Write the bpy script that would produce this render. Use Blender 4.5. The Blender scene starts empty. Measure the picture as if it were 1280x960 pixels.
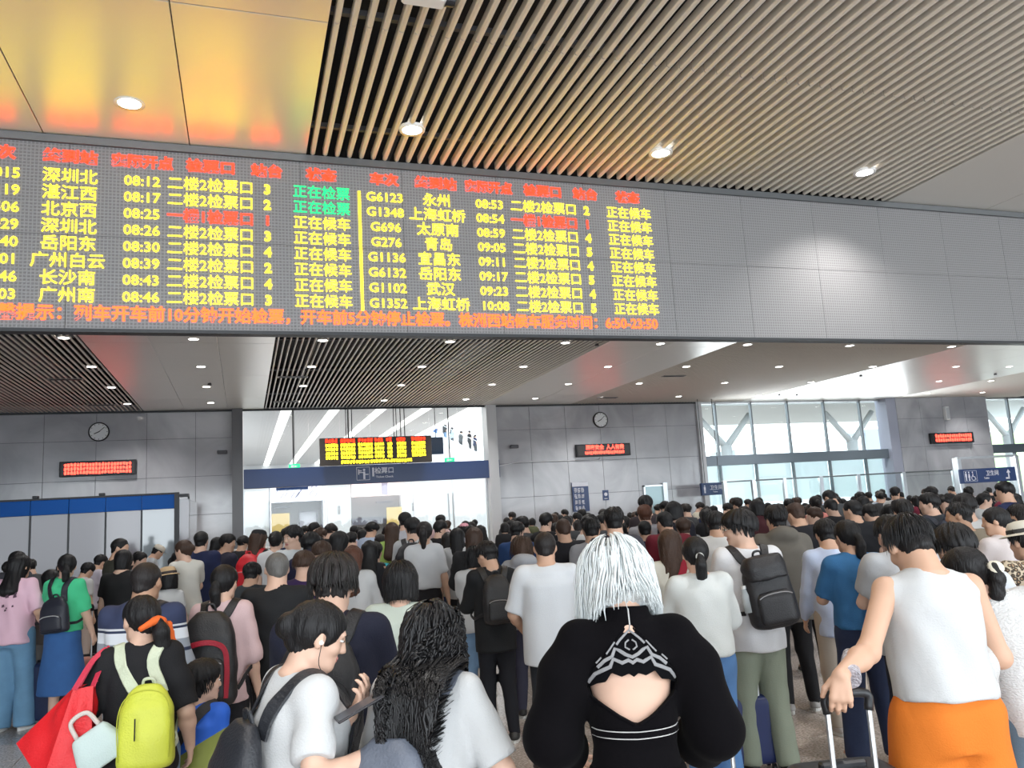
import bpy, math, random
import numpy as np
from mathutils import Matrix, Vector
random.seed(7)
rng = np.random.default_rng(7)
scene = bpy.context.scene
col = scene.collection

# ---------------------------------------------------------------- camera
FPX = 1006.0
def _n(v): return v / np.linalg.norm(v)
CX = _n(np.array([3010.0, -22.0, FPX]))          # world X, Y, Z seen from the camera (right, down, forward)
CY = _n(np.array([-335.0, 177.0, FPX])); CY = _n(CY - CX * (CX @ CY))
CZ = np.cross(CX, CY)
if CZ[1] > 0: CZ = -CZ
CAMH = 1.82
cam_d = bpy.data.cameras.new('camera'); cam = bpy.data.objects.new('camera', cam_d); col.objects.link(cam)
cam_d.sensor_width = 36; cam_d.lens = FPX / 1280 * 36; cam_d.clip_end = 400; cam_d.clip_start = 0.05
cam.matrix_world = Matrix(((CX[0], -CX[1], -CX[2], 0), (CY[0], -CY[1], -CY[2], 0), (CZ[0], -CZ[1], -CZ[2], CAMH), (0, 0, 0, 1)))
scene.camera = cam
def ray(px, py):
    r = np.array([(px - 640) / FPX, (py - 480) / FPX, 1.0]); return np.array([r @ CX, r @ CY, r @ CZ])
def onz(px, py, z): r = ray(px, py); t = (z - CAMH) / r[2]; return r[0]*t, r[1]*t, z
def ony(px, py, y): r = ray(px, py); t = y / r[1]; return r[0]*t, y, CAMH + r[2]*t
_fw = _n(np.array([CX[2], CY[2], 0.0]))            # horizontal forward of the camera
YAW = math.atan2(-_fw[0], _fw[1])                  # rotation about z that looks away from the camera
def at(px, py, d):                                 # the point seen at a pixel, d metres ahead
    r = ray(px, py); t = d / (r @ _fw); return np.array([r[0]*t, r[1]*t, CAMH + r[2]*t])

# ---------------------------------------------------------------- world, exposure, large lights
scene.view_settings.view_transform = 'Standard'; scene.view_settings.look = 'None'
scene.view_settings.gamma = 1; scene.view_settings.use_curve_mapping = False
scene.view_settings.exposure = 0.42
w = bpy.data.worlds.new('sky'); scene.world = w; w.use_nodes = True
w.node_tree.nodes['Background'].inputs[0].default_value = (0.86, 0.94, 1.0, 1)
w.node_tree.nodes['Background'].inputs[1].default_value = 3.2
scene.cycles.max_bounces = 6; scene.cycles.diffuse_bounces = 3; scene.cycles.glossy_bounces = 3
scene.cycles.transparent_max_bounces = 12; scene.cycles.transmission_bounces = 4
scene.cycles.caustics_reflective = False; scene.cycles.caustics_refractive = False
scene.cycles.sample_clamp_indirect = 6
scene.cycles.use_denoising = True
def area(name, loc, rot, sx, sy, power, color=(1, 1, 1)):
    l = bpy.data.lights.new(name, 'AREA'); l.shape = 'RECTANGLE'; l.size = sx; l.size_y = sy
    l.energy = power; l.color = color
    o = bpy.data.objects.new(name, l); col.objects.link(o); o.location = loc; o.rotation_euler = rot; return o
# daylight coming in through the glazed hall front behind the photographer and through the glazing ahead on the right
area('daylight_front_glazing', (4, -7.6, 2.7), (math.radians(90), 0, 0), 22, 4.4, 700, (0.88, 0.95, 1.0))
area('daylight_right_glazing', (20, 24.6, 3.6), (math.radians(-90), 0, 0), 9, 2.6, 260, (0.88, 0.95, 1.0))
area('concourse_fill_light', (3.9, 33, 5.3), (0, 0, 0), 12, 14, 700, (1, 1, 1))  # added fill lamp without a fixture, brightens the concourse behind the gate
area('daylight_gate_glazing', (3.9, 24.7, 2.2), (math.radians(-90), 0, 0), 7, 3.6, 70, (0.95, 0.97, 1.0))

# ---------------------------------------------------------------- tools
MATS = {}
def mat(name, c, rough=0.6, metal=0.0, bump=0.0, bscale=60.0, stretch=None, vary=0.0, spec=0.5, emit=None, estr=0, alpha=1.0,
        sheen=0.0, coat=0.0, sss=0.0, vscale=None, trans=0.0):
    if name in MATS: return MATS[name]
    m = bpy.data.materials.new(name); m.use_nodes = True; nt = m.node_tree; N = nt.nodes; L = nt.links
    b = N['Principled BSDF']; c = tuple(c) + (1,)
    b.inputs['Base Color'].default_value = c; b.inputs['Roughness'].default_value = rough; b.inputs['Metallic'].default_value = metal
    b.inputs['Specular IOR Level'].default_value = spec
    if emit is not None:
        b.inputs['Emission Color'].default_value = tuple(emit) + (1,); b.inputs['Emission Strength'].default_value = estr
    if alpha < 1: b.inputs['Alpha'].default_value = alpha
    if sheen: b.inputs['Sheen Weight'].default_value = sheen
    if coat: b.inputs['Coat Weight'].default_value = coat
    if trans: b.inputs['Transmission Weight'].default_value = trans
    if sss:
        b.inputs['Subsurface Weight'].default_value = sss; b.inputs['Subsurface Radius'].default_value = (0.012, 0.005, 0.003)
        b.inputs['Subsurface Scale'].default_value = 1.0
    if bump or vary:
        tc = N.new('ShaderNodeTexCoord'); mp = N.new('ShaderNodeMapping'); L.new(tc.outputs['Object'], mp.inputs[0])
        if stretch: mp.inputs['Scale'].default_value = stretch
        if bump:
            no = N.new('ShaderNodeTexNoise'); no.inputs['Scale'].default_value = bscale; no.inputs['Detail'].default_value = 3
            L.new(mp.outputs[0], no.inputs['Vector']); bp = N.new('ShaderNodeBump'); bp.inputs['Strength'].default_value = bump
            bp.inputs['Distance'].default_value = 0.01
            L.new(no.outputs['Fac'], bp.inputs['Height']); L.new(bp.outputs[0], b.inputs['Normal'])
        if vary:
            n2 = N.new('ShaderNodeTexNoise'); n2.inputs['Scale'].default_value = vscale or bscale * 0.3; n2.inputs['Detail'].default_value = 4
            L.new(mp.outputs[0], n2.inputs['Vector'])
            mx = N.new('ShaderNodeMix'); mx.data_type = 'RGBA'; mx.inputs[6].default_value = tuple(max(0, v * (1 - vary)) for v in c[:3]) + (1,)
            mx.inputs[7].default_value = tuple(min(1, v * (1 + vary)) for v in c[:3]) + (1,)
            L.new(n2.outputs['Fac'], mx.inputs[0]); L.new(mx.outputs[2], b.inputs['Base Color'])
    MATS[name] = m; return m

class MB:
    def __init__(s): s.v = []; s.f = []
    def add(s, v, f):
        n = len(s.v); s.v += [tuple(p) for p in v]; s.f += [tuple(i + n for i in q) for q in f]; return s
    def box(s, x0, x1, y0, y1, z0, z1):
        return s.add([(x0,y0,z0),(x1,y0,z0),(x1,y1,z0),(x0,y1,z0),(x0,y0,z1),(x1,y0,z1),(x1,y1,z1),(x0,y1,z1)],
                     [(0,3,2,1),(4,5,6,7),(0,1,5,4),(1,2,6,5),(2,3,7,6),(3,0,4,7)])
    def bbox(s, x0, x1, y0, y1, z0, z1, b):            # box with chamfered edges
        X, Y, Z = (x0, x1), (y0, y1), (z0, z1); v = []; idx = {}
        for i in (0,1):
            for j in (0,1):
                for k in (0,1):
                    sx, sy, sz = (1-2*i)*b, (1-2*j)*b, (1-2*k)*b
                    for a, p in (('x', (X[i], Y[j]+sy, Z[k]+sz)), ('y', (X[i]+sx, Y[j], Z[k]+sz)), ('z', (X[i]+sx, Y[j]+sy, Z[k]))):
                        idx[(i,j,k,a)] = len(v); v.append(p)
        f = []
        for i in (0,1): f.append([idx[(i,0,0,'x')], idx[(i,1,0,'x')], idx[(i,1,1,'x')], idx[(i,0,1,'x')]][::(-1 if i == 0 else 1)])
        for j in (0,1): f.append([idx[(0,j,0,'y')], idx[(0,j,1,'y')], idx[(1,j,1,'y')], idx[(1,j,0,'y')]][::(-1 if j == 0 else 1)])
        for k in (0,1): f.append([idx[(0,0,k,'z')], idx[(1,0,k,'z')], idx[(1,1,k,'z')], idx[(0,1,k,'z')]][::(-1 if k == 0 else 1)])
        for i in (0,1):
            for j in (0,1): f.append([idx[(i,j,0,'x')], idx[(i,j,0,'y')], idx[(i,j,1,'y')], idx[(i,j,1,'x')]])
            for k in (0,1): f.append([idx[(i,0,k,'x')], idx[(i,0,k,'z')], idx[(i,1,k,'z')], idx[(i,1,k,'x')]])
        for j in (0,1):
            for k in (0,1): f.append([idx[(0,j,k,'y')], idx[(0,j,k,'z')], idx[(1,j,k,'z')], idx[(1,j,k,'y')]])
        for i in (0,1):
            for j in (0,1):
                for k in (0,1): f.append([idx[(i,j,k,'x')], idx[(i,j,k,'y')], idx[(i,j,k,'z')]])
        return s.add(v, f)
    def tube(s, pts, r, n=8, caps=True):
        pts = [np.array(p, float) for p in pts]; rs = r if hasattr(r, '__len__') else [r]*len(pts); v = []; f = []
        up = None
        for i, p in enumerate(pts):
            t = pts[min(i+1, len(pts)-1)] - pts[max(i-1, 0)]; t = t / (np.linalg.norm(t) + 1e-9)
            if up is None:
                up = np.array([0,0,1.0]) if abs(t[2]) < 0.9 else np.array([1.0,0,0])
            a = np.cross(t, up); a /= np.linalg.norm(a) + 1e-9; b = np.cross(a, t); up = b
            for k in range(n):
                th = 2*math.pi*k/n; v.append(p + rs[i]*(math.cos(th)*a + math.sin(th)*b))
        for i in range(len(pts)-1):
            for k in range(n): k2 = (k+1) % n; f.append((i*n+k, i*n+k2, (i+1)*n+k2, (i+1)*n+k))
        if caps: f.append(tuple(range(n))[::-1]); f.append(tuple((len(pts)-1)*n + k for k in range(n)))
        return s.add(v, f)
    def ribbon(s, pts, nrm, wd, th):                   # flat strap along a path; nrm = outward normal at each point
        pts = [np.array(p, float) for p in pts]; v = []; f = []
        for i, p in enumerate(pts):
            t = pts[min(i+1, len(pts)-1)] - pts[max(i-1, 0)]; t /= np.linalg.norm(t) + 1e-9
            nn = np.array(nrm[i], float); nn = nn - t*(nn @ t); nn /= np.linalg.norm(nn) + 1e-9
            b = np.cross(t, nn); w_ = wd[i] if hasattr(wd, '__len__') else wd
            for (a, c) in ((-1,0),(-0.8,1),(0.8,1),(1,0),(0.8,-.6),(-.8,-.6)): v.append(p + b*w_*0.5*a + nn*th*0.5*c)
        n = 6
        for i in range(len(pts)-1):
            for k in range(n): k2 = (k+1) % n; f.append((i*n+k, i*n+k2, (i+1)*n+k2, (i+1)*n+k))
        f.append(tuple(range(n))[::-1]); f.append(tuple((len(pts)-1)*n + k for k in range(n)))
        return s.add(v, f)
    def disc(s, c, r, ax, th, n=24, r2=None):          # a short cylinder with its axis along ax
        c = np.array(c, float); ax = _n(np.array(ax, float)); return s.tube([c - ax*th/2, c + ax*th/2], [r, r2 or r], n)
    def build(s, name, m, parent=None, smooth=False):
        me = bpy.data.meshes.new(name); me.from_pydata(s.v, [], s.f); me.update()
        if m: me.materials.append(m)
        if smooth: me.polygons.foreach_set('use_smooth', [True]*len(me.polygons))
        return link(name, me, parent)
def link(name, me, parent=None):
    o = bpy.data.objects.new(name, me); col.objects.link(o)
    if parent is not None: o.parent = parent
    return o
def empty(name, loc=(0,0,0), rz=0):
    o = bpy.data.objects.new(name, None); col.objects.link(o); o.location = tuple(float(v) for v in loc); o.rotation_euler[2] = rz
    o.empty_display_size = 0.1; return o
def tag(o, label, cat, group=None):
    o['label'] = label; o['category'] = cat
    if group: o['group'] = group
    return o
def struct(o): o['kind'] = 'structure'; return o
def stuff(o): o['kind'] = 'stuff'; return o
def text_mesh(name, s, size, m, parent, loc, bold=0.0, align='CENTER', depth=0.004, sx=1.0, rot=(math.pi/2,0,0)):
    cu = bpy.data.curves.new(name, 'FONT'); cu.body = s; cu.size = size; cu.align_x = align; cu.align_y = 'CENTER'
    cu.offset = bold; cu.extrude = depth/2; cu.resolution_u = 2
    o = bpy.data.objects.new(name, cu); col.objects.link(o)
    dg = bpy.context.evaluated_depsgraph_get(); me = bpy.data.meshes.new_from_object(o.evaluated_get(dg))
    bpy.data.objects.remove(o); bpy.data.curves.remove(cu)
    me.materials.clear(); me.materials.append(m)
    r = link(name, me, parent); r.location = loc; r.rotation_euler = rot; r.scale = (sx, 1, 1); return r
def glyph_rows(name, x0, x1, z0, z1, y, rows, m, parent, seed=0, aspect=0.9, fill=1.0):   # lit characters too small to be read
    rr = random.Random(seed); b = MB(); rh = (z1 - z0) / rows
    for r in range(rows):
        h = rh*0.8; cw = h*aspect; x = x0
        while x < x1 - cw*0.5:
            zz = z1 - (r+1)*rh + rh*0.1
            for k in range(3): 
                z = zz + h*(k+0.5)/3 + rr.uniform(-.1,.1)*h
                a = rr.uniform(0, .3); e = rr.uniform(.6, .9); b.box(x+cw*a, x+cw*e, y-.002, y, z-h*.075*fill, z+h*.075*fill)
            for k in range(2):
                xx = x + cw*(0.22+0.4*k) + rr.uniform(-.08,.08)*cw; b.box(xx-h*.07*fill, xx+h*.07*fill, y-.002, y, zz+h*rr.uniform(0,.3), zz+h*rr.uniform(.65,1))
            x += cw
    return b.build(name, m, parent)

# ---------------------------------------------------------------- structure
ZC = 5.22; YB = 7.335; YW = 25.0
def panel_mat(name, c, rough, metal, wave=0.0):
    m = mat(name, c, rough, metal, bump=wave, bscale=0.8, stretch=(1, 2.2, 1)); return m
m_ceil = panel_mat('lacquered_ceiling_panel', (0.70, 0.67, 0.62), 0.34, 0.5, 0.08)
m_slat = mat('cream_aluminium_slat', (0.68, 0.64, 0.58), 0.42, 0.1)
m_void = mat('black_ceiling_void', (0.012, 0.012, 0.014), 0.9)
m_dark = mat('dark_metal', (0.02, 0.021, 0.024), 0.4, 0.3)
m_steel = mat('brushed_steel', (0.62, 0.64, 0.66), 0.28, 0.9)
m_white = mat('white_enamel', (0.8, 0.8, 0.8), 0.35)
m_navy = mat('navy_sign_band', (0.018, 0.045, 0.15), 0.3)
m_lamp = mat('lit_lamp', (1, 1, 1), 0.5, emit=(1.0, 0.95, 0.86), estr=9)

def marble(name, c1, c2, rough):
    m = bpy.data.materials.new(name); m.use_nodes = True; nt = m.node_tree; N = nt.nodes; L = nt.links; b = N['Principled BSDF']
    tc = N.new('ShaderNodeTexCoord'); mp = N.new('ShaderNodeMapping'); mp.inputs['Rotation'].default_value = (0, .6, .3); L.new(tc.outputs['Object'], mp.inputs[0])
    n1 = N.new('ShaderNodeTexNoise'); n1.inputs['Scale'].default_value = 0.55; n1.inputs['Detail'].default_value = 8; n1.inputs['Distortion'].default_value = 1.6
    L.new(mp.outputs[0], n1.inputs['Vector']); r = N.new('ShaderNodeValToRGB'); r.color_ramp.elements[0].position = .35; r.color_ramp.elements[1].position = .7
    r.color_ramp.elements[0].color = c1 + (1,); r.color_ramp.elements[1].color = c2 + (1,)
    L.new(n1.outputs['Fac'], r.inputs[0]); L.new(r.outputs[0], b.inputs['Base Color']); b.inputs['Roughness'].default_value = rough
    b.inputs['Specular IOR Level'].default_value = 0.8; return m
m_wall = marble('polished_grey_marble', (0.36, 0.365, 0.395), (0.50, 0.505, 0.54), 0.13)

# floor: base slab and polished granite tiles
m_floor = bpy.data.materials.new('polished_speckled_granite'); m_floor.use_nodes = True
_N = m_floor.node_tree.nodes; _L = m_floor.node_tree.links; _b = _N['Principled BSDF']; _tc = _N.new('ShaderNodeTexCoord')
_n1 = _N.new('ShaderNodeTexNoise'); _n1.inputs['Scale'].default_value = 55; _n1.inputs['Detail'].default_value = 5; _L.new(_tc.outputs['Object'], _n1.inputs['Vector'])
_n2 = _N.new('ShaderNodeTexNoise'); _n2.inputs['Scale'].default_value = 0.35; _L.new(_tc.outputs['Object'], _n2.inputs['Vector'])
_r = _N.new('ShaderNodeValToRGB'); _r.color_ramp.elements[0].position = .38; _r.color_ramp.elements[1].position = .62
_r.color_ramp.elements[0].color = (0.32, 0.275, 0.25, 1); _r.color_ramp.elements[1].color = (0.56, 0.51, 0.47, 1); _L.new(_n1.outputs['Fac'], _r.inputs[0])
_L.new(_r.outputs[0], _b.inputs['Base Color']); _b.inputs['Roughness'].default_value = 0.16; _b.inputs['Specular IOR Level'].default_value = 0.6
fl = struct(MB().box(-16, 46, -8, 60, -0.25, -0.012).build('floor', mat('floor_joint', (0.16, 0.15, 0.14), 0.8)))
tile = None
T = 0.9
for i in range(-5, 11):
    for j in range(1, 19):
        if tile is None:
            tile = MB().bbox(0.003, T-0.003, 0.003, T-0.003, -0.012, 0.0, 0.002).build('tile', m_floor, fl); tile.location = (i*T, j*T, 0)
        else:
            t = tile.copy(); col.objects.link(t); t.location = (i*T, j*T, 0)
b = MB(); b.box(-16, -5*T-.002, -8, 60, -.012, 0); b.box(11*T+.002, 46, -8, 60, -.012, 0); b.box(-5*T, 11*T, 19*T+.002, 60, -.012, 0); b.box(-5*T, 11*T, -8, T-.002, -.012, 0)
b.build('outer_paving', m_floor, fl)

# ceiling: glossy lacquered panels, slatted bays and the black void above
ceil = struct(MB().box(-16, 46, -8, 25.2, ZC+1.3, ZC+1.4).build('ceiling', m_void))
PLAIN = [(-2.7, 0.58), (7.38, 10.5), (17.2, 23.85)]
SLATB = [(-9.5, -2.7), (0.58, 7.38), (10.5, 17.2), (23.85, 30.6)]
YJ = [-7.9, -1.8, 1.7, 5.2, 8.7, 12.2, 15.7, 19.2, 22.7, 25.0]
def cpanel(x0, x1, y0, y1): return MB().bbox(x0+.004, x1-.004, y0+.004, y1-.004, ZC, ZC+.03, .003).build('panel', m_ceil, ceil)
for (x0, x1) in PLAIN:
    xs = [x0, -0.44, x1] if x0 < 0 else ([x0, x0+1.56, x1] if x1 < 12 else [x0, x0+1.66, x0+3.32, x0+4.99, x1])
    if x0 < 0: xs = [x0, -1.6, -0.44, x1]
    for a in range(len(xs)-1):
        for k in range(len(YJ)-1):
            cpanel(xs[a], xs[a+1], YJ[k], YJ[k+1])
b = MB()
for (x0, x1) in PLAIN + [(-16, -9.5), (30.6, 46)]:
    b.box(x0, x0+.02, -8, 25, ZC+.03, ZC+1.3); b.box(x1-.02, x1, -8, 25, ZC+.03, ZC+1.3)
b.box(-16, -9.5, -8, 25, ZC, ZC+.03); b.box(30.6, 46, -8, 25, ZC, ZC+.03)
b.build('bay_side', mat('dark_bay_edge', (0.05,0.05,0.05), .7), ceil)
PITCH = 0.1133
def slat_mb(y0, y1, w=0.042, hh=.075):                          # rounded baffle, open end to end
    b = MB(); prof = [(-w/2, hh), (-w/2, .014), (-w/2+.008, .004), (-w/2+.018, 0), (w/2-.018, 0), (w/2-.008, .004), (w/2, .014), (w/2, hh)]
    n = len(prof); v = [(x, y, z) for y in (y0, y1) for x, z in prof]
    f = [(k, (k+1) % n, n+(k+1) % n, n+k) for k in range(n)] + [tuple(range(n))[::-1], tuple(range(n, 2*n))]
    return b.add(v, f)
segs = {}
for (y0, y1) in ((-1.8, 5.195), (5.205, YB-.02)):
    s = slat_mb(y0, y1).build('slat', m_slat, ceil); s.location = (0.58 + PITCH*0.5, 0, ZC); segs[y0] = s
    for k in range(1, 60):
        c = s.copy(); col.objects.link(c); c.location = (0.58 + PITCH*(k+0.5), 0, ZC)
b = MB()
for (x0, x1) in SLATB:
    n = int(round((x1-x0)/PITCH))
    for k in range(n):
        x = x0 + PITCH*(k+.5)
        if x0 != 0.58 : ya = -6
        else: ya = YB + .12
        for (p, q) in ((ya, 15.695), (15.705, 24.98)):
            q2 = slat_mb(p, q, 0.034, .036); b.add([(v[0]+x, v[1], v[2]+ZC) for v in q2.v], q2.f)
stuff(b.build('far_slat', m_slat, ceil))
b = MB()                                               # carriers, pipes and ducts seen between the slats
for (x0, x1) in SLATB:
    for y in (-.6, 2.0, 5.2, 6.9, 9.5, 12, 15.7, 19, 22.6): b.box(x0, x1, y-.02, y+.02, ZC+.076, ZC+.12)
    b.tube([(x0+1, -8, ZC+.7), (x0+1, 25, ZC+.7)], .06); b.tube([(x0+3.4, -8, ZC+.55), (x0+3.4, 25, ZC+.55)], .04)
    b.box(x0+4.6, x0+5.3, -8, 25, ZC+.6, ZC+.9)
b.build('carrier', mat('galvanised_carrier', (0.10,0.10,0.11), .6, .3), ceil)

# walls
def wall_panels(name, x0, x1, nx, zs, y=YW, th=.25):
    wl = struct(MB().box(x0, x1, y+.03, y+th, 0, ZC+1.3).build(name, mat('wall_core', (0.08,0.08,0.085), .8)))
    dx = (x1-x0)/nx
    for i in range(nx):
        for k in range(len(zs)-1):
            MB().bbox(x0+i*dx+.004, x0+(i+1)*dx-.004, y, y+.03, zs[k]+.004, zs[k+1]-.004, .003).build('wall_panel', m_wall, wl)
    return wl
ZS = [0, 1.1, 2.2, 3.3, 4.4, ZC+.2]
wall_panels('wall_left', -14.3, -.02, 11, ZS)
wall_panels('wall_middle', 7.73, 15.36, 6, ZS)
wall_panels('wall_right', 24.0, 28.6, 4, ZS, y=24.7, th=.6)
wl = wall_panels('wall_far_right', 41, 46, 3, ZS)
b = MB(); b.box(-.32, -.02, 24.72, 25.0, 0, ZC); b.build('trim_1', mat('dark_wall_reveal', (.10,.10,.11), .3)); struct(bpy.data.objects['trim_1'])
b = MB(); b.box(7.45, 7.78, 24.75, 25.3, 0, ZC+.3); struct(b.build('trim_2', mat('pale_reveal', (.55,.56,.58), .3)))
b = MB(); b.box(15.3, 15.5, 24.9, 25.3, 0, ZC+.3); struct(b.build('trim_3', MATS['pale_reveal']))
b = MB(); b.box(23.55, 24.0, 24.72, 25.3, 0, ZC+.3); struct(b.build('trim_4', mat('lavender_reveal', (.36,.38,.47), .3)))
wlft = struct(MB().box(-14.4, -14.3, -8, 25, 0, ZC+1.3).build('wall_side_left', m_wall))
wrt = struct(MB().box(44, 44.1, -8, 25, 0, ZC+1.3).build('wall_side_right', m_wall))
struct(MB().box(-14.3, 44, 25.02, 25.18, ZC+.05, ZC+1.35).build('wall_header', m_void))
# slim dark joint running along the top of the wall
b = MB(); b.box(-14.3, 15.36, 24.93, 25.0, ZC-.05, ZC); struct(b.build('trim_5', m_dark))

# ---------------------------------------------------------------- downlights (rows of recessed lamps; the lamps light the hall)
XL = [-2.95, -0.85, 1.45, 3.95, 6.45, 8.7, 10.93, 13.8, 16.95, 20.0, 22.1, 24.4, 27.1]
YL = [-5.5, -2.5, 0.6, 3.6, 6.64, 9.55, 12.45, 15.38, 18.1, 20.75, 23.5]
lamp0 = None
ldat = bpy.data.lights.new('downlight_beam', 'SPOT'); ldat.energy = 185; ldat.spot_size = math.radians(125); ldat.spot_blend = 0.8
ldat.color = (1.0, 0.965, 0.92); ldat.shadow_soft_size = 0.09
rown = ['behind the camera']*4 + ['in front of the big board'] + ['behind the big board']*6
xn = {-2.95:'on left slatted bay edge', -0.85:'in left plain strip', 1.45:'at left of central slatted bay', 3.95:'in middle of central slatted bay',
      6.45:'at right of central slatted bay', 8.7:'in central plain strip', 10.93:'at left of right slatted bay', 13.8:'in middle of right slatted bay',
      16.95:'at right edge of right slatted bay', 20.0:'in right plain ceiling', 22.1:'in right plain ceiling, second column', 24.4:'on far right bay edge', 27.1:'in far right bay'}
nth = {4:'row before the board', 7:'first row below board', 8:'second row below board', 9:'third row below board', 10:'last row by wall'}
for x in XL:
    for j, y in enumerate(YL):
        if j not in nth: 
            if x in (-0.85, 3.95, 8.7, 13.8, 20.0):
                o = bpy.data.objects.new('downlight_beam', ldat); col.objects.link(o); o.location = (x, y, ZC-.05)
            continue
        if j == 4 and not (-1 < x < 7): continue
        if j == 4 and x == 3.95: pass
        if lamp0 is None:
            lamp0 = empty('downlight', (x, y, ZC)); 
            ring = MB(); 
            n = 20
            v = []; f = []
            for r_, z_ in ((.085, -.001), (.115, -.006), (.12, .02)):
                v += [(r_*math.cos(2*math.pi*k/n), r_*math.sin(2*math.pi*k/n), z_) for k in range(n)]
            for a in range(2): f += [(a*n+k, a*n+(k+1) % n, (a+1)*n+(k+1) % n, (a+1)*n+k) for k in range(n)]
            ring.add(v, f).build('trim_ring', m_white, lamp0, True)
            MB().disc((0,0,.004), .087, (0,0,1), .012, 20).build('lens', m_lamp, lamp0)
            L0 = lamp0
        else:
            L0 = empty('downlight', (x, y, ZC))
            for ch in lamp0.children: c = ch.copy(); col.objects.link(c); c.parent = L0
        tag(L0, 'round downlight ' + xn[x] + ', ' + nth[j], 'ceiling light', 'recessed downlights')
        if (XL.index(x) + j) % 2 == 0 and not (j == 4 and x == 1.45):
            o = bpy.data.objects.new('downlight_beam', ldat); col.objects.link(o); o.location = (x, y, ZC-.05)
# small dark smoke detectors
for k, (px, py) in enumerate([(1076,469), (1244,467), (974,493), (996,493), (746,430), (262,479)]):
    x, y, z = onz(px, py, ZC)
    o = MB().disc((0,0,-.02), .05, (0,0,1), .05, 12, .035).build('smoke_detector', mat('grey_plastic', (.16,.16,.17), .5)); o.location = (x, y, z)
    tag(o, ['dark detector on pale ceiling left of the red ceiling reflection', 'dark detector on the ceiling at far right', 'left one of two dark detectors over the glazing',
            'right one of two dark detectors over the glazing', 'small detector near the board on the central plain strip', 'small detector between lamps on the left plain strip'][k], 'smoke detector')
# ceiling access / air grilles in slatted bays
for k, (px, py) in enumerate([(82,474), (127,506), (366,471), (358,502), (735,418), (842,470), (759,497)]):
    x, y, z = onz(px, py, ZC)
    g = empty('air_grille', (x, y, z)); MB().box(-.35,.35,-.09,.09,-.012,0.0).build('frame', mat('grille_grey', (.30,.29,.28), .5), g)
    b = MB()
    for q in range(3): b.box(-.32,.32,-.06+q*.045,-.045+q*.045,-.018,-.012)
    b.build('louvre', m_dark, g)
    tag(g, ['long air grille in the left slatted bay, nearer one', 'long air grille in the left slatted bay, by the wall', 'air grille at left edge of the central slatted bay, nearer one',
            'air grille at left edge of the central slatted bay, by the glass', 'air grille hidden close behind the board at centre right', 'air grille in the left half of the right slatted bay', 'air grille beside the wall above the middle clock'][k], 'air grille')
# ---------------------------------------------------------------- the big departure board
m_led_y = mat('lit_led_yellow', (0,0,0), .5, emit=(1.0, .74, .013), estr=4.6)
m_led_r = mat('lit_led_red', (0,0,0), .5, emit=(1.0, .022, .006), estr=4.2)
m_led_o = mat('lit_led_orange', (0,0,0), .5, emit=(1.0, .065, .006), estr=4.2)
m_led_g = mat('lit_led_green', (0,0,0), .5, emit=(.006, .75, .16), estr=2.0)
def led_face():
    m = bpy.data.materials.new('led_module_face'); m.use_nodes = True; nt = m.node_tree; N = nt.nodes; L = nt.links; b = N['Principled BSDF']
    tc = N.new('ShaderNodeTexCoord'); sp = N.new('ShaderNodeSeparateXYZ'); L.new(tc.outputs['Object'], sp.inputs[0])
    def grid(out, s):
        a = N.new('ShaderNodeMath'); a.operation = 'MULTIPLY'; a.inputs[1].default_value = s; L.new(out, a.inputs[0])
        q = N.new('ShaderNodeMath'); q.operation = 'SINE'; L.new(a.outputs[0], q.inputs[0]); return q.outputs[0]
    gx = grid(sp.outputs[0], 2*math.pi/0.030); gz = grid(sp.outputs[2], 2*math.pi/0.030)
    mx = N.new('ShaderNodeMath'); mx.operation = 'MAXIMUM'; L.new(gx, mx.inputs[0]); L.new(gz, mx.inputs[1])
    r = N.new('ShaderNodeValToRGB'); r.color_ramp.elements[0].position = .1; r.color_ramp.elements[1].position = .9
    r.color_ramp.elements[0].color = (.15,.148,.15,1); r.color_ramp.elements[1].color = (.235,.23,.235,1); L.new(mx.outputs[0], r.inputs[0])
    L.new(r.outputs[0], b.inputs['Base Color']); b.inputs['Roughness'].default_value = .42; b.inputs['Metallic'].default_value = .0
    bp = N.new('ShaderNodeBump'); bp.inputs['Strength'].default_value = .25; bp.inputs['Distance'].default_value = .004; L.new(mx.outputs[0], bp.inputs['Height']); L.new(bp.outputs[0], b.inputs['Normal'])
    return m
m_face = led_face()
board = empty('departure_board', (0, YB, 3.52))
tag(board, 'huge hanging train departure board with yellow, red and green lettering', 'departure board')
BX0, BX1 = -6.2, 14.6; BZ0, BZ1 = 3.52, 5.20
MB().box(BX0, BX1, .03, .10, -.01, BZ1-BZ0+.03).build('cabinet', mat('board_cabinet', (.09,.095,.10), .4, .5), board)
MW = 0.96; k = 0; x = BX0
mod = None
while x < BX1 - .1:                                    # LED cabinets side by side, two rows
    for zz in (0, 1):
        hh = (BZ1-BZ0-.05)/2
        if mod is None: mod = MB().bbox(.0015, MW-.0015, 0, .03, .0015, hh-.0015, .001).build('led_module', m_face, board)
        else: mm = mod.copy(); col.objects.link(mm); mod = mm
        mod.location = (x, 0, .0 + zz*hh)
    x += MW
b = MB(); b.box(BX0-.03, BX1+.03, -.03, .03, BZ1-BZ0-.05, BZ1-BZ0+.015); b.build('top_frame', mat('board_frame_grey', (.16,.17,.18), .35, .6), board)
b = MB(); b.box(BX0-.03, BX1+.03, -.02, .10, -.03, -.0); b.build('bottom_frame', m_dark, board)
def bt(px, py): x, y, z = ony(px, py, YB); return x, z
ROW = [4.851 - k*0.150 for k in range(8)]
HD = 5.028
def word(s, x, z, m, size=.145, sx=1.0, bold=.0003): return text_mesh('lettering', s, size, m, board, (x, -.004, z-3.52), bold, 'CENTER', .004, sx)
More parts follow.
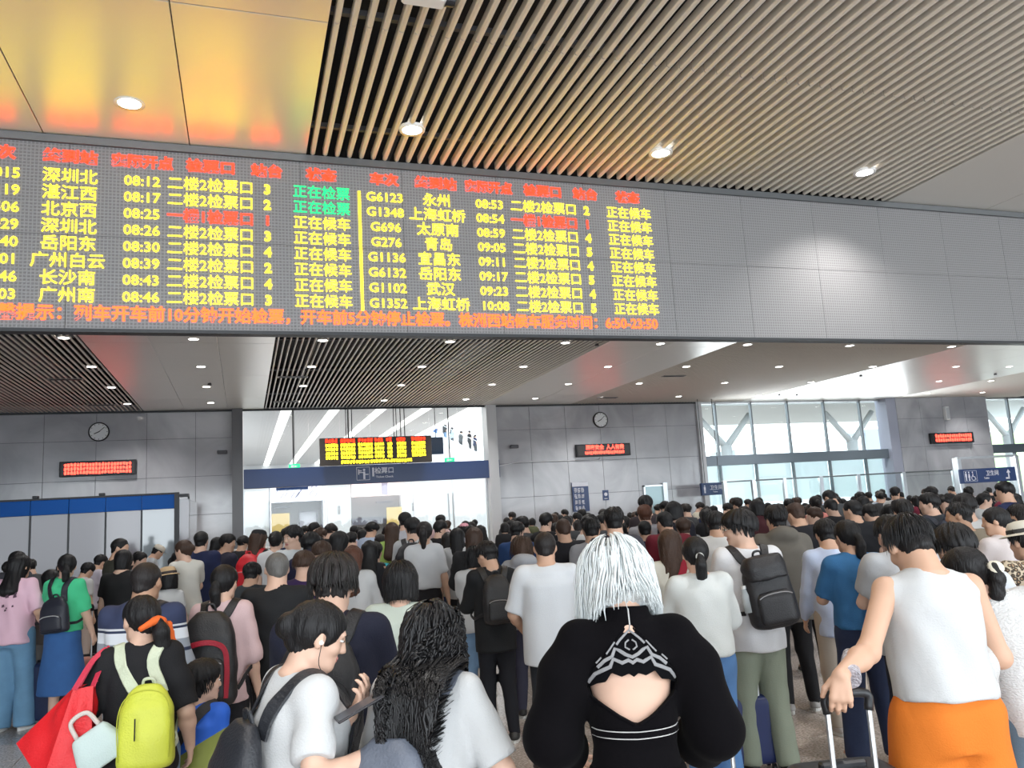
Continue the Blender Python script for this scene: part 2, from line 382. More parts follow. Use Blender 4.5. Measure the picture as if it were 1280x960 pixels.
cl = [bt(12,217)[0]-.10, bt(88,219)[0], bt(178,227)[0], bt(264,236)[0], bt(334,238)[0], bt(402,242)[0]]
cr = [bt(481,250)[0], bt(546,254)[0], bt(612,258)[0], bt(680,262)[0], bt(733,265)[0], bt(786,268)[0]]
HEAD = ['车次', '终到站', '实际开点', '检票口', '站台', '状态']
for cc in (cl, cr):
    for x, s in zip(cc, HEAD): word(s, x, HD, m_led_r, .125, 1.12 if len(s) < 4 else 1.0, .0045)
LT = ['G6015','G6119','G6506','G1029','G6540','G6101','G6146','G6003']; LD = ['深圳北','湛江西','北京西','深圳北','岳阳东','广州白云','长沙南','广州南']
LM = ['08:12','08:17','08:25','08:26','08:30','08:39','08:43','08:46']; LP = list('32134243')
RT = ['G6123','G1348','G696','G276','G1136','G6132','G1102','G1352']; RD = ['永州','上海虹桥','太原南','青岛','宜昌东','岳阳东','武汉','上海虹桥']
RM = ['08:53','08:54','08:59','09:05','09:11','09:17','09:23','10:08']; RP = list('21454545')
for cc, T_, D_, M_, P_, red, grn in ((cl, LT, LD, LM, LP, 2, 2), (cr, RT, RD, RM, RP, 1, 0)):
    for r in range(8):
        z = ROW[r]; g = m_led_r if r == red else m_led_y
        word(T_[r], cc[0], z, m_led_y, .125, 1.06, .0006)
        word(D_[r], cc[1], z, m_led_y, .138, 1.03)
        word(M_[r], cc[2], z, m_led_y, .125, 1.06, .0006)
        word('一楼1检票口' if r == red else '二楼2检票口', cc[3], z, g, .133, 1.0, .0035 if r == red else .0)
        word(P_[r], cc[4], z, g, .125, 1.0, .004)
        word('正在检票' if r < grn else '正在候车', cc[5], z, m_led_g if r < grn else m_led_y, .133, .99, .0015 if r < grn else .0)
xs, _ = bt(451, 310)
MB().box(xs-.012, xs+.012, -.006, 0, 3.73-3.52, 4.90-3.52).build('divider_line', m_led_y, board)
zt = bt(402, 398)[1]
x0, _ = bt(0, 392); x1, _ = bt(822, 406)
tk = text_mesh('lettering', '温馨提示：列车开车前10分钟开始检票，开车前5分钟停止检票。株洲西站候车服务时间：6:50-23:50', .142, m_led_o, board, (0,0,0), .0035, 'RIGHT', .004)
wd = tk.dimensions.x if tk.dimensions.x else 1
bpy.context.view_layer.update(); wd = max(v.co.x for v in tk.data.vertices) - min(v.co.x for v in tk.data.vertices)
tk.location = (x1, -.004, zt-3.52); tk.scale = (((x1-x0) + .17)/wd, 1, 1)

# cctv housing hanging from the slats at the top edge of the picture
x, y, z = onz(530, -4, ZC-.12); cc = empty('security_camera', (x, y, ZC))
MB().bbox(-.14,.14,-.06,.06,-.16,-.06,.015).build('housing', m_white, cc); MB().disc((.17,-.0,-.11), .05, (1,0,0), .06, 16).build('lens', m_dark, cc)
MB().tube([(0,0,-.06),(0,0,0.02)], .015).build('bracket', m_white, cc); tag(cc, 'white camera hanging under the slats at the top of the picture', 'security camera')

# ---------------------------------------------------------------- wall clocks
def clock(px, py, label, hh, mm):
    x, y, z = ony(px, py, YW-.0); c = empty('wall_clock', (x, YW, z)); R = .27
    MB().disc((0,-.03,0), R, (0,1,0), .06, 32).build('rim', m_dark, c, True); MB().disc((0,-.062,0), R*.88, (0,1,0), .006, 32).build('face', mat('clock_face', (.75,.77,.78), .4), c)
    b = MB()
    for k in range(12):
        a = math.pi*k/6; p = np.array((math.sin(a), 0, math.cos(a))); q = np.array((math.cos(a), 0, -math.sin(a)))*.008
        b.add([p*R*.72-q+(0,-.067,0), p*R*.72+q+(0,-.067,0), p*R*.83+q+(0,-.067,0), p*R*.83-q+(0,-.067,0)], [(0,1,2,3)])
    b.build('hour_marks', m_dark, c)
    for nm, a, ln, wdd in (('hour_hand', math.pi*(hh+mm/60)/6, .5, .012), ('minute_hand', math.pi*mm/30, .72, .008)):
        p = np.array((math.sin(a), 0, math.cos(a)))*R; q = np.array((math.cos(a), 0, -math.sin(a)))*wdd; o = np.array((0,-.07,0))
        MB().add([-p*.12-q+o, -p*.12+q+o, p*ln+q+o, p*ln-q+o], [(0,1,2,3)]).build(nm, m_dark, c)
    tag(c, label, 'clock')
clock(124, 540, 'round black-rimmed wall clock above the left red message display', 8, 8)
clock(750, 525, 'round black-rimmed wall clock above the middle red message display', 8, 8)

# ---------------------------------------------------------------- red message displays on the wall
m_scr = mat('display_glass', (.03,.025,.025), .35)
m_led_r2 = mat('lit_led_small_red', (0,0,0), .5, emit=(1.0, .05, .03), estr=5.0)
def display(x0, x1, z0, z1, y, label):
    c = empty('message_display', ((x0+x1)/2, y-.025, (z0+z1)/2)); w2, h2 = (x1-x0)/2, (z1-z0)/2
    MB().bbox(-w2, w2, -.12, 0, -h2, h2, .01).build('case', m_dark, c); MB().box(-w2+.05, w2-.05, -.124, -.119, -h2+.05, h2-.05).build('screen', m_scr, c)
    tag(c, label, 'led display'); return c, w2, h2
c, w2, h2 = display(-4.79, -2.86, 3.42, 3.84, YW, 'long red message display on the left wall above the blue booth')
glyph_rows('lit_characters', -w2+.12, w2-.14, -h2+.05, h2-.05, -.126, 3, m_led_r2, c, 3, 0.9, 2.3)
c, w2, h2 = display(10.55, 12.55, 3.42, 3.84, YW, 'red two-line message display on the middle wall below the clock')
text_mesh('lettering', '国家安全  人人有责', .165, m_led_r2, c, (.05, -.127, .085), .006, 'CENTER', .004, 1.0)
glyph_rows('lit_characters', -w2+.3, w2-.25, -h2+.06, -.01, -.126, 1, m_led_r2, c, 5, .62, 1.8)
x0, _, z0 = ony(1162, 558, 24.7); x1, _, z1 = ony(1213, 543, 24.7)
c, w2, h2 = display(x0, x1, 3.38, 3.80, 24.7, 'small red message display on the right pillar above the restroom sign')
glyph_rows('lit_characters', -w2+.2, w2-.15, -h2+.05, h2-.05, -.126, 2, m_led_r2, c, 8, .9, 2.2)
# white loudspeaker on right pillar, cameras on wall
x, y, z = ony(1181, 517, 24.7); s = empty('wall_speaker', (x, 24.7, z)); MB().bbox(-.1,.1,-.16,0,-.27,.27,.02).build('case', m_white, s); MB().box(-.07,.07,-.165,-.158,-.22,.22).build('grille', mat('grille_pale', (.55,.57,.6), .6), s)
tag(s, 'slim white loudspeaker high on the right pillar', 'loudspeaker')
for k, (px, py, lb) in enumerate([(279, 567, 'small dark camera on the left wall right of the clock'), (641, 560, 'small dark camera on the middle wall near the gate')]):
    x, y, z = ony(px, py, YW); s = empty('wall_camera', (x, YW, z)); MB().tube([(0,0,.06),(0,-.14,.06)], .02).build('bracket', m_dark, s); MB().bbox(-.16,.12,-.28,-.12,-.03,.08,.02).build('housing', mat('dark_grey_plastic', (.06,.06,.07), .4), s)
    tag(s, lb, 'security camera')
# thin cable running from the gate band to the middle display
b = MB(); p = [ony(*q, YW-.02) for q in ((622,583),(650,577),(700,576),(748,575),(751,571))]
tag(b.tube(p, .012, 6).build('wall_cable', mat('white_cable', (.65,.65,.68), .5)), 'thin pale cable sagging along the middle wall to the red display', 'cable')

# ---------------------------------------------------------------- notices on the middle wall
x0, _, z1 = ony(714, 609, YW); x1, _, z0 = ony(736, 633, YW)
s = empty('notice_board', ((x0+x1)/2, YW-.025, (z0+z1)/2)); w2, h2 = (x1-x0)/2, (z1-z0)/2+.15
MB().bbox(-w2, w2, -.05, 0, -h2, h2, .006).build('panel', m_navy, s); MB().box(-w2, w2, -.055, -.05, h2-.14, h2).build('header', mat('pale_sign_header', (.72,.74,.82), .4), s)
m_prt = mat('white_print', (.75,.76,.85), .5)
glyph_rows('print_characters', -w2+.06, w2-.12, -h2+.02, h2-.17, -.052, 4, m_prt, s, 9, .8, 1.2); tag(s, 'dark blue notice with white rows on the middle wall', 'notice')
x, y, z = ony(757, 619, YW); s = empty('notice_plate', (x, YW, z)); MB().bbox(-.11,.11,-.02,0,-.17,.17,.004).build('plate', m_navy, s)
MB().disc((0,-.022,.03), .06, (0,1,0), .004, 20).build('emblem', m_prt, s); MB().box(-.06,.06,-.024,-.02,-.12,-.1).build('caption', m_prt, s); tag(s, 'small dark plate with a white round symbol on the middle wall', 'notice')
x0, _, z1 = ony(803, 607, YW); x1, _, _ = ony(832, 607, YW)
s = empty('fire_cabinet', ((x0+x1)/2, YW, 0)); w2 = (x1-x0)/2; fr = MB(); fr.box(-w2, -w2+.06, -.08, 0, .2, z1); fr.box(w2-.16, w2, -.12, 0, .2, z1+.06); fr.box(-w2, w2, -.08, 0, z1-.05, z1); fr.box(-w2,w2,-.08,0,.15,.2)
fr.build('frame', m_steel, s); MB().box(-w2+.06, w2-.16, -.05, -.03, .2, z1-.05).build('door', mat('green_tinted_door', (.20,.27,.28), .1, .4), s); tag(s, 'steel-framed glass cabinet door set in the middle wall', 'cabinet')

# ---------------------------------------------------------------- gate 1: band, glazing, hanging display, exit signs
m_glass = bpy.data.materials.new('clear_glass'); m_glass.use_nodes = True
nt = m_glass.node_tree; nt.nodes.clear(); _o = nt.nodes.new('ShaderNodeOutputMaterial'); _t = nt.nodes.new('ShaderNodeBsdfTransparent'); _t.inputs[0].default_value = (.96,.985,.98,1)
_g = nt.nodes.new('ShaderNodeBsdfGlossy'); _g.inputs['Roughness'].default_value = .02; _lw = nt.nodes.new('ShaderNodeLayerWeight'); _lw.inputs[0].default_value = .5; _pw = nt.nodes.new('ShaderNodeMath'); _pw.operation = 'POWER'; _pw.inputs[1].default_value = 5; nt.links.new(_lw.outputs['Facing'], _pw.inputs[0]); _fr = nt.nodes.new('ShaderNodeMath'); _fr.operation = 'MULTIPLY_ADD'; _fr.inputs[1].default_value = .5; _fr.inputs[2].default_value = .03; nt.links.new(_pw.outputs[0], _fr.inputs[0]); _mx = nt.nodes.new('ShaderNodeMixShader')
nt.links.new(_fr.outputs[0], _mx.inputs[0]); nt.links.new(_t.outputs[0], _mx.inputs[1]); nt.links.new(_g.outputs[0], _mx.inputs[2]); nt.links.new(_mx.outputs[0], _o.inputs[0])
GX0, GX1 = 0.0, 7.5
win = struct(empty('window_1', (0, YW, 0)))
for k in range(8):
    xa = GX0 + (GX1-GX0)*k/8; xb = GX0 + (GX1-GX0)*(k+1)/8
    MB().box(xa+.006, xb-.006, .1, .112, 3.42, ZC).build('pane', m_glass, win)
b = MB()
for px in (366, 435, 440, 501, 506, 561): x = ony(px, 530, YW)[0]; b.box(x-.014, x+.014, .06, .1, 3.42, ZC)
b.build('glazing_rod', m_dark, win)
MB().box(GX0, GX1, .0, .14, ZC-.03, ZC+.05).build('head_rail', mat('pale_rail', (.5,.5,.52), .4), win)
bd = empty('gate_sign_band', (0, YW-.1, 0))
MB().bbox(GX0, GX1+.32, -.1, .25, 2.87, 3.43, .01).build('band', m_navy, bd)
x, _, z = ony(466, 592, YW-.2)
xx = ony(466.5, 592, YW-.2)[0]; text_mesh('lettering', '1', .36, m_prt, bd, (xx, -.105, 3.19), .012, 'CENTER', .004)
xx = ony(483, 589, YW-.2)[0]; text_mesh('lettering', '检票口', .20, m_prt, bd, (xx-.06, -.105, 3.23), .004, 'CENTER', .004, 1.0)
text_mesh('lettering', 'Ticket Check', .09, m_prt, bd, (xx-.06, -.105, 3.05), .001, 'CENTER', .004, 1.1)
xx = ony(454, 592, YW-.2)[0]; b = MB(); q = .2                                  # pictogram: framed gate with a passing figure
for (a, c_, d, e) in ((-q,q,q-.012,q),(-q,q,-q,-q+.012),(-q,-q+.012,-q,q),(q-.012,q,-q,q)): b.box(xx+a, xx+c_, -.108, -.102, 3.17+d, 3.17+e)
b.box(xx+.0, xx+.06, -.108,-.102, 3.0, 3.23); b.disc((xx+.03,-.105,3.28), .035, (0,1,0), .006, 14); b.box(xx-.14, xx+.0, -.108,-.102, 3.19, 3.215); b.box(xx-.15, xx-.12, -.108,-.102, 3.14, 3.3); b.box(xx+.06, xx+.16, -.108,-.102, 3.13,3.155); b.box(xx-.14,xx-.04,-.108,-.102,3.24,3.27)
b.build('pictogram', m_prt, bd)
tag(bd, 'long navy sign band of ticket gate 1 under the glazing', 'sign')
x0 = ony(399, 565, 24.6)[0]; x1 = ony(538, 562, 24.6)[0]
hd = empty('gate_display', ((x0+x1)/2, 24.5, 3.83)); w2 = (x1-x0)/2; h2 = .41
MB().bbox(-w2, w2, -.1, .1, -h2, h2, .01).build('case', mat('display_case_brown', (.05,.04,.035), .5), hd)
b = MB()
for sx in (-.9, -.82, .55, .63): b.tube([(sx,0,h2),(sx,0,ZC-3.83)], .013, 6)
b.build('hanger_rod', m_dark, hd)
def px2(px): return ony(px, 560, 24.4)[0] - (x0+x1)/2
for (a, c_) in ((397.5+1,407),(412,424),(428,441),(444.5,454),(456,463),(468,476.5),(483,496)):
    pass
cols_ = [(399+.6,407),(413,424),(429,440),(445,454),(459,461),(468,475),(483,495)]
for i, (a, c_) in enumerate([(401,407.5),(413,424.5),(428.5,440),(446,453.5),(457,461),(469,476),(484,495.5)]):
    # columns measured on the photograph, spread over the display
    pass
cw = [(-.90,-.70),(-.64,-.40),(-.33,-.08),(-.04,.12),(.19,.27),(.36,.52),(.63,.90)]
for i, (a, c_) in enumerate(cw):
    glyph_rows('lit_characters', w2*a-(.04 if i == 4 else 0), w2*c_+(.03 if i == 4 else 0), h2-.16, h2-.02, -.102, 1, m_led_r, hd, 20+i, .8, 1.9)
    glyph_rows('lit_characters', w2*a, w2*c_, -h2+.17, h2-.16, -.102, 4, m_led_y, hd, 40+i, .75 if i != 4 else .5, 1.7)
glyph_rows('lit_characters', -w2*.64, w2*.66, -h2+.03, -h2+.15, -.102, 1, m_led_y, hd, 60, .9, 1.9)
tag(hd, 'hanging train display with yellow rows over gate 1', 'departure board')
x, y, z = ony(545, 558, 25.6); s = empty('hanging_sign', (x, 25.6, z)); MB().bbox(-.24,.24,-.04,.04,-.26,.3,.01).build('panel', mat('slate_blue_panel', (.06,.09,.18), .4), s)
MB().tube([(0,0,.3),(0,0,5.42-z)], .012).build('hanger_rod', m_dark, s); tag(s, 'blank slate-blue sign just right of the hanging train display', 'sign')
m_exit = mat('lit_exit_green', (.0,.2,.06), .5, emit=(.02,.75,.25), estr=1.3)
for k, (px, py) in enumerate([(368, 583), (562, 575)]):
    x, y, z = ony(px, py, YW-.15); s = empty('exit_sign', (x, YW-.15, z)); MB().bbox(-.16,.16,-.03,.03,-.07,.07,.006).build('box', m_exit, s)
    MB().box(-.1,-.02,-.034,-.03,-.035,.035).add([(.0,-.034,.03),(.1,-.034,0),(.0,-.034,-.03)], [(0,1,2)]).build('symbol', m_prt, s)
    MB().tube([(0,0,.07),(0,0,ZC-z)], .012, 6).build('hanger_rod', m_dark, s)
    tag(s, 'small green exit sign hanging over the %s of gate 1' % ('left end', 'right end')[k], 'exit sign')
# glass doors under the band
dr = struct(empty('door_1', (0, YW+.1, 0)))
fx = [0, .75, 2.62, 2.75, 5.0, 5.15, 7.45]
for a, c_ in ((0.02,.72),(.78,2.3),(2.4,5.0),(5.1,6.28),(6.32,7.42)): MB().box(a, c_, 0, .012, .05, 2.86).build('pane', m_glass, dr)
b = MB()
for x in (.0, .75, 2.34, 5.05, 6.3, 7.44): b.box(x-.02, x+.02, -.02, .03, 0, 2.87)
b.build('frame', m_steel, dr)
for px in (561, 567): x = ony(px, 625, YW)[0]; MB().tube([(x-0,-.07,1.2),(x,-.07,2.45)], .022, 8).build('door_handle', m_steel, dr)

# ---------------------------------------------------------------- the concourse seen through gate 1
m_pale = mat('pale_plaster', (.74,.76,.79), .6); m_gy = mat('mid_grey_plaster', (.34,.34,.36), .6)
m_strip = mat('lit_ceiling_strip', (.9,.9,.9), .5, emit=(1, .98, .95), estr=2.0)
st = struct(MB().box(-9, 7.75, 25.3, 62, 5.42, 5.5).build('concourse_ceiling', mat('concourse_ceiling_grey', (.66,.66,.67), .5)))
b = MB()
for x in (-2.0, -.3, 1.32, 2.85, 4.4, 5.95, 7.6): b.box(x-.16, x+.16, 26.4, 56, 5.40, 5.418)
b.build('light_strip', m_strip, st)
struct(MB().box(-9, 9.2, 52, 52.2, 0, 5.42).build('wall_back', m_pale))
struct(MB().box(-.6, -.3, 25.3, 52, 0, 5.42).build('concourse_wall_left', m_pale))
# lower rooms behind the doors: piers and openings at y = 31
YC = 31.0
def cx(px): return ony(px, 620, YC)[0]
def cz(px, py): return ony(px, py, YC)[2]
cw_ = struct(empty('concourse_wall', (0, YC, 0)))
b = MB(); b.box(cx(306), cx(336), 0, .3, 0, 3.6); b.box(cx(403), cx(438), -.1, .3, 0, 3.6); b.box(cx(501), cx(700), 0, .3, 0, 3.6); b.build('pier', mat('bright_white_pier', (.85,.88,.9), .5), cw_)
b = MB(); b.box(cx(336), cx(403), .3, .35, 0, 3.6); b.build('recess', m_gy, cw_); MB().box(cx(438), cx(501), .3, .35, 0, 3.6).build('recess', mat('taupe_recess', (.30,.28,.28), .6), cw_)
zt_, zb_ = cz(370, 606), cz(370, 627)
ad = MB().box(cx(336)+.03, cx(403)-.03, -.2, -.12, zb_, zt_+.2).build('light_box', mat('lit_pale_panel', (.8,.8,.9), .5, emit=(.9,.9,1), estr=.85), None); ad.location[1] = YC
tag(ad, 'bright white light box with violet marks above the left doorway', 'light box')
b = MB(); rr = random.Random(4)
for k in range(16):
    x = rr.uniform(cx(338), cx(398)); z = rr.uniform(zb_+.05, zt_-.05); b.add([(x, -.205, z), (x+.05, -.205, z), (x+.22, -.205, z+.25), (x+.17, -.205, z+.25)], [(0,1,2,3)])
b.build('print_pattern', mat('violet_print', (.45,.42,.65), .5), ad)
b = MB(); b.box(cx(345), cx(385), -.21, -.2, cz(365,613), cz(365,608)).build('caption_bar', m_navy, ad)
pk = MB().box(cx(439), cx(500), -.2, -.12, cz(470,620), cz(470,602)+.2).build('light_box', mat('lit_pink_panel', (.9,.7,.7), .5, emit=(1,.72,.72), estr=.9), None); pk.location[1] = YC
tag(pk, 'bright pink light box above the middle doorway', 'light box'); MB().box(cx(476), cx(484), -.205, -.2, cz(480,619), cz(480,604)).build('print_pattern', mat('lilac_print', (.55,.5,.65), .5), pk)
for (a, c_, t_, bt_, nm, lb) in ((338, 361, 642, 665, 'poster', 'yellow poster board behind the left gate doors'), (481, 500, 634, 648, 'poster', 'yellow poster board behind the middle gate doors')):
    p = MB().box(cx(a), cx(c_), -.3, -.25, 0, cz((a+c_)/2, t_)).build(nm, mat('yellow_poster', (.80,.58,.20), .5)); p.location[1] = YC; tag(p, lb, 'poster')
b = MB(); b.box(cx(336), cx(338), -.04, .3, 0, cz(337,627)); b.box(cx(401), cx(403), -.04, .3, 0, cz(402,625)); b.box(cx(336), cx(403), -.04, .3, cz(370,628), cz(370,625.5)); b.box(cx(373), cx(397), -.03, .1, cz(385,640), cz(385,638.5)); b.box(cx(373), cx(374), -.03,.1, 1.4, cz(374,640)); b.box(cx(395),cx(397),-.03,.1,1.4,cz(396,640)); b.box(cx(342),cx(362),-.03,.1,cz(352,635),cz(352,633)); b.box(cx(470),cx(490),-.03,.1,cz(480,628.5),cz(480,626.5)); b.box(cx(439),cx(500),-.03,.3,cz(470,655),cz(470,646))
b.build('door_frame', mat('grey_frame', (.16,.16,.2), .4), cw_)
MB().box(cx(374), cx(395), .1, .14, 1.0, cz(385,640)).build('pane', mat('pale_glass', (.6,.6,.68), .2), cw_)
for (a, t_) in ((423, 634), (515, 630)):
    x = cx(a); b = MB(); b.disc((x, -.12, cz(a, t_)), .05, (0,1,0), .01, 12); b.box(x-.045, x+.045, -.125, -.115, cz(a, t_+9), cz(a, t_+2)); b.build('symbol', m_gy, cw_)
# upper gallery and escalator with passengers, seen high on the right of the gate
def ez(px, py): return ony(px, py, 60.0)
esc = empty('escalator', (0, 60, 0))
p0, p1 = ez(528, 538), ez(600, 569)
MB().add([(p0[0],-.6,p0[2]-.35),(p1[0]+1.5,-.6,p1[2]-1.4+.2),(p1[0]+1.5,-.6,p1[2]-.9+.2),(p0[0],-.6,p0[2]+.15),(p0[0],.6,p0[2]-.35),(p1[0]+1.5,.6,p1[2]-1.4+.2),(p1[0]+1.5,.6,p1[2]-.9+.2),(p0[0],.6,p0[2]+.15)],
         [(0,1,2,3),(5,4,7,6),(3,2,6,7),(1,0,4,5),(0,3,7,4),(2,1,5,6)]).build('truss', m_pale, esc)
MB().add([(p0[0],-.62,p0[2]+.1),(p1[0]+1.5,-.62,p1[2]-.75),(p1[0]+1.5,-.62,p1[2]+.1),(p0[0],-.62,p0[2]+.95)], [(0,1,2,3)]).build('balustrade', m_glass, esc)
MB().tube([(p0[0],-.62,p0[2]+.97),(p1[0]+1.5,-.62,p1[2]+.12)], .03, 6).build('handrail', m_steel, esc)
MB().box(p0[0]+.3,p0[0]+.9,-.3,.3,0,p0[2]-.3).box(p1[0]+.2,p1[0]+.8,-.3,.3,0,p1[2]-1.2).build('support_column', m_pale, esc)
tag(esc, 'white escalator descending to the right behind the gate glass', 'escalator')
MB().box(9.6, 24, 66, 66.3, 0, 16).build('gallery_wall', mat('pale_pink_wall', (.80,.72,.73), .6))
struct(bpy.data.objects['gallery_wall'])

# ---------------------------------------------------------------- glazing on the right, blinds, canopy and pillars outside
def glazed(n, x0, x1, xs):
    wn = struct(empty('window_%d' % n, (0, YW, 0)))
    e = [x0] + xs + [x1]
    for a in range(len(e)-1):
        MB().box(e[a]+.01, e[a+1]-.01, .18, .192, 3.3, ZC).build('pane', m_glass, wn); MB().box(e[a]+.01, e[a+1]-.01, .18, .192, .05, 2.93).build('pane', m_glass, wn)
    b = MB()
    for x in xs: b.box(x-.03, x+.03, .05, .17, 0, ZC); b.box(x+.14, x+.16, .25, .3, 0, ZC)
    b.build('mullion', mat('grey_mullion', (.22,.25,.27), .35, .4), wn)
    MB().bbox(x0, x1, -.1, .2, 2.93, 3.28, .01).build('transom_band', mat('grey_blue_band', (.15,.18,.21), .25, .3), wn)
    MB().box(x0, x1, .05, .2, ZC-.06, ZC+.1).build('head_rail', m_steel, wn)
    return wn
mull = [ony(p, 540, YW)[0] for p in (898, 943, 989, 1035, 1080)]
glazed(2, 15.5, 23.6, mull)
glazed(3, 28.6, 41, [30.2, 32.0, 33.8, 35.6, 37.4, 39.2])
m_blind = mat('pale_translucent_blind', (.84,.90,.92), .7)
_N = m_blind.node_tree.nodes; _tl = _N.new('ShaderNodeBsdfTranslucent'); _tl.inputs[0].default_value = (.85,.93,.95,1); _ms = _N.new('ShaderNodeMixShader'); _ms.inputs[0].default_value = .65
m_blind.node_tree.links.new(_N['Principled BSDF'].outputs[0], _ms.inputs[1]); m_blind.node_tree.links.new(_tl.outputs[0], _ms.inputs[2]); m_blind.node_tree.links.new(_ms.outputs[0], _N['Material Output'].inputs[0])
bx = [15.6] + mull + [23.5]
for a in range(len(bx)-1):
    o = MB().box(bx[a]+.05, bx[a+1]-.03, .2, .21, 1.55, 2.94).build('roller_blind', m_blind); o.location[1] = YW
    tag(o, 'pale roller blind lowered in the right glazing, %s bay from the left' % ('first','second','third','fourth','fifth','sixth')[a], 'blind')
gr = struct(MB().box(9, 60, 25.6, 120, -.3, -.02).build('ground_outside', mat('pale_paving', (.7,.71,.71), .8)))
cnp = empty('platform_canopy', (0, 32, 0))
MB().box(14.0, 60, 0, 9, 6.0, 6.3).build('roof', mat('canopy_underside', (.50,.53,.53), .6), cnp)
b = MB(); b.box(14, 60, -1.2, -.9, 6.5, 6.65); b.box(14, 60, -.5, -.2, 6.3, 6.4); b.build('fascia', mat('white_canopy_metal', (.8,.82,.82), .5), cnp)
tag(cnp, 'long pale platform canopy outside the right glazing', 'canopy')
def ycol(px, lb):
    x, y, z = ony(px, 560, 34.0); r = empty('canopy_pillar', (x, 34, 0)); b = MB(); b.tube([(0,0,0),(0,0,4.3)], .27, 14).build('post', mat('white_pillar_paint', (.62,.66,.68), .5), r, True)
    for s in (-1, 1): MB().tube([(0,0,4.2),(s*1.5,0,5.8)], [.17,.14], 10).build('branch', MATS['white_pillar_paint'], r, True)
    tag(r, lb, 'pillar')
ycol(908, 'white branching pillar outside the left part of the glazing'); ycol(1066, 'white branching pillar outside the right part of the glazing'); ycol(1262, 'white branching pillar outside at the far right edge')
x, y, z = ony(1090, 553, 60); o = MB().box(x-.8, x+.8, 59.8, 60.2, 0, z+1.2).box(x-3.2, x+3, 59.9, 60.1, z+.6, z+.9).build('distant_mast', mat('slate_mast', (.30,.34,.40), .7)); tag(o, 'grey mast with a crossbar far outside, right of a pillar', 'mast')
x, y, z = ony(1015, 560, 90); o = MB().add([(x-12,90,0),(x+9,90,0),(x+9,90,z+.6),(x+6,90,z+1.3),(x-12,90,z+.2),(x-12,96,0),(x+9,96,0),(x+9,96,z+.6),(x+6,96,z+1.3),(x-12,96,z+.2)],[(0,1,2,3,4),(9,8,7,6,5),(2,7,8,3),(3,8,9,4),(1,6,7,2)]).build('distant_roof', mat('distant_pale_roof', (.62,.66,.68), .8)); tag(o, 'low pale roof far beyond the glazing', 'building')
# green hill outside at far right
n = 24; v = []; f = []
for i in range(n):
    for j in range(n):
        a, c_ = i/(n-1)*2-1, j/(n-1)*2-1; r2 = a*a+c_*c_
        v.append((112+a*24, 95+c_*12, max(0, 11*math.exp(-r2*1.8)-1.5) + .5*math.sin(7*a+3*c_)*math.exp(-r2*2)))
for i in range(n-1):
    for j in range(n-1): f.append((i*n+j, (i+1)*n+j, (i+1)*n+j+1, i*n+j+1))
o = MB().add(v, f).build('hill', mat('pale_green_foliage', (.42,.60,.28), .9, bump=.6, bscale=2, vary=.3), None, True); struct(o)

# ---------------------------------------------------------------- glass partition in front of the right glazing, counter and signs
YR = 23.0
pr = empty('glass_partition', (0, YR, 0))
pxs = [905, 941, 980, 1026, 1073, 1130, 1193]
b = MB(); xs_ = [ony(p, 600, YR)[0] for p in pxs]
zt_ = 2.33
for i in range(len(xs_)-1): MB().box(xs_[i]+.06, xs_[i+1]-.06, -.006, .006, .1, zt_-.05).build('pane', m_glass, pr)
for x in xs_: MB().bbox(x-.07, x+.07, -.05, .05, 0, zt_, .01).build('post', m_steel, pr)
MB().bbox(xs_[0]-.1, xs_[-1]+.1, -.04, .04, zt_-.05, zt_, .01).build('top_rail', mat('dark_rail', (.15,.17,.18), .3, .6), pr)
MB().box(xs_[0], xs_[-1], -.02, .02, 1.22, 1.30).build('mid_rail', m_steel, pr)
tag(pr, 'steel-framed glass partition standing before the right glazing', 'partition')
x, y, z = ony(1150, 640, 21.5); x0 = ony(1000, 640, 21.5)[0]
ct = empty('service_counter', (0, 21.5, 0)); MB().bbox(x0, 25.5, -.1, .4, 0, 1.28, .02).build('body', mat('pale_counter', (.58,.60,.61), .3), ct); MB().bbox(x0-.05, 25.6, -.16, .45, 1.28, 1.33, .01).build('top', m_steel, ct)
for xx, tx in ((18.4, '自助售票'), (20.6, '服务台'), (22.9, '服务台')): text_mesh('lettering', tx, .13, m_dark, ct, (xx, -.105, 1.16), .002)
tag(ct, 'long pale service counter behind the crowd on the right', 'counter')
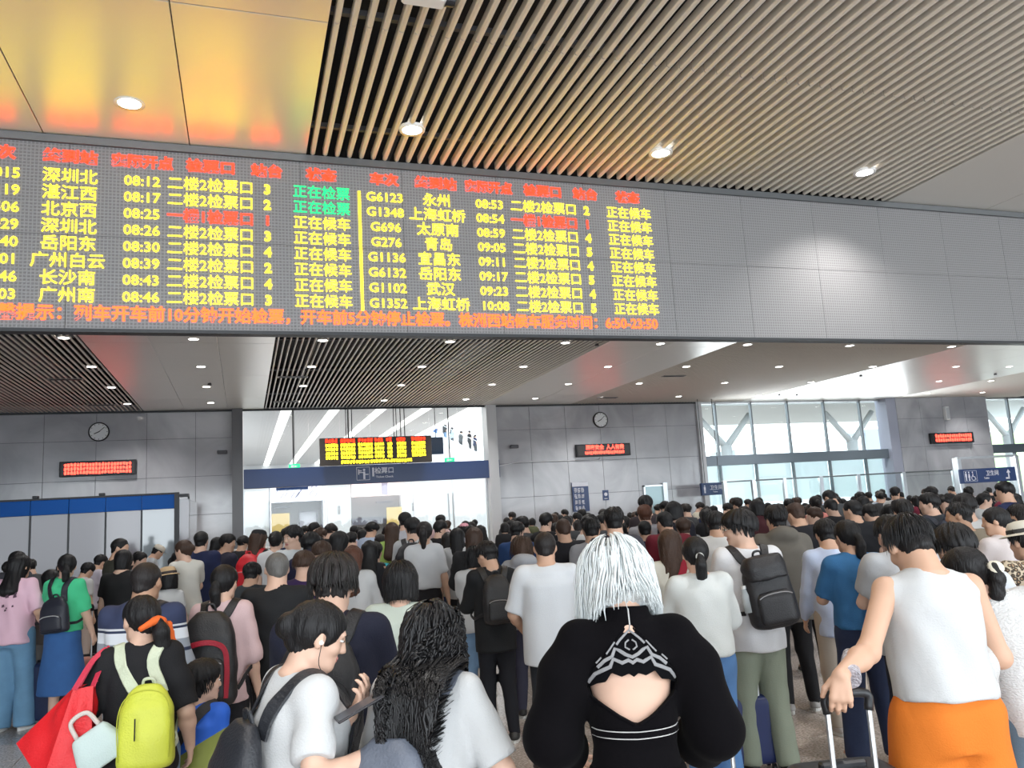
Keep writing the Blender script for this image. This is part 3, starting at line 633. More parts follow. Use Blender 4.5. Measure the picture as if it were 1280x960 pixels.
# restroom signs
def rest(px0, px1, py, y, h, label, small=False):
    x0 = ony(px0, py, y)[0]; x1 = ony(px1, py, y)[0]; z = ony((px0+px1)/2, py, y)[2]; w2 = (x1-x0)/2 - (.06 if not small else 0)
    s = empty('restroom_sign', ((x0+x1)/2, y, z)); MB().bbox(-w2, w2, -.06, .06, -h/2, h/2, .01).build('panel', m_navy, s)
    b = MB(); k = h/.5; Y0, Y1 = -.066, -.061
    def fig(cx_, skirt):
        b.disc((cx_,-.064,.13*k), .028*k, (0,1,0), .005, 12)
        if skirt: b.add([(cx_-.02*k,Y0,.09*k),(cx_+.02*k,Y0,.09*k),(cx_+.055*k,Y0,-.05*k),(cx_-.055*k,Y0,-.05*k)],[(0,3,2,1)])
        else: b.box(cx_-.04*k,cx_+.04*k,Y0,Y1,-.03*k,.09*k)
        b.box(cx_-.03*k,cx_-.006*k,Y0,Y1,-.16*k,-.03*k); b.box(cx_+.006*k,cx_+.03*k,Y0,Y1,-.16*k,-.03*k)
    L0_ = -w2*.82 if not small else -w2*.75
    fig(L0_, False)
    if not small:
        fig(L0_+.14*k, True)
        c0 = L0_+.33*k; pts = [(c0+.085*k*math.cos(a), -.064, -.07*k+.085*k*math.sin(a)) for a in np.linspace(1.9, 6.0, 14)]; b.tube(pts, .012*k, 6)
        b.disc((c0-.02*k,-.064,.13*k), .026*k, (0,1,0), .005, 12); b.tube([(c0-.02*k,-.064,.09*k),(c0-.01*k,-.064,-.02*k),(c0+.06*k,-.064,-.03*k),(c0+.1*k,-.064,-.13*k)], .014*k, 6)
        for (a, c_, d, e) in ((-.09,.5,.18,.188),(-.09,.5,-.188,-.18),(-.09,-.082,-.188,.188),(.492,.5,-.188,.188)): b.box(L0_+a*k, L0_+c_*k, Y0, Y1, d*k, e*k)
        ax = w2*.72; b.box(ax-.03*k, ax+.03*k, Y0, Y1, -.13*k, .06*k); b.box(ax-.15*k, ax+.03*k, Y0, Y1, -.17*k, -.11*k); b.add([(ax-.1*k,Y0,.05*k),(ax+.1*k,Y0,.05*k),(ax,Y0,.18*k)], [(0,1,2)])
        text_mesh('lettering', '卫生间', .2*k, m_prt, s, (w2*.13, -.066, .06*k), .002); text_mesh('lettering', 'Toilet', .1*k, m_prt, s, (-w2*.1, -.066, -.1*k), .001)
    else:
        text_mesh('lettering', '卫生间', .2*k, m_prt, s, (w2*.2, -.066, .04*k), .002); text_mesh('lettering', 'Toilet', .09*k, m_prt, s, (w2*.1, -.066, -.12*k), .001)
    b.build('pictogram', m_prt, s)
    if small: MB().tube([(-w2*.6,0,h/2),(-w2*.6,0,ZC-z)], .012, 6).tube([(w2*.6,0,h/2),(w2*.6,0,ZC-z)], .012, 6).build('hanger_rod', m_dark, s)
    tag(s, label, 'sign'); return s
rest(1197, 1270, 594, 19.5, .44, 'large navy restroom sign with white figures and arrow at the right')
s = empty('sign_frame', (0, 19.6, 0)); b = MB()
for px in (1199, 1272): x = ony(px, 600, 19.6)[0]; b.bbox(x-.09, x+.09, -.1, .1, 0, 2.6, .02)
x0 = ony(1199, 600, 19.6)[0]; x1 = ony(1272, 600, 19.6)[0]; b.box(x0, x1, -.05, .05, 2.55, 2.62); b.build('upright', m_steel, s); tag(s, 'steel frame holding the large restroom sign', 'frame')
rest(876, 906, 611, 24.2, .42, 'small navy restroom sign at the left end of the right glazing', True)
# blue-headed glass booth on the left
bo = empty('glass_booth', (0, 20, 0)); m_bb = mat('blue_booth_header', (.006,.085,.36), .45, spec=.15); m_bg = mat('smoked_grey_glass', (.15,.14,.165), .08, 0.0, spec=.7)
xb = [-8.05, -7.3, -6.57, -5.84, -5.11, -4.38, -3.64, -2.91, -2.18, -1.45]
for i in range(len(xb)-1):
    MB().bbox(xb[i]+.012, xb[i+1]-.012, 0, .03, .1, 2.30, .004).build('glass_panel', m_bg if i < len(xb)-2 else mat('clear_booth_glass', (.22,.26,.29), .05, 0, spec=.9), bo)
    MB().bbox(xb[i]+.004, xb[i+1]-.004, -.03, .05, 2.30, 2.62, .005).build('header_panel', m_bb, bo)
b = MB()
for x in xb: b.box(x-.018, x+.018, -.02, .05, 0, 2.3)
b.box(-8.05,-1.4,-.04,.06,2.62,2.66); b.box(-8.05,-1.4,-.02,.05,0,.1); b.box(-1.5,-1.4,-.06,.1,0,2.66); b.box(-1.24,-1.2,.3,.4,0,2.6); b.box(-1.5,-1.2,-.02,.4,2.56,2.62)
b.build('frame', m_dark, bo)
MB().box(-1.42,-1.2,.02,3.5,.1,2.5).build('side_glass', m_bg, bo)
for x in (-6.2, -4.3, -3.0): MB().bbox(x-.06,x+.06,.0,.1,2.66,2.72,.01).build('spotlight', m_dark, bo)
tag(bo, 'long glass booth with a bright blue header against the left wall', 'booth')
# queue barrier rails near the left of the gate
qb = empty('queue_barrier', (0, 21, 0)); b = MB()
for x in (-.9, .0, .9, 1.8): b.tube([(x,0,0),(x,0,1.25)], .03, 8)
b.build('post', m_steel, qb); MB().tube([(-.9,0,1.25),(1.8,0,1.25)], .025, 8).tube([(-.9,0,1.0),(1.8,0,1.0)], .02, 8).build('rail', m_steel, qb); tag(qb, 'steel queue barrier beside the left end of gate 1', 'barrier')
# ================================================================ figure modelling: implicit surfaces meshed with surface nets
class Field:
    def __init__(s, lo, hi, h):
        s.h = h; s.lo = np.array(lo, float) - 2*h; n = np.ceil((np.array(hi) + 2*h - s.lo)/h).astype(int) + 1
        s.ax = [(s.lo[i] + h*np.arange(n[i])).astype(np.float32) for i in range(3)]; s.n = n
        s.F = np.full(n, 0.3, np.float32)
    def sub(s, lo, hi, pad):
        sl = []
        for i in range(3):
            a = int(max(0, math.floor((lo[i]-pad-s.lo[i])/s.h))); b = int(min(s.n[i], math.ceil((hi[i]+pad-s.lo[i])/s.h)+1))
            if b <= a: return None
            sl.append(slice(a, b))
        return tuple(sl)
    def pts(s, sl): return s.ax[0][sl[0]][:,None,None], s.ax[1][sl[1]][None,:,None], s.ax[2][sl[2]][None,None,:]
    def apply(s, fn, lo, hi, k=0.0, op='u'):
        sl = s.sub(lo, hi, k + 2.5*s.h)
        if sl is None: return s
        d = fn(*s.pts(sl)).astype(np.float32); A = s.F[sl]
        if op == 'u':
            if k > 0: q = np.maximum(k - np.abs(A-d), 0)/k; s.F[sl] = np.minimum(A, d) - q*q*k*0.25
            else: s.F[sl] = np.minimum(A, d)
        else:
            d = -d
            if k > 0: q = np.maximum(k - np.abs(A-d), 0)/k; s.F[sl] = np.maximum(A, d) + q*q*k*0.25
            else: s.F[sl] = np.maximum(A, d)
        return s
    def cone(s, a, b, ra, rb, k=0.02, op='u', cut=False, flat=None):
        a = np.array(a, float); b = np.array(b, float); ab = b-a; L2 = float(ab @ ab) + 1e-9; L = math.sqrt(L2); r = max(ra, rb)
        def fn(x, y, z):
            px, py, pz = x-a[0], y-a[1], z-a[2]; t = (px*ab[0] + py*ab[1] + pz*ab[2])/L2; tc = np.clip(t, 0, 1)
            dx, dy, dz = px-tc*ab[0], py-tc*ab[1], pz-tc*ab[2]
            if flat is not None:
                f = dx*flat[0][0] + dy*flat[0][1] + dz*flat[0][2]; q = (1/flat[1] - 1)
                dx, dy, dz = dx + f*flat[0][0]*q, dy + f*flat[0][1]*q, dz + f*flat[0][2]*q
            d = np.sqrt(dx*dx+dy*dy+dz*dz) - (ra + tc*(rb-ra))
            if cut: d = np.maximum(d, (t-1)*L)
            return d
        return s.apply(fn, np.minimum(a, b)-r, np.maximum(a, b)+r, k, op)
    def ell(s, c, r, R=None, k=0.02, op='u', low=None):
        c = np.array(c, float); r = np.array(r, float); m = float(r.max())
        def fn(x, y, z):
            x, y, z = x-c[0], y-c[1], z-c[2]
            if R is not None: x, y, z = (x*R[0][0]+y*R[1][0]+z*R[2][0], x*R[0][1]+y*R[1][1]+z*R[2][1], x*R[0][2]+y*R[1][2]+z*R[2][2])
            q = np.sqrt((x/r[0])**2 + (y/r[1])**2 + (z/r[2])**2); g = np.sqrt((x/r[0]**2)**2 + (y/r[1]**2)**2 + (z/r[2]**2)**2) + 1e-6
            return q*(q-1)/g
        return s.apply(fn, c-m, c+m, k, op)
    def prof(s, o, R, tab, k=0.02, op='u', e=2.3, cap=0.0):    # tab rows: z, rx, ry, cx, cy in the frame (o, R)
        tab = np.array(tab, float); o = np.array(o, float); rm = float(tab[:,1:3].max()) + .08; R = np.array(R)
        P = [o + R @ np.array([0,0,z]) for z in (tab[0,0], tab[-1,0])]
        def fn(x, y, z):
            x, y, z = x-o[0], y-o[1], z-o[2]
            X, Y, Z = (x*R[0][0]+y*R[1][0]+z*R[2][0], x*R[0][1]+y*R[1][1]+z*R[2][1], x*R[0][2]+y*R[1][2]+z*R[2][2])
            rx = np.interp(Z, tab[:,0], tab[:,1]); ry = np.interp(Z, tab[:,0], tab[:,2]); cx_ = np.interp(Z, tab[:,0], tab[:,3]); cy_ = np.interp(Z, tab[:,0], tab[:,4])
            q = (np.abs((X-cx_)/rx)**e + np.abs((Y-cy_)/ry)**e)**(1/e); d = (q-1)*np.minimum(rx, ry)
            return np.maximum(d, np.maximum(tab[0,0]-Z, Z-tab[-1,0]) - cap)
        return s.apply(fn, np.minimum(P[0], P[1])-rm, np.maximum(P[0], P[1])+rm, k, op)
    def half(s, p, n_, keep=-1, k=0.0):                     # keep the side where (x-p).n*keep > 0
        p = np.array(p); n_ = np.array(n_, float)
        x, y, z = s.pts((slice(None),)*3); d = ((x-p[0])*n_[0] + (y-p[1])*n_[1] + (z-p[2])*n_[2])*(-keep)
        s.F = np.maximum(s.F, d.astype(np.float32)); return s
    def mesh(s):
        F = s.F; F[0] = F[-1] = .3; F[:,0] = F[:,-1] = .3; F[:,:,0] = F[:,:,-1] = .3
        S = F < 0; c = [S[i:S.shape[0]-1+i, j:S.shape[1]-1+j, k:S.shape[2]-1+k] for i in (0,1) for j in (0,1) for k in (0,1)]
        an = c[0].copy(); al = c[0].copy()
        for q in c[1:]: an |= q; al &= q
        I, J, K = np.nonzero(an & ~al)
        if len(I) == 0: return np.zeros((0,3)), np.zeros((0,4), int)
        val = {(i,j,k): F[I+i, J+j, K+k] for i in (0,1) for j in (0,1) for k in (0,1)}
        acc = np.zeros((len(I), 3), np.float32); cnt = np.zeros(len(I), np.float32)
        for ax in range(3):
            for u in (0,1):
                for v_ in (0,1):
                    p = [u, v_]; p.insert(ax, 0); q = list(p); q[ax] = 1
                    a, b = val[tuple(p)], val[tuple(q)]; m = (a < 0) != (b < 0); t = np.where(m, a/(a-b+1e-12), 0)
                    for d in range(3): acc[:,d] += np.where(m, (t if d == ax else p[d]), 0)
                    cnt += m
        V = acc/cnt[:,None] + np.stack([I,J,K], 1); V = s.lo + V*s.h
        idx = np.full(F.shape, -1, np.int32); idx[I,J,K] = np.arange(len(I)); Q = []
        for ax in range(3):
            a = S[tuple(slice(0,-1) if d == ax else slice(None) for d in range(3))]; b = S[tuple(slice(1,None) if d == ax else slice(None) for d in range(3))]
            i, j, k = np.nonzero(a != b); P = [i, j, k]; fl = a[i,j,k]; u, v_ = [d for d in range(3) if d != ax]
            def cell(du, dv): q = list(P); q[u] = q[u]-du; q[v_] = q[v_]-dv; return idx[q[0], q[1], q[2]]
            q = np.stack([cell(1,1), cell(0,1), cell(0,0), cell(1,0)], 1)
            if ax == 1: fl = ~fl
            q = np.where(fl[:,None], q, q[:,::-1]); Q.append(q)
        Q = np.concatenate(Q); Q = Q[(Q >= 0).all(1)]; return V, Q
def vnormals(V, Q):
    n = np.cross(V[Q[:,2]]-V[Q[:,0]], V[Q[:,3]]-V[Q[:,1]]); N = np.zeros_like(V)
    for k in range(4): np.add.at(N, Q[:,k], n)
    return N/(np.linalg.norm(N, axis=1, keepdims=True)+1e-9)
def cluster(V, Q, hide, g):                                # coarser mesh where clothes hide the body
    key = np.floor(V/g).astype(np.int64); k1 = key[:,0]*4000003 + key[:,1]*2003 + key[:,2]; k1 = np.where(hide, k1, 10**15 + np.arange(len(V)))
    u, inv = np.unique(k1, return_inverse=True); inv = inv.ravel(); W = np.zeros((len(u), 3)); np.add.at(W, inv, V); W /= np.bincount(inv)[:,None]
    P = inv[Q]; same = np.stack([P[:,i] == P[:,(i+1) % 4] for i in range(4)], 1); ns = same.sum(1)
    full = P[(ns == 0) & (P[:,0] != P[:,2]) & (P[:,1] != P[:,3])]; t3 = P[ns == 1]; s3 = same[ns == 1]; j = s3.argmax(1); r = np.arange(len(t3))
    tri = np.stack([t3[r, j], t3[r, (j+2) % 4], t3[r, (j+3) % 4]], 1); tri = tri[(tri[:,0] != tri[:,1]) & (tri[:,1] != tri[:,2]) & (tri[:,0] != tri[:,2])]
    _, k = np.unique(np.sort(tri, 1), axis=0, return_index=True); tri = tri[k]; used = np.zeros(len(W), bool); used[full.ravel()] = True; used[tri.ravel()] = True; mp = np.cumsum(used)-1
    return W[used], mp[full], mp[tri]
def tomesh_mixed(name, V, Q, T3, m, parent):
    me = bpy.data.meshes.new(name); V = np.asarray(V, np.float32); lp = np.concatenate([Q.ravel(), T3.ravel()]).astype(np.int32)
    me.vertices.add(len(V)); me.vertices.foreach_set('co', V.ravel()); me.loops.add(len(lp)); me.loops.foreach_set('vertex_index', lp); me.polygons.add(len(Q)+len(T3))
    me.polygons.foreach_set('loop_start', np.concatenate([np.arange(len(Q))*4, Q.size + np.arange(len(T3))*3]).astype(np.int32)); me.polygons.foreach_set('use_smooth', np.ones(len(Q)+len(T3), bool)); me.update(calc_edges=True); me.materials.append(m); return link(name, me, parent)
def relax(V, Q, it=1):
    for _ in range(it):
        S = np.zeros_like(V); C = np.zeros(len(V))
        for a, b in ((0,1),(1,2),(2,3),(3,0)):
            for p, q in ((a,b),(b,a)): np.add.at(S, Q[:,p], V[Q[:,q]]); np.add.at(C, Q[:,p], 1)
        V = V*.5 + .5*S/np.maximum(C,1)[:,None]
    return V
def folds(V, Q, amp, seed=0, fz=9.0, fx=28.0):              # soft cloth creases
    if amp <= 0 or len(V) == 0: return V
    r = np.random.default_rng(seed); N = vnormals(V, Q); d = np.zeros(len(V))
    for k in range(5):
        a = r.uniform(-.9,.9); f1 = fx*r.uniform(.6,1.5); f2 = fz*r.uniform(.5,1.6); ph = r.uniform(0,6.3,3)
        d += np.sin(V[:,0]*f1*math.cos(a)+V[:,1]*f1*r.uniform(-.8,.8)+V[:,2]*f2*3*math.sin(a)+ph[0]+1.5*np.sin(V[:,2]*f2+ph[1]))*np.sin(V[:,2]*f2*1.3+V[:,0]*7+ph[2])
    return V + N*(amp*d*.5)[:,None]
def tomesh(name, V, Q, m, parent, smooth=True):
    me = bpy.data.meshes.new(name); V = np.asarray(V, np.float32); Q = np.asarray(Q, np.int32)
    me.vertices.add(len(V)); me.vertices.foreach_set('co', V.ravel()); me.loops.add(Q.size); me.loops.foreach_set('vertex_index', Q.ravel())
    me.polygons.add(len(Q)); me.polygons.foreach_set('loop_start', np.arange(0, Q.size, Q.shape[1], dtype=np.int32))
    if smooth: me.polygons.foreach_set('use_smooth', np.ones(len(Q), bool))
    me.update(calc_edges=True)
    if m: me.materials.append(m)
    return link(name, me, parent)
def rotm(rx=0, ry=0, rz=0):
    cx_, sx_, cy_, sy_, cz_, sz_ = math.cos(rx), math.sin(rx), math.cos(ry), math.sin(ry), math.cos(rz), math.sin(rz)
    X = np.array([[1,0,0],[0,cx_,-sx_],[0,sx_,cx_]]); Y = np.array([[cy_,0,sy_],[0,1,0],[-sy_,0,cy_]]); Z = np.array([[cz_,-sz_,0],[sz_,cz_,0],[0,0,1]])
    return Z @ Y @ X
D2R = math.pi/180

# colours of skin and hair
SK = [mat('skin_fair', (.62,.40,.30), .55, sss=.0), mat('skin_light', (.54,.33,.23), .55), mat('skin_tan', (.42,.245,.16), .55)]
def hair_mat(name, c, rough=.5):
    return mat(name, c, rough, bump=.5, bscale=22, stretch=(9,9,.9), vary=.35, vscale=12, spec=.3)
HR = {'black': hair_mat('black_hair', (.007,.0065,.0075)), 'brown': hair_mat('dark_brown_hair', (.045,.024,.016)), 'auburn': hair_mat('auburn_hair', (.085,.032,.018)),
      'grey': hair_mat('grey_hair', (.12,.115,.11)), 'silver': hair_mat('silver_white_hair', (.66,.70,.71), .38), 'softblack': hair_mat('soft_black_hair', (.015,.012,.012))}
HS = {k: mat('strand_'+k, tuple(v*1.05 for v in c), .42, spec=.35) for k, c in (('black',(.008,.0075,.0085)),('brown',(.05,.028,.018)),('auburn',(.085,.032,.018)),('grey',(.12,.115,.11)),('silver',(.60,.64,.65)),('softblack',(.015,.013,.012)))}
CM = {}
def cloth(c, kind='cotton'):
    c = tuple(v*(.86 if min(c) > .55 else 1) for v in c); k = (tuple(round(v,3) for v in c), kind)
    if k not in CM:
        n = kind + '_cloth_%d' % len(CM)
        if kind == 'denim': CM[k] = mat(n, c, .85, bump=.35, bscale=260, vary=.22, vscale=9)
        elif kind == 'velvet': CM[k] = mat(n, c, .9, bump=.1, bscale=150, sheen=.015, spec=.04)
        elif kind == 'knit': CM[k] = mat(n, c, .9, bump=1.0, bscale=95, stretch=(1,1,1.8), vary=.06)
        elif kind == 'nylon': CM[k] = mat(n, c, .5, bump=.3, bscale=120, vary=.12, vscale=8)
        else: CM[k] = mat(n, c, .82, bump=.25, bscale=170, spec=.25)
    return CM[k]
m_sole = mat('white_rubber', (.62,.62,.6), .6); m_blk = mat('black_webbing', (.012,.012,.014), .7, bump=.3, bscale=200)
m_eye = mat('eye_white', (.75,.74,.72), .25); m_iris = mat('dark_iris', (.02,.012,.01), .2); m_lip = mat('lips', (.45,.17,.15), .45); m_brow = mat('eyebrow_hair', (.03,.022,.02), .8)
m_lens = mat('clear_spectacle', (.1,.1,.1), .2); m_phone = mat('dark_phone', (.02,.02,.025), .15); 

def ik(a, c_, l1, l2, hint):
    a = np.array(a, float); c_ = np.array(c_, float); d = c_-a; L = np.linalg.norm(d); m = (l1+l2)*.995
    if L > m: c_ = a + d*m/L; d = c_-a; L = m
    d /= L; x = (l1*l1 - l2*l2 + L*L)/(2*L); h = math.sqrt(max(l1*l1 - x*x, 0)); hn = np.array(hint, float); hn -= d*(hn @ d); hn /= np.linalg.norm(hn)+1e-9
    return a + d*x + hn*h, c_
ARMS = {'down': ((.135,.03,-.055), (.3,-1,0)), 'down_fwd': ((.13,.09,-.04), (.4,-1,0)), 'phone': ((.05,.19,.16), (.6,-.3,-1)), 'phone_hi': ((.04,.20,.23), (.6,-.2,-1)),
        'strap': ((.09,.085,.20), (.8,-.3,-1)), 'hips': ((.06,.12,.03), (1,-.6,0)), 'front': ((.0,.16,.05), (.8,-.5,-.3)), 'pull': ((.17,-.12,-.04), (.3,-1,0)), 'cross': ((-.05,.12,.13), (1,-.2,-.6))}
def skeleton(sp, s):
    J = {}; b = sp.get('b', 1.0); f = sp.get('sex', 'm') == 'f'
    hz = .538; J['hip'] = np.array([sp.get('hx',0)*s, 0, hz*s])
    R = rotm(-sp.get('lean', 2)*D2R, sp.get('roll', 0)*D2R, sp.get('twist', 0)*D2R); J['R'] = R
    T = lambda p: J['hip'] + R @ (np.array(p)*s); J['T'] = T
    sw = (.084 if f else .094)*b**.8; sh = sp.get('shrug', 0)
    J['neck'] = T((0,-.008,.296)); J['sh'] = [T((-sw,-.006,.261+sh)), T((sw,-.006,.261+sh))]
    Rh = R @ rotm(-(sp.get('hp', 8)-sp.get('lean',2)*.6)*D2R, sp.get('hr', 0)*D2R, sp.get('hyaw', 0)*D2R); J['Rh'] = Rh; hs = s/1.68*sp.get('hs', 1.0); J['hs'] = hs
    J['hc'] = T((0,.006,.323)) + Rh @ (np.array([0,.018,.088])*hs)
    l1, l2 = .168*s, .145*s; J['arm'] = []
    for i, sg in enumerate((-1, 1)):
        a = sp.get(('al','ar')[i], sp.get('arms','down'))
        if isinstance(a, str): h_, hint = ARMS[a]
        else: h_, hint = a
        t = T((h_[0]*sg, h_[1], h_[2])); hn = R @ np.array([hint[0]*sg, hint[1], hint[2]])
        e, w_ = ik(J['sh'][i], t, l1, l2, hn); J['arm'].append((e, w_))
    J['leg'] = []; ft = sp.get('feet', ((-.055,.0,8),(.055,.0,-8)))
    for i, sg in enumerate((-1, 1)):
        hp = J['hip'] + np.array([sg*.048*s, 0, -.015*s]); fx, fy, fa = ft[i]; an = np.array([fx*s, fy*s, .048*s])
        kn, an = ik(hp, an, .238*s, .235*s, (0,1,0)); J['leg'].append((hp, kn, an, fa*D2R))
    return J
def head_top(J): hs = J['hs']; return J['hc'][2] + .105*hs
def bounds(J, s, pad):
    P = [J['hip'], J['neck'], J['hc']] + [p for a in J['arm'] for p in a] + J['sh'] + [np.array([l[2][0], l[2][1], 0]) for l in J['leg']] + [l[1] for l in J['leg']]
    P = np.array(P); lo = P.min(0) - pad; hi = P.max(0) + pad; lo[2] = -.01; hi[2] = J['hc'][2] + .16*J['hs']; return lo, hi
def torso_tab(s, b, f, loose=0.0, z0=-.07, boxy=0.0):
    if f: t = [(-.09,.098,.074,0,-.004),(-.03,.102,.078,0,-.006),(.05,.085,.062,0,0),(.10,.076,.056,0,.002),(.17,.084,.066,0,.006),(.21,.089,.070,0,.008),(.245,.088,.058,0,.0),(.27,.072,.044,0,-.006),(.292,.046,.036,0,-.008)]
    else: t = [(-.09,.094,.070,0,-.002),(-.03,.096,.072,0,-.002),(.05,.090,.064,0,.0),(.10,.088,.064,0,.003),(.17,.098,.070,0,.004),(.22,.104,.068,0,.002),(.25,.100,.058,0,-.003),(.272,.078,.046,0,-.008),(.292,.050,.038,0,-.010)]
    r = []
    mx = max(q[1] for q in t[:6]); my = max(q[2] for q in t[:6])
    for (z, rx, ry, cx_, cy_) in t:
        if z < .24: rx = rx*(1-boxy) + mx*boxy; ry = ry*(1-boxy) + my*boxy
        w_ = 1.0 if z < .25 else (.6 if z < .29 else .25)
        if loose < 0 and z < .03: rx *= .92; ry *= .88
        r.append((z*s, (rx*.90*b+loose*w_*.7)*s, (ry*b**.7*.97+loose*w_)*s, cx_*s, cy_*s))
    if z0 > -.09:
        r = [q for q in r if q[0] > z0*s]; a = torso_tab(s, b, f, loose, -.2, boxy); zz = np.array([q[0] for q in a]); r.insert(0, (z0*s,) + tuple(float(np.interp(z0*s, zz, [q[i] for q in a])) for i in range(1,5)))
    elif z0 < -.09:
        q = r[0]; r.insert(0, (z0*s, q[1]+.004*s, q[2]+.004*s, q[3], q[4]))
    return r
def hand_prims(F, w_, fd, s, side, curl=.5, fine=True, palm=None):
    # w_ wrist, fd forearm direction; palm = outward palm normal
    fd = fd/np.linalg.norm(fd); pn = np.array(palm if palm is not None else (-side, 0, 0), float); pn -= fd*(pn @ fd); pn /= np.linalg.norm(pn)+1e-9
    sd = np.cross(fd, pn)*side; k = s/1.7; bx = sd   # thumb side
    P = lambda u, v_, n_: w_ + fd*u*k + bx*v_*k + pn*n_*k
    if np.dot(bx, np.array([0,1,0])) < 0 and palm is None: bx = -bx; P = lambda u, v_, n_: w_ + fd*u*k + bx*v_*k + pn*n_*k
    for v_ in (-.022, 0, .022): F.cone(P(.01, v_*.7, 0), P(.078, v_*1.15, .004), .016*k, .0145*k, .012*k, flat=(pn, .8))
    if not fine:
        F.cone(P(.07,-.01,.004), P(.11,-.01,.03), .017*k, .012*k, .012*k); F.cone(P(.07,.012,.004), P(.115,.01,.03), .017*k, .012*k, .012*k); F.cone(P(.03,.03,.01), P(.07,.045,.028), .013*k, .01*k, .01*k); return
    for j, (v_, L) in enumerate(((.033,.072),(.011,.080),(-.011,.074),(-.032,.058))):
        p = P(.082 - abs(v_-.005)*.25, v_*.95, .004); a = curl*.55*(1+.12*j); d = fd; ang = 0
        for q, (ln, r0, r1) in enumerate(((.45,.0092,.0085),(.32,.0084,.0078),(.24,.0078,.0068))):
            ang += a*(1.0 if q == 0 else 1.15); dd = fd*math.cos(ang) + pn*math.sin(ang) + bx*v_*1.2*(1 if curl < .8 else .2); dd /= np.linalg.norm(dd)
            p2 = p + dd*L*ln*k*1.05; F.cone(p, p2, r0*k, r1*k, .003); p = p2
    p = P(.022, .03, .008); 
    for ln, r0, r1, (du, dv, dn) in ((.036,.0125,.0105,(.75,.62,.35)),(.03,.0105,.0088,(.85,.25,.5))):
        dd = fd*du + bx*dv + pn*dn; dd /= np.linalg.norm(dd); p2 = p + dd*ln*k; F.cone(p, p2, r0*k, r1*k, .006); p = p2
def head_prims(F, J, f, detail):
    hs, c_, R = J['hs'], J['hc'], J['Rh']; P = lambda x, y, z: c_ + R @ (np.array([x,y,z])*hs)
    F.ell(P(0,-.012,.018), np.array([.076,.095,.084])*hs, R, .02)
    F.ell(P(0,.026,-.038), np.array([.058 if not f else .055,.058,.074])*hs, R, .03*hs)
    F.cone(P(-.02,.058,-.088), P(.02,.058,-.088), .020*hs, .020*hs, .025*hs)
    F.cone(P(-.045,.0,-.075), P(-.012,.06,-.092), .018*hs, .016*hs, .025*hs); F.cone(P(.045,.0,-.075), P(.012,.06,-.092), .018*hs, .016*hs, .025*hs)
    for sg in (-1, 1): F.ell(P(sg*.076,-.002,-.012), np.array([.009,.019,.033])*hs, R @ rotm(.15,0,-sg*.35), .004*hs)
    if detail:
        F.cone(P(-.032,.078,.022), P(.032,.078,.022), .0105*hs, .0105*hs, .014*hs)
        for sg in (-1, 1): F.ell(P(sg*.031,.0945,.002), np.array([.017,.013,.010])*hs, R, .010*hs, 's')
        for sg in (-1, 1): F.ell(P(sg*.038,.060,-.030), np.array([.020,.020,.018])*hs, R, .02*hs)
        F.cone(P(0,.084,.008), P(0,.1,-.030), .0075*hs, .011*hs, .009*hs); F.cone(P(-.011,.092,-.034), P(.011,.092,-.034), .0075*hs, .0075*hs, .006*hs)
        F.cone(P(-.017,.080,-.058), P(.017,.080,-.058), .0075*hs, .0075*hs, .006*hs); F.cone(P(-.013,.079,-.068), P(.013,.079,-.068), .0075*hs, .0075*hs, .006*hs)
    else:
        F.cone(P(0,.080,.008), P(0,.096,-.030), .008*hs, .012*hs, .012*hs)
def body_mesh(sp, s, J, h, detail):
    f = sp.get('sex','m') == 'f'; b = sp.get('b', 1.0); lo, hi = bounds(J, s, .13*s); F = Field(lo, hi, h); R = J['R']
    F.prof(J['hip'], R, torso_tab(s, b, f, sp.get('slim', -.011)), .015*s, cap=.0)
    F.ell(J['hip']+np.array([0,-.006*s,-.035*s]), np.array([.066*b,.046,.045])*s, None, .01*s)
    nk = (.030 if f else .036)*s*sp.get('nk', 1.0)
    F.cone(J['neck'], J['hc'] + J['Rh'] @ (np.array([0,-.022,-.05])*J['hs']), nk*1.08, nk, .03*s)
    for i in (0, 1):
        sh = J['sh'][i]; e, w_ = J['arm'][i]; sg = (-1, 1)[i]
        F.cone(J['T']((sg*.03,-.008,.274)), sh, .014*s, .0235*s*b, .022*s)
        F.cone(sh, e, .0275*s*b**.5, .0225*s, .018*s); F.cone(e, e+(w_-e)*.35, .0235*s, .0240*s, .015*s); F.cone(e+(w_-e)*.3, w_, .0238*s, .0150*s, .012*s)
        curl = sp.get('curl', .55); pl = sp.get(('pl','pr')[i]); hd = sp.get(('hl','hr_')[i])
        hand_prims(F, w_, np.array(hd, float) if hd is not None else w_-e, s, sg, curl, h < .0085, pl)
        hp, kn, an, fa = J['leg'][i]; lk = .74 if sp.get('bot', {}).get('kind', 'trousers') == 'trousers' else .94
        F.cone(hp, kn, .050*s*lk*b**.5, .034*s*lk, .02*s); F.cone(kn, kn+(an-kn)*.35, .034*s*lk, .0345*s*lk, .015*s); F.cone(kn+(an-kn)*.3, an, .0345*s*lk, .021*s, .012*s)
        F.cone(an, an+np.array([math.sin(-fa)*.08*s, math.cos(fa)*.08*s, -.022*s]), .022*s, .016*s, .015*s)
    head_prims(F, J, f, detail)
    V, Q = F.mesh(); return V, Q
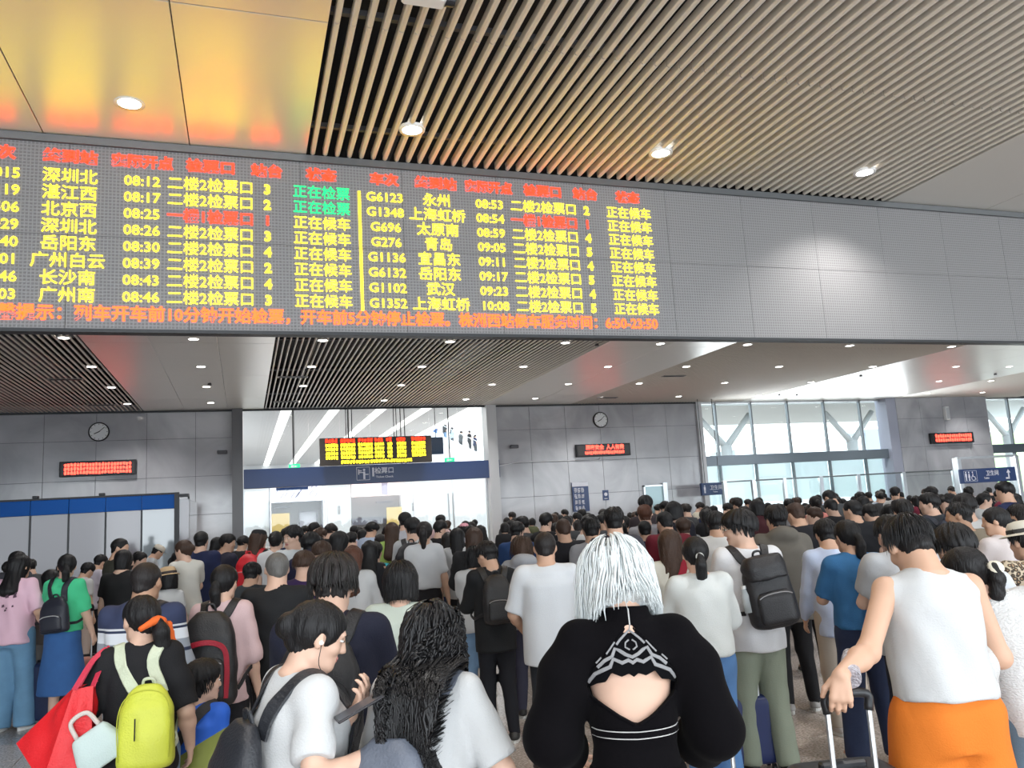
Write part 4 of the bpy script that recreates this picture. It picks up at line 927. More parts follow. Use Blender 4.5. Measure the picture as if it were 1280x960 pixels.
def top_mesh(sp, s, J, h, seed):
    t = sp['top']; f = sp.get('sex','m') == 'f'; b = sp.get('b', 1.0); lo, hi = bounds(J, s, .15*s); lo[2] = .25*s; hi[2] = J['neck'][2]+.10*s
    if t.get('hem', -.07) < -.2: lo[2] = .15*s
    F = Field(lo, hi, h); R = J['R']; lz = t.get('loose', .014); sl = t.get('sleeve', 'short'); hem = t.get('hem', -.07)
    F.prof(J['hip'], R, torso_tab(s, b, f, lz, hem, t.get('boxy', .55)), .02*s)
    for i in (0, 1):
        sh = J['sh'][i]; e, w_ = J['arm'][i]; sg = (-1, 1)[i]
        if sl == 'none':
            F.cone(J['T']((sg*.033,-.010,.281)), J['T']((sg*.090*b,-.006,.262)), .021*s, .0285*s, .025*s); continue
        r0 = (.030+lz*.42)*s*b**.5; F.cone(J['T']((sg*.033,-.010,.277)), sh, .0215*s, r0*.90, .035*s)
        if sl == 'short': F.cone(sh, sh+(e-sh)*t.get('sl', .72), r0, r0*t.get('flare', 1.08), .018*s, cut=True)
        elif sl == 'elbow': F.cone(sh, e, r0, r0*1.02, .018*s); F.cone(e, e+(w_-e)*.18, r0*1.02, r0*1.02, .015*s, cut=True)
        elif sl == 'long': F.cone(sh, e, r0, r0*.86, .018*s); F.cone(e, e+(w_-e)*.55, r0*.86, r0*.78, .02*s); F.cone(e+(w_-e)*.5, e+(w_-e)*.97, r0*.78, r0*.55, .02*s, cut=True)
        elif sl == 'puff':
            q = sh+(e-sh)*.35+np.array([sg*.008*s, 0, .0])
            F.cone(sh+np.array([sg*.002*s,0,-.002*s]), q, .033*s, .043*s, .025*s); F.cone(q, e, .043*s, .046*s, .02*s); F.cone(e, e+(w_-e)*.45, .046*s, .041*s, .02*s); F.cone(e+(w_-e)*.45, e+(w_-e)*.9, .044*s, .020*s, .02*s, cut=True)
    nz = t.get('neckcut', .302)
    if t.get('collar'):
        F.cone(J['T']((0,-.006,.290)), J['T']((0,-.002,.290+t['collar'])), .044*s, .041*s, .012*s, cut=True)
    elif t.get('hood'):
        F.ell(J['T']((0,-.05,.295)), np.array([.075,.05,.045])*s, R, .02*s); F.cone(J['T']((0,0,.28)), J['T']((0,-.01,.318)), .05*s, .047*s, .02*s, cut=True)
    else: F.cone(J['T']((0,-.004,.278)), J['T']((0,-.006,nz)), .042*s, .039*s, .02*s, cut=True)
    if t.get('hole'): t['hole'](F, J, s)
    V, Q = F.mesh(); V = relax(V, Q, 1); return folds(V, Q, t.get('fold', .0065), seed), Q
def bot_mesh(sp, s, J, h, seed):
    t = sp['bot']; kind = t.get('kind', 'trousers'); f = sp.get('sex','m') == 'f'; b = sp.get('b', 1.0); lo, hi = bounds(J, s, .12*s); hi[2] = J['hip'][2]+.14*s; lo[0] = min(l[2][0] for l in J['leg'])-.14*s; hi[0] = max(l[2][0] for l in J['leg'])+.14*s
    lo[1] = min(-.14*s, min(l[2][1] for l in J['leg'])-.1*s); hi[1] = max(.14*s, max(l[1][1] for l in J['leg'])+.1*s)
    F = Field(lo, hi, h); w_ = t.get('w', 1.0); wz = t.get('waist', .07)
    I3 = np.eye(3); tab = [(-.085*s,.078*b*s,.070*s,0,-.004*s),(-.05*s,.090*b*s,.077*s,0,-.002*s),(0,.093*b*s,.077*s,0,0),(wz*s,(.080 if f else .084)*b*s,.064*s,0,0)]
    F.prof(J['hip'], J['R'] if t.get('follow', 1) else I3, tab, .02*s)
    if kind == 'skirt':
        z1 = t.get('hem', .28); fl_ = t.get('flare', .125)
        F.prof((J['hip'][0],0,0), I3, [(z1*s, fl_*s, fl_*.85*s, 0,0.01),(.44*s,.104*s,.085*s,0,0),(.53*s,.094*s,.076*s,0,0)], .02*s)
    else:
        for hp, kn, an, fa in J['leg']:
            if kind == 'trousers':
                cuff = t.get('cuff', .034)*s; c_ = an + np.array([0,-.004*s,-.022*s*t.get('len',1.0)])
                F.cone(hp, kn, .056*s*w_*b**.5, .042*s*w_, .015*s); F.cone(kn, c_, .042*s*w_, cuff, .02*s, cut=True)
            elif kind == 'shorts':
                F.cone(hp, hp+(kn-hp)*t.get('cutat', .8), .067*s*w_, .070*s*w_, .015*s, cut=True)
    V, Q = F.mesh(); V = relax(V, Q, 1); return folds(V, Q, t.get('fold', .004), seed+5, 6, 22), Q
def shoe(J, s, i, h, root, m, sole):
    hp, kn, an, fa = J['leg'][i]; d = np.array([-math.sin(fa), math.cos(fa), 0]); a = np.array([an[0], an[1], 0]); F = Field(a-np.array([.2,.2,.0])*s, a+np.array([.2,.2,.09])*s, h)
    F.cone(a-d*.020*s+np.array([0,0,.022*s]), a+d*.075*s+np.array([0,0,.018*s]), .024*s, .022*s, .01*s); F.cone(a+np.array([0,0,.03*s]), a+np.array([0,-.0,.058*s]), .026*s, .024*s, .015*s, cut=True)
    F.half((0,0,.012*s), (0,0,1), 1); V, Q = F.mesh(); o = tomesh('shoe', relax(V,Q,1), Q, m, root)
    b = MB(); n = 16; v = []
    for z in (0, .014*s):
        for k in range(n):
            th = 2*math.pi*k/n; lx, ly = .027*s*math.sin(th)*(1+.1*math.cos(th)), .073*s*math.cos(th)+.028*s
            v.append(a + d*ly + np.array([d[1], -d[0], 0])*lx + np.array([0,0,z]))
    b.add(v, [(k, (k+1)%n, n+(k+1)%n, n+k) for k in range(n)] + [tuple(range(n))[::-1], tuple(range(n,2*n))]).build('sole', sole, o)
    return o
def hair_mesh(sp, s, J, h, seed):
    st = sp.get('hair', 'short'); hs, c_, R = J['hs'], J['hc'], J['Rh']; P = lambda x, y, z: c_ + R @ (np.array([x,y,z])*hs)
    vol = sp.get('vol', 1.0); T = J['T']; lo = c_ - .22*hs; hi = c_ + .2*hs; ln = sp.get('hlen', 0)
    if st in ('long','curly'): lo = lo - np.array([.05,.12,.3])*s
    if st in ('pony','hipony','side','braid'): lo = lo - np.array([.06,.1,.22])*s
    F = Field(lo, hi, h); t = {'buzz': .004, 'short': .015, 'mop': .026, 'bowl': .024, 'crop': .010}.get(st, .012)*vol
    if st in ('pony','hipony','bun','side','braid'): t = .009*vol
    E = lambda z: F.ell(P(0,-.013,.020), np.array([.076+z,.096+z,.085+z])*hs, R, .0)
    if st in ('bob','long','curly','wig'):
        w_ = {'bob': .094, 'long': .088, 'curly': .105, 'wig': .108}[st]*vol; zb = {'bob': -.115, 'long': -.12, 'curly': -.12, 'wig': -.10}[st] - ln
        E(.012*vol if st != 'wig' else .022)
        F.prof(P(0,-.012,0), R, [(zb*hs, w_*.9*hs, (.082 if st != 'wig' else .09)*hs, 0, -.012*hs),(-.04*hs, w_*hs, .097*hs, 0, -.006*hs),(.03*hs, w_*.96*hs, .104*hs*vol**.5, 0, 0),(.055*hs, w_*.82*hs, .09*hs, 0, 0)], .035*hs)
        if st in ('long','curly'):
            L = sp.get('L', .22); dn = T((0,-.075,.285-L)); w2 = .085 if st == 'long' else .11
            F.cone(P(-.03,-.05,-.07), dn+np.array([-.030*s,0,0]), .05*hs*vol, .026*s, .04*hs); F.cone(P(.03,-.05,-.07), dn+np.array([.030*s,0,0]), .05*hs*vol, .026*s, .04*hs); F.cone(P(0,-.06,-.07), dn, .055*hs*vol, .035*s, .04*hs)
    else:
        if st in ('short','mop','crop'):
            E(t); n0 = R @ np.array([0,-.55,1.0]); n0 /= np.linalg.norm(n0); F.half(P(0,-.09,{'short': -.022, 'mop': -.018, 'crop': .002}[st]), n0, 1); E(.0035)
        else: E(t)
        if st in ('short','mop','bowl'): F.ell(P(0,-.005,.050), np.array([.078+t*.5,.09+t*.4,.072])*hs, R, .02*hs)
        if st == 'mop': F.ell(P(0,.035,.05), np.array([.075,.07,.055])*hs, R, .02*hs)
        nape = {'buzz': -.07, 'crop': -.078, 'short': -.082, 'mop': -.066, 'bowl': -.03}.get(st, -.07)
        n_ = R @ np.array([0,-.35,1.0]); F.half(P(0,-.09,nape), n_/np.linalg.norm(n_), 1)
        if st in ('mop','bowl','short'): pass
        else: F.cone(P(0,-.07,-.05), P(0,-.06,-.075), .035*hs, .02*hs, .02*hs)
        if st in ('short','mop','crop','buzz','pony','bun','side','hipony'):
            q_ = (.0595 if sp.get('sex','m') == 'm' else .050)*(.96 if st == 'buzz' else 1.0); F.cone(P(0,-.026,-.03), P(0,-.036,{'crop': -.078, 'buzz': -.072, 'mop': -.078}.get(st, -.084)), q_*1.06*hs, q_*hs, .012*hs, cut=True)
        if st in ('pony','hipony','side','braid'):
            z0 = {'pony': -.03, 'hipony': .035, 'side': -.03, 'braid': -.03}[st]; sx = .03 if st == 'side' else 0; L = sp.get('L', .17)*hs/.99; b0 = P(sx,-.108,z0); back = R @ np.array([0,-1,0])
            m1 = b0 + back*.035*hs + np.array([0,0,-.05*hs]); m2 = b0 + back*.02*hs + np.array([sx*.5,0,-.12*hs]); m3 = m2 + np.array([sx*.4,.005,-max(.02, L-.12*hs)])
            F.cone(b0, b0+back*.02*hs, .022*hs, .024*hs, .015*hs); F.cone(b0+back*.02*hs, m1, .024*hs, .032*hs*vol, .01*hs); F.cone(m1, m2, .032*hs*vol, .031*hs*vol, .01*hs); F.cone(m2, m3, .031*hs*vol, .012*hs, .01*hs)
        if st == 'bun': F.ell(P(0,-.115,.0), np.array([.04,.035,.042])*hs*vol, R, .008*hs)
    # face and ears come free of the hair
    fr = {'bob': .058, 'long': .058, 'curly': .06, 'wig': .06}.get(st, .064)
    F.ell(P(0,.095,-.035+sp.get('fringe',0)), np.array([fr,.066,.085])*hs, R, .012*hs, 's')
    F.ell(P(0,.075,-.10), np.array([fr,.07,.08])*hs, R, .012*hs, 's')
    if st not in ('bob','long','curly','wig','bowl'):
        for sg in (-1, 1): F.ell(P(sg*.088,.012,-.030), np.array([.022,.03,.042])*hs, R, .008*hs, 's')
        F.ell(P(0,.03,-.10), np.array([.09,.075,.065])*hs, R, .008*hs, 's')
    V, Q = F.mesh()
    if len(V) and h < .02:                                  # grooves between locks
        V = relax(V, Q, 1); N = vnormals(V, Q); L_ = (V-c_) @ R/hs; r = np.random.default_rng(seed)
        az = np.arctan2(L_[:,0], -(L_[:,1]+.03)); el = L_[:,2]; d = np.zeros(len(V)); am = {'buzz': .0006, 'crop': .0015, 'short': .003, 'mop': .005, 'wig': .003, 'curly': .006, 'bowl': .0025, 'long': .003}.get(st, .0022)
        for k in range(4): f1 = r.uniform(9, 24); ph = r.uniform(0, 6.3, 2); d += np.sin(az*f1 + ph[0] + 2.2*np.sin(el*(18 if st != 'curly' else 40)+ph[1]+az))
        V = V + N*(am*d*.5)[:,None]
    return V, Q
def strands(name, sp, J, s, n, L, m, root, w_=.0035, vol=.022, wave=.004, seed=0, steps=10, zmin=-.2, frontcut=.35, curl=0.0, spread=1.0, tipout=0.0, part=0.0, cloth_back=None, rootz=-.45, zend=None, zjit=.008, flare=0.0, squeeze=1.0):
    hs, C, R = J['hs'], J['hc'], J['Rh']; r = np.random.default_rng(seed)
    u = r.normal(size=(n*4, 3)); u /= np.linalg.norm(u, axis=1, keepdims=True); u = u[(u[:,2] > rootz) & ~((u[:,1] > frontcut) & (u[:,2] < .55))][:n]; n = len(u)
    rad = np.array([.078,.098,.088]); cen = np.array([0,-.013,.020]); crown = _n(np.array([part,-.35,.93]))
    lay = r.uniform(.25, 1, n)[:,None]*vol; p = cen + u*(rad + lay); path = [p.copy()]; Ls = (L*r.uniform(.75, 1.05, n))[:,None]; st = Ls/steps; azr = np.arctan2(u[:,0], -u[:,1]); ph = np.stack([azr*2.2+np.sin(azr*5), azr*1.8+np.sin(azr*4), azr*2], 1) + r.normal(0, .18, (n, 3))
    down = np.linalg.solve(R, np.array([0,0,-1.0]))
    d = u - crown; d -= u*(d*u).sum(1, keepdims=True); d /= np.linalg.norm(d, axis=1, keepdims=True)+1e-6
    for k in range(1, steps+1):
        g = d + down*(.25+.11*k); g /= np.linalg.norm(g, axis=1, keepdims=True); p = p + g*st
        q = (p-cen)/(rad+lay); q[:,2] = np.maximum(q[:,2], -.15) if True else q[:,2]; qq = np.linalg.norm(q, axis=1, keepdims=True)
        flat = np.linalg.norm(q[:,:2], axis=1, keepdims=True); low = (p[:,2:3] < cen[2]-.02)
        sc = np.where(low, np.maximum(1, .93/np.maximum(flat, .2)), np.maximum(1, 1/np.maximum(qq, .2)))
        inner = (~low) | (p[:,2:3] > -.13); np_ = cen + (p-cen)*np.concatenate([sc, sc, np.where(low, 1, sc)], 1); p = np.where(inner & (qq < 1.3), np_, p)
        d = g.copy()
        if flare: p[:,:2] = np.where(p[:,2:3] < .0, cen[:2]+(p[:,:2]-cen[:2])*(1+flare), p[:,:2])
        if tipout and k > steps*.6: p[:,:2] += (p[:,:2]-cen[:2])*tipout*.1
        o = np.stack([np.sin(k*1.1+ph[:,0]), np.sin(k*1.3+ph[:,1]), np.sin(k*.9+ph[:,2])], 1)*wave*min(1, k/4)
        if curl: o = o + np.stack([np.cos(k*1.6+ph[:,0]), np.sin(k*1.6+ph[:,0]), 0*ph[:,0]], 1)*curl*min(1, k/5)
        path.append(p+o)
    PL = np.stack(path, 1); PL[...,0] *= np.interp(PL[...,2], [-.45,-.12], [squeeze, 1.0])
    if zend is not None:
        ze = zend + r.normal(0, zjit, n); T0 = np.arange(steps+1)/steps
        for i_ in range(n):
            zz = PL[i_,:,2]; bl = np.nonzero(zz < ze[i_])[0]
            if len(bl) and bl[0] > 1:
                f_ = (bl[0]-.5)/steps; tq = T0*f_; PL[i_] = np.stack([np.interp(tq, T0, PL[i_,:,c]) for c in range(3)], 1)
    Pw = PL*hs; Pw = C + Pw @ R.T                       # n, steps+1, 3
    if cloth_back is not None:                                         # hang over the back instead of cutting through it
        Tq = (Pw - J['hip']) @ J['R']/s; yb = np.interp(Tq[...,2], [0,.1,.2,.27,.30,.33], [-.085,-.085,-.095,-.085,-.062,-.02])-cloth_back; m_ = (Tq[...,2] < .32) & (np.abs(Tq[...,0]) < .11)
        Tq[...,1] = np.where(m_ & (Tq[...,1] > yb) & (Tq[...,1] < .05), yb - (np.abs(Tq[...,1]-yb)*.15), Tq[...,1]); Pw = J['hip'] + (Tq*s) @ J['R'].T
    tg = np.gradient(Pw, axis=1); tg /= np.linalg.norm(tg, axis=2, keepdims=True)+1e-9; out = Pw - (C + R @ (cen*hs)); a = np.cross(tg, out); a /= np.linalg.norm(a, axis=2, keepdims=True)+1e-9; bq = np.cross(a, tg)
    tt = np.linspace(0, 1, steps+1)[None,:,None]; wv = w_*hs*(1-tt**3*.85)*r.uniform(.6,1.3,(n,1,1)); V = np.stack([Pw + a*wv, Pw + bq*wv*.45, Pw - a*wv], 2).reshape(-1, 3)
    i = (np.arange(n)*(steps+1)*3)[:,None,None]; k = (np.arange(steps)*3)[None,:,None]; c3 = np.array([0,1,2])[None,None,:]; c4 = (c3+1) % 3
    Q = np.stack([i+k+c3, i+k+c4, i+k+3+c4, i+k+3+c3], -1).reshape(-1, 4)
    return stuff(tomesh(name, V, Q, m, root))
def head_parts(root, sp, s, J, glasses=False):
    hs, c_, R = J['hs'], J['hc'], J['Rh']; P = lambda x, y, z: c_ + R @ (np.array([x,y,z])*hs)
    for sg in (-1, 1):
        F = Field(P(sg*.031,.082,.003)-.018*hs, P(sg*.031,.082,.003)+.018*hs, .0022); F.ell(P(sg*.031,.0775,.002), np.array([.0135,.0105,.0048])*hs, R, 0); V, Q = F.mesh(); e = tomesh('eye', V, Q, m_eye, root)
        MB().disc(P(sg*.031,.0880,.002), .0045*hs, R @ np.array([0,1,0]), .002, 12).build('iris', m_iris, e)
        MB().tube([P(sg*.017,.091,.019), P(sg*.031,.0925,.023), P(sg*.046,.083,.019)], [.0022*hs,.0028*hs,.0012*hs], 6).build('eyebrow', m_brow, root)
    F = Field(P(0,.086,-.062)-.03*hs, P(0,.086,-.062)+.03*hs, .0025); F.cone(P(-.016,.0815,-.0585), P(.016,.0815,-.0585), .0078*hs, .0078*hs, 0); F.cone(P(-.013,.0805,-.0675), P(.013,.0805,-.0675), .0078*hs, .0078*hs, .002); V, Q = F.mesh(); tomesh('lips', V, Q, m_lip, root)
    if glasses:
        b = MB()
        for sg in (-1, 1):
            b.tube([P(sg*(.033+.021*math.cos(a)), .101, .0+.017*math.sin(a)) for a in np.linspace(0, 2*math.pi, 17)], .0014*hs, 5); b.tube([P(sg*.054,.1,.006), P(sg*.074,.06,.008), P(sg*.08,-.005,.004)], .0014*hs, 5)
        b.tube([P(-.012,.102,.002), P(.012,.102,.002)], .0014*hs, 5).build('glasses', m_lens, root)
HAIRCOL = {}
def person(sp):
    """builds one figure from its description and returns the root (and its joints)"""
    d = sp['d']; top = at(sp['px'], sp['py'], d); J1 = skeleton(sp, 1.0); s = top[2]/(head_top(J1) + {'mop': .012, 'wig': .02, 'cap': .01}.get(sp.get('hair'), .004))
    if 's' in sp: s = sp['s']
    J = skeleton(sp, s); rz = YAW + sp.get('yaw', 0)*D2R; c_, s_ = math.cos(rz), math.sin(rz); hx, hy = J['hc'][0], J['hc'][1]
    root = empty('person', (top[0]-(c_*hx - s_*hy), top[1]-(s_*hx + c_*hy), 0), rz); tag(root, sp['label'], 'person', sp.get('group', 'people crowded in the station hall'))
    h = sp.get('h') or (.0065 if d < 3.6 else .0105 if d < 5.2 else .0135 if d < 7.3 else .0180); seed = sp.get('seed', int(sp['px']*7+sp['py'])); sp['seed'] = seed
    V, Q = body_mesh(sp, s, J, h, d < 12); V = relax(V, Q, 1) if d >= 3.6 else V
    tq = (V - J['hip']) @ J['R']/s; kd = sp['bot'].get('kind', 'trousers'); zc_ = .27 if not sp['top'].get('hole') else .06
    hide = (tq[:,2] < zc_) & (np.abs(tq[:,0]) < .085) & (V[:,2] > .50*s); rr2 = .05*s
    if kd == 'trousers':
        for hp, kn, an, fa in J['leg']: hide |= (V[:,2] < .46*s) & (np.hypot(V[:,0]-np.interp(V[:,2], [an[2], kn[2], hp[2]], [an[0], kn[0], hp[0]]), V[:,1]-np.interp(V[:,2], [an[2], kn[2], hp[2]], [an[1], kn[1], hp[1]])) < .05*s) & (V[:,2] > .06*s)
        hide |= (V[:,2] > .45*s) & (V[:,2] < .53*s) & (np.abs(V[:,0]-J['hip'][0]) < .085*s)
    for i in (0, 1):                                       # keep the hands fine
        hide &= np.linalg.norm(V - J['arm'][i][1], axis=1) > .12*s
    V, Q, T3 = cluster(V, Q, hide, max(3.2*h, .028)); tomesh_mixed('body', V, Q, T3, SK[sp.get('skin', 0)], root)
    hc = max(h*1.32, .0108) if not sp['top'].get('hole') else .0072
    if sp.get('top'): V, Q = top_mesh(sp, s, J, hc, seed); sp['tVQ'] = (V, Q); m = sp['top'].get('mat') or cloth(sp['top']['c'], sp['top'].get('cloth', 'cotton')); tomesh(sp['top'].get('name', 'shirt'), V, Q, m, root)
    if sp.get('bot'): V, Q = bot_mesh(sp, s, J, hc*1.35, seed); m = sp['bot'].get('mat') or cloth(sp['bot']['c'], sp['bot'].get('cloth', 'cotton')); tomesh(sp['bot'].get('name') or sp['bot'].get('kind', 'trousers'), V, Q, m, root)
    hm = HR[sp.get('hc', 'black')]
    if sp.get('hair', 'short') != 'none':
        V, Q = hair_mesh(sp, s, J, .0085 if d < 3.6 else min(h, .0135), seed)
        if len(V): tomesh('hair', V, Q, hm, root)
    for i in (0, 1):
        if sp.get('shoes', 1): shoe(J, s, i, max(h*.9, .009), root, cloth(sp.get('shoec', (.02,.02,.02)), 'nylon'), m_sole)
    if sp.get('face'): head_parts(root, sp, s, J, sp.get('glasses', False))
    if 'locks' not in sp and d < 8.3 and sp.get('hair') in ('short','crop','mop','bob','bowl'):
        sp['locks'] = dict(n=190, L={'short': .05, 'crop': .035, 'mop': .075, 'bob': .16, 'bowl': .09}[sp['hair']], w_=.005, vol={'crop': .012, 'short': .017}.get(sp['hair'], .022), steps=5, wave=.001, rootz=-.02, frontcut=.6, zend={'bob': -.12, 'bowl': -.04}.get(sp['hair'], -.05), zjit=.006)
    if sp.get('locks'): k = dict(sp['locks']); strands('hair_strand', sp, J, s, k.pop('n', 500), k.pop('L', .16), HS[sp.get('hc','black')], root, seed=seed, **k)
    if sp.get('hair') in ('pony','side','hipony','braid') and d < 9:
        z0 = .035 if sp['hair'] == 'hipony' else -.03; sx = .03 if sp['hair'] == 'side' else 0; R = J['Rh']; hs = J['hs']; bk = R @ np.array([0,-1,0]); p = J['hc'] + R @ (np.array([sx,-.112,z0])*hs) + bk*.018*hs
        MB().disc(p, .026*hs, bk, .016*hs, 14).build('hair_tie', cloth(sp.get('tie', (.03,.03,.03))), root, True)
    root['_s'] = s; sp['J'] = J; sp['s_'] = s; sp['root'] = root; return root, J, s
# ================================================================ bags and carried things
def place(sp, o, name, label, cat, group=None):             # an Empty standing at point o of the person's own frame
    r = sp['root']; rz = r.rotation_euler[2]; c_, s_ = math.cos(rz), math.sin(rz); e = empty(name, (r.location[0]+c_*o[0]-s_*o[1], r.location[1]+s_*o[0]+c_*o[1], o[2]), rz); tag(e, label, cat, group); e['_o'] = [float(v) for v in o]; return e
def put(e, name, V, Q, m, parent=None, smooth=True): return tomesh(name, np.asarray(V) - np.array(e['_o']), Q, m, parent or e, smooth)
def putb(e, name, mb, m, parent=None, smooth=False):
    o = e['_o']; mb.v = [(v[0]-o[0], v[1]-o[1], v[2]-o[2]) for v in mb.v]; return mb.build(name, m, parent or e, smooth)
def spline(P, n=6):
    P = [np.array(p, float) for p in P]; P = [2*P[0]-P[1]] + P + [2*P[-1]-P[-2]]; out = []
    for i in range(1, len(P)-2):
        for t in np.arange(n)/n:
            a, b, c_, d = P[i-1:i+3]; out.append(.5*((2*b)+(c_-a)*t+(2*a-5*b+4*c_-d)*t*t+(3*b-a-3*c_+d)*t**3))
    out.append(P[-2]); return out
def backpack(sp, label, c, w=.085, hh=.25, dp=.075, zt=.28, m=None, pocket=None, pc=None, strapc=None, sides=(0,1), xo=0.0, tilt=0, bottle=False, zipc=None, lz=.012, yo=0.0, name='backpack', wide=1.0, trim=None, flap=False):
    s, J = sp['s_'], sp['J']; m = m or cloth(c, 'nylon'); ms = cloth(strapc or tuple(v*.8 for v in c), 'nylon'); T = J['T']; R = J['R'] @ rotm(0, tilt*D2R, 0); yb = -(.072+lz*.7)-yo; zb = zt-hh; zm = (zt+zb)/2; O = T((xo, yb-dp/2, zm)); e = place(sp, O, name, label, 'backpack' if name == 'backpack' else 'bag')
    h = .0095 if sp['d'] < 4.6 else .014
    F = Field(O-.26*s, O+.26*s, h); H = hh/2
    F.prof(O, R, [(-H*s,w*.86*s*wide,dp*.42*s,0,0),(-H*.85*s,w*s*wide,dp*.55*s,0,-.004*s),(-H*.2*s,w*1.0*s,dp*.56*s,0,-.004*s),(H*.45*s,w*.93*s,dp*.46*s,0,.0),(H*.8*s,w*.72*s,dp*.34*s,0,.008*s),(H*s,w*.40*s,dp*.2*s,0,.016*s)], 0, 'u', 2.9, .0)
    V, Q = F.mesh(); V = relax(V, Q, 3); put(e, 'bag_body', folds(V, Q, .003, sp['seed'], 14, 30), Q, m)
    if pocket != 0:
        F = Field(O-.26*s, O+.26*s, h); F.prof(O+R @ (np.array([0,-dp*.52,-H*.38])*s), R, [(-H*.5*s,w*.70*s,dp*.16*s,0,0),(-H*.4*s,w*.78*s,dp*.24*s,0,0),(H*.25*s,w*.76*s,dp*.22*s,0,0),(H*.42*s,w*.6*s,dp*.12*s,0,.004)], 0, 'u', 3.2, .0); V, Q = F.mesh(); put(e, 'front_pocket', relax(V, Q, 2), Q, cloth(pc, 'nylon') if pc else m)
        b = MB(); zz = -H*.38+H*.36; pts = [O + R @ (np.array([x*w*.7, -dp*(.70+.03*(1-x*x)), zz-.012*abs(x)**3])*s) for x in np.linspace(-1,1,9)]; b.tube(pts, .0022*s, 5); putb(e, 'zip', b, cloth(zipc or (.25,.25,.26), 'nylon'))
    if trim is not None:
        pts = spline([O + R @ (np.array(q)*s) for q in ((-w*.88,-dp*.45,-H*.2),(-w*.80,-dp*.5,H*.1),(-w*.5,-dp*.60,H*.28),(w*.2,-dp*.62,H*.36),(w*.72,-dp*.56,H*.22),(w*.84,-dp*.56,-H*.2),(w*.80,-dp*.56,-H*.8))]); putb(e, 'trim_band', MB().ribbon(pts, [R @ np.array([0,-1,0])]*len(pts), .020*s, .006*s), cloth(trim, 'nylon'))
    if flap:
        F = Field(O-.26*s, O+.26*s, h); F.prof(O+R @ (np.array([0,-dp*.1,H*.72])*s), R, [(-H*.36*s,w*.85*s,dp*.62*s,0,-.004*s),(0,w*.92*s,dp*.62*s,0,0),(H*.3*s,w*.75*s,dp*.42*s,0,.0)], 0, 'u', 2.8, 0); V, Q = F.mesh(); put(e, 'flap', folds(relax(V, Q, 2), Q, .004, 3, 16, 40), Q, m)
    pts = spline([O + R @ (np.array(q)*s) for q in ((-.018,dp*.3,H*.93),(-.012,dp*.2,H*1.12),(.012,dp*.2,H*1.12),(.018,dp*.3,H*.93))]); putb(e, 'handle', MB().tube(pts, .0045*s, 6), ms)
    for i in sides:
        sg = (-1,1)[i]; b_ = sp.get('b',1.0); g = lz+.006
        pts = spline([T(q) for q in ((xo+sg*.035, yb-.004, zt-.03), (sg*.052, yb+.012-g*.3, .262), (sg*.064*b_, -.035, .300+g*.6), (sg*.068*b_, .02, .300+g*.5), (sg*.074*b_, .062+g, .25), (sg*.085*b_, .080+g, .17), (sg*.104*b_, .055+g*.7, .09), (sg*(.108*b_+g*.8), -.01, .055), (xo+sg*w*.9, yb-.01, zb+.05))], 5)
        from mathutils.bvhtree import BVHTree
        if '_bvh' not in sp: sp['_bvh'] = BVHTree.FromPolygons([tuple(v) for v in sp['tVQ'][0]], [tuple(int(i) for i in q) for q in sp['tVQ'][1]])
        for ii in range(3, len(pts)-3):
            h_ = sp['_bvh'].find_nearest(Vector(pts[ii]))
            if h_[0] is not None: pts[ii] = np.array(h_[0]) + np.array(h_[1])*.005
        for _ in range(2): pts = [pts[0]] + [(pts[i-1]+pts[i]*2+pts[i+1])/4 for i in range(1, len(pts)-1)] + [pts[-1]]
        nr = []
        for p in pts: q = J['R'].T @ (p-J['hip'])/s; nr.append(J['R'] @ np.array([q[0]*.8, q[1], max(0, (q[2]-.24))*3.2]))
        k = len(pts); wd = [ (.034 if j < k*.62 else .016)*s for j in range(k)]
        putb(e, 'strap', MB().ribbon(pts, nr, wd, .007*s), ms)
    if bottle:
        p = O + R @ (np.array([-w*1.02, -dp*.1, -H*.45])*s); bt_ = place(sp, p, 'water_bottle', 'clear plastic bottle tucked in the side pocket of the black backpack', 'bottle'); z_ = R @ np.array([0,0,1.0]); mg = mat('clear_plastic', (.75,.82,.85), .12, alpha=.55)
        putb(bt_, 'bottle_body', MB().tube([p, p+z_*.11, p+z_*.135, p+z_*.15], [.03,.03,.016,.013], 14), mg, None, True); putb(bt_, 'bottle_cap', MB().tube([p+z_*.15, p+z_*.17], .016, 12), m_white)
    return e, O
def ptw(sp, p):                                              # person frame -> world
    r = sp['root']; rz = r.rotation_euler[2]; c_, s_ = math.cos(rz), math.sin(rz); return np.array([r.location[0]+c_*p[0]-s_*p[1], r.location[1]+s_*p[0]+c_*p[1], p[2]])
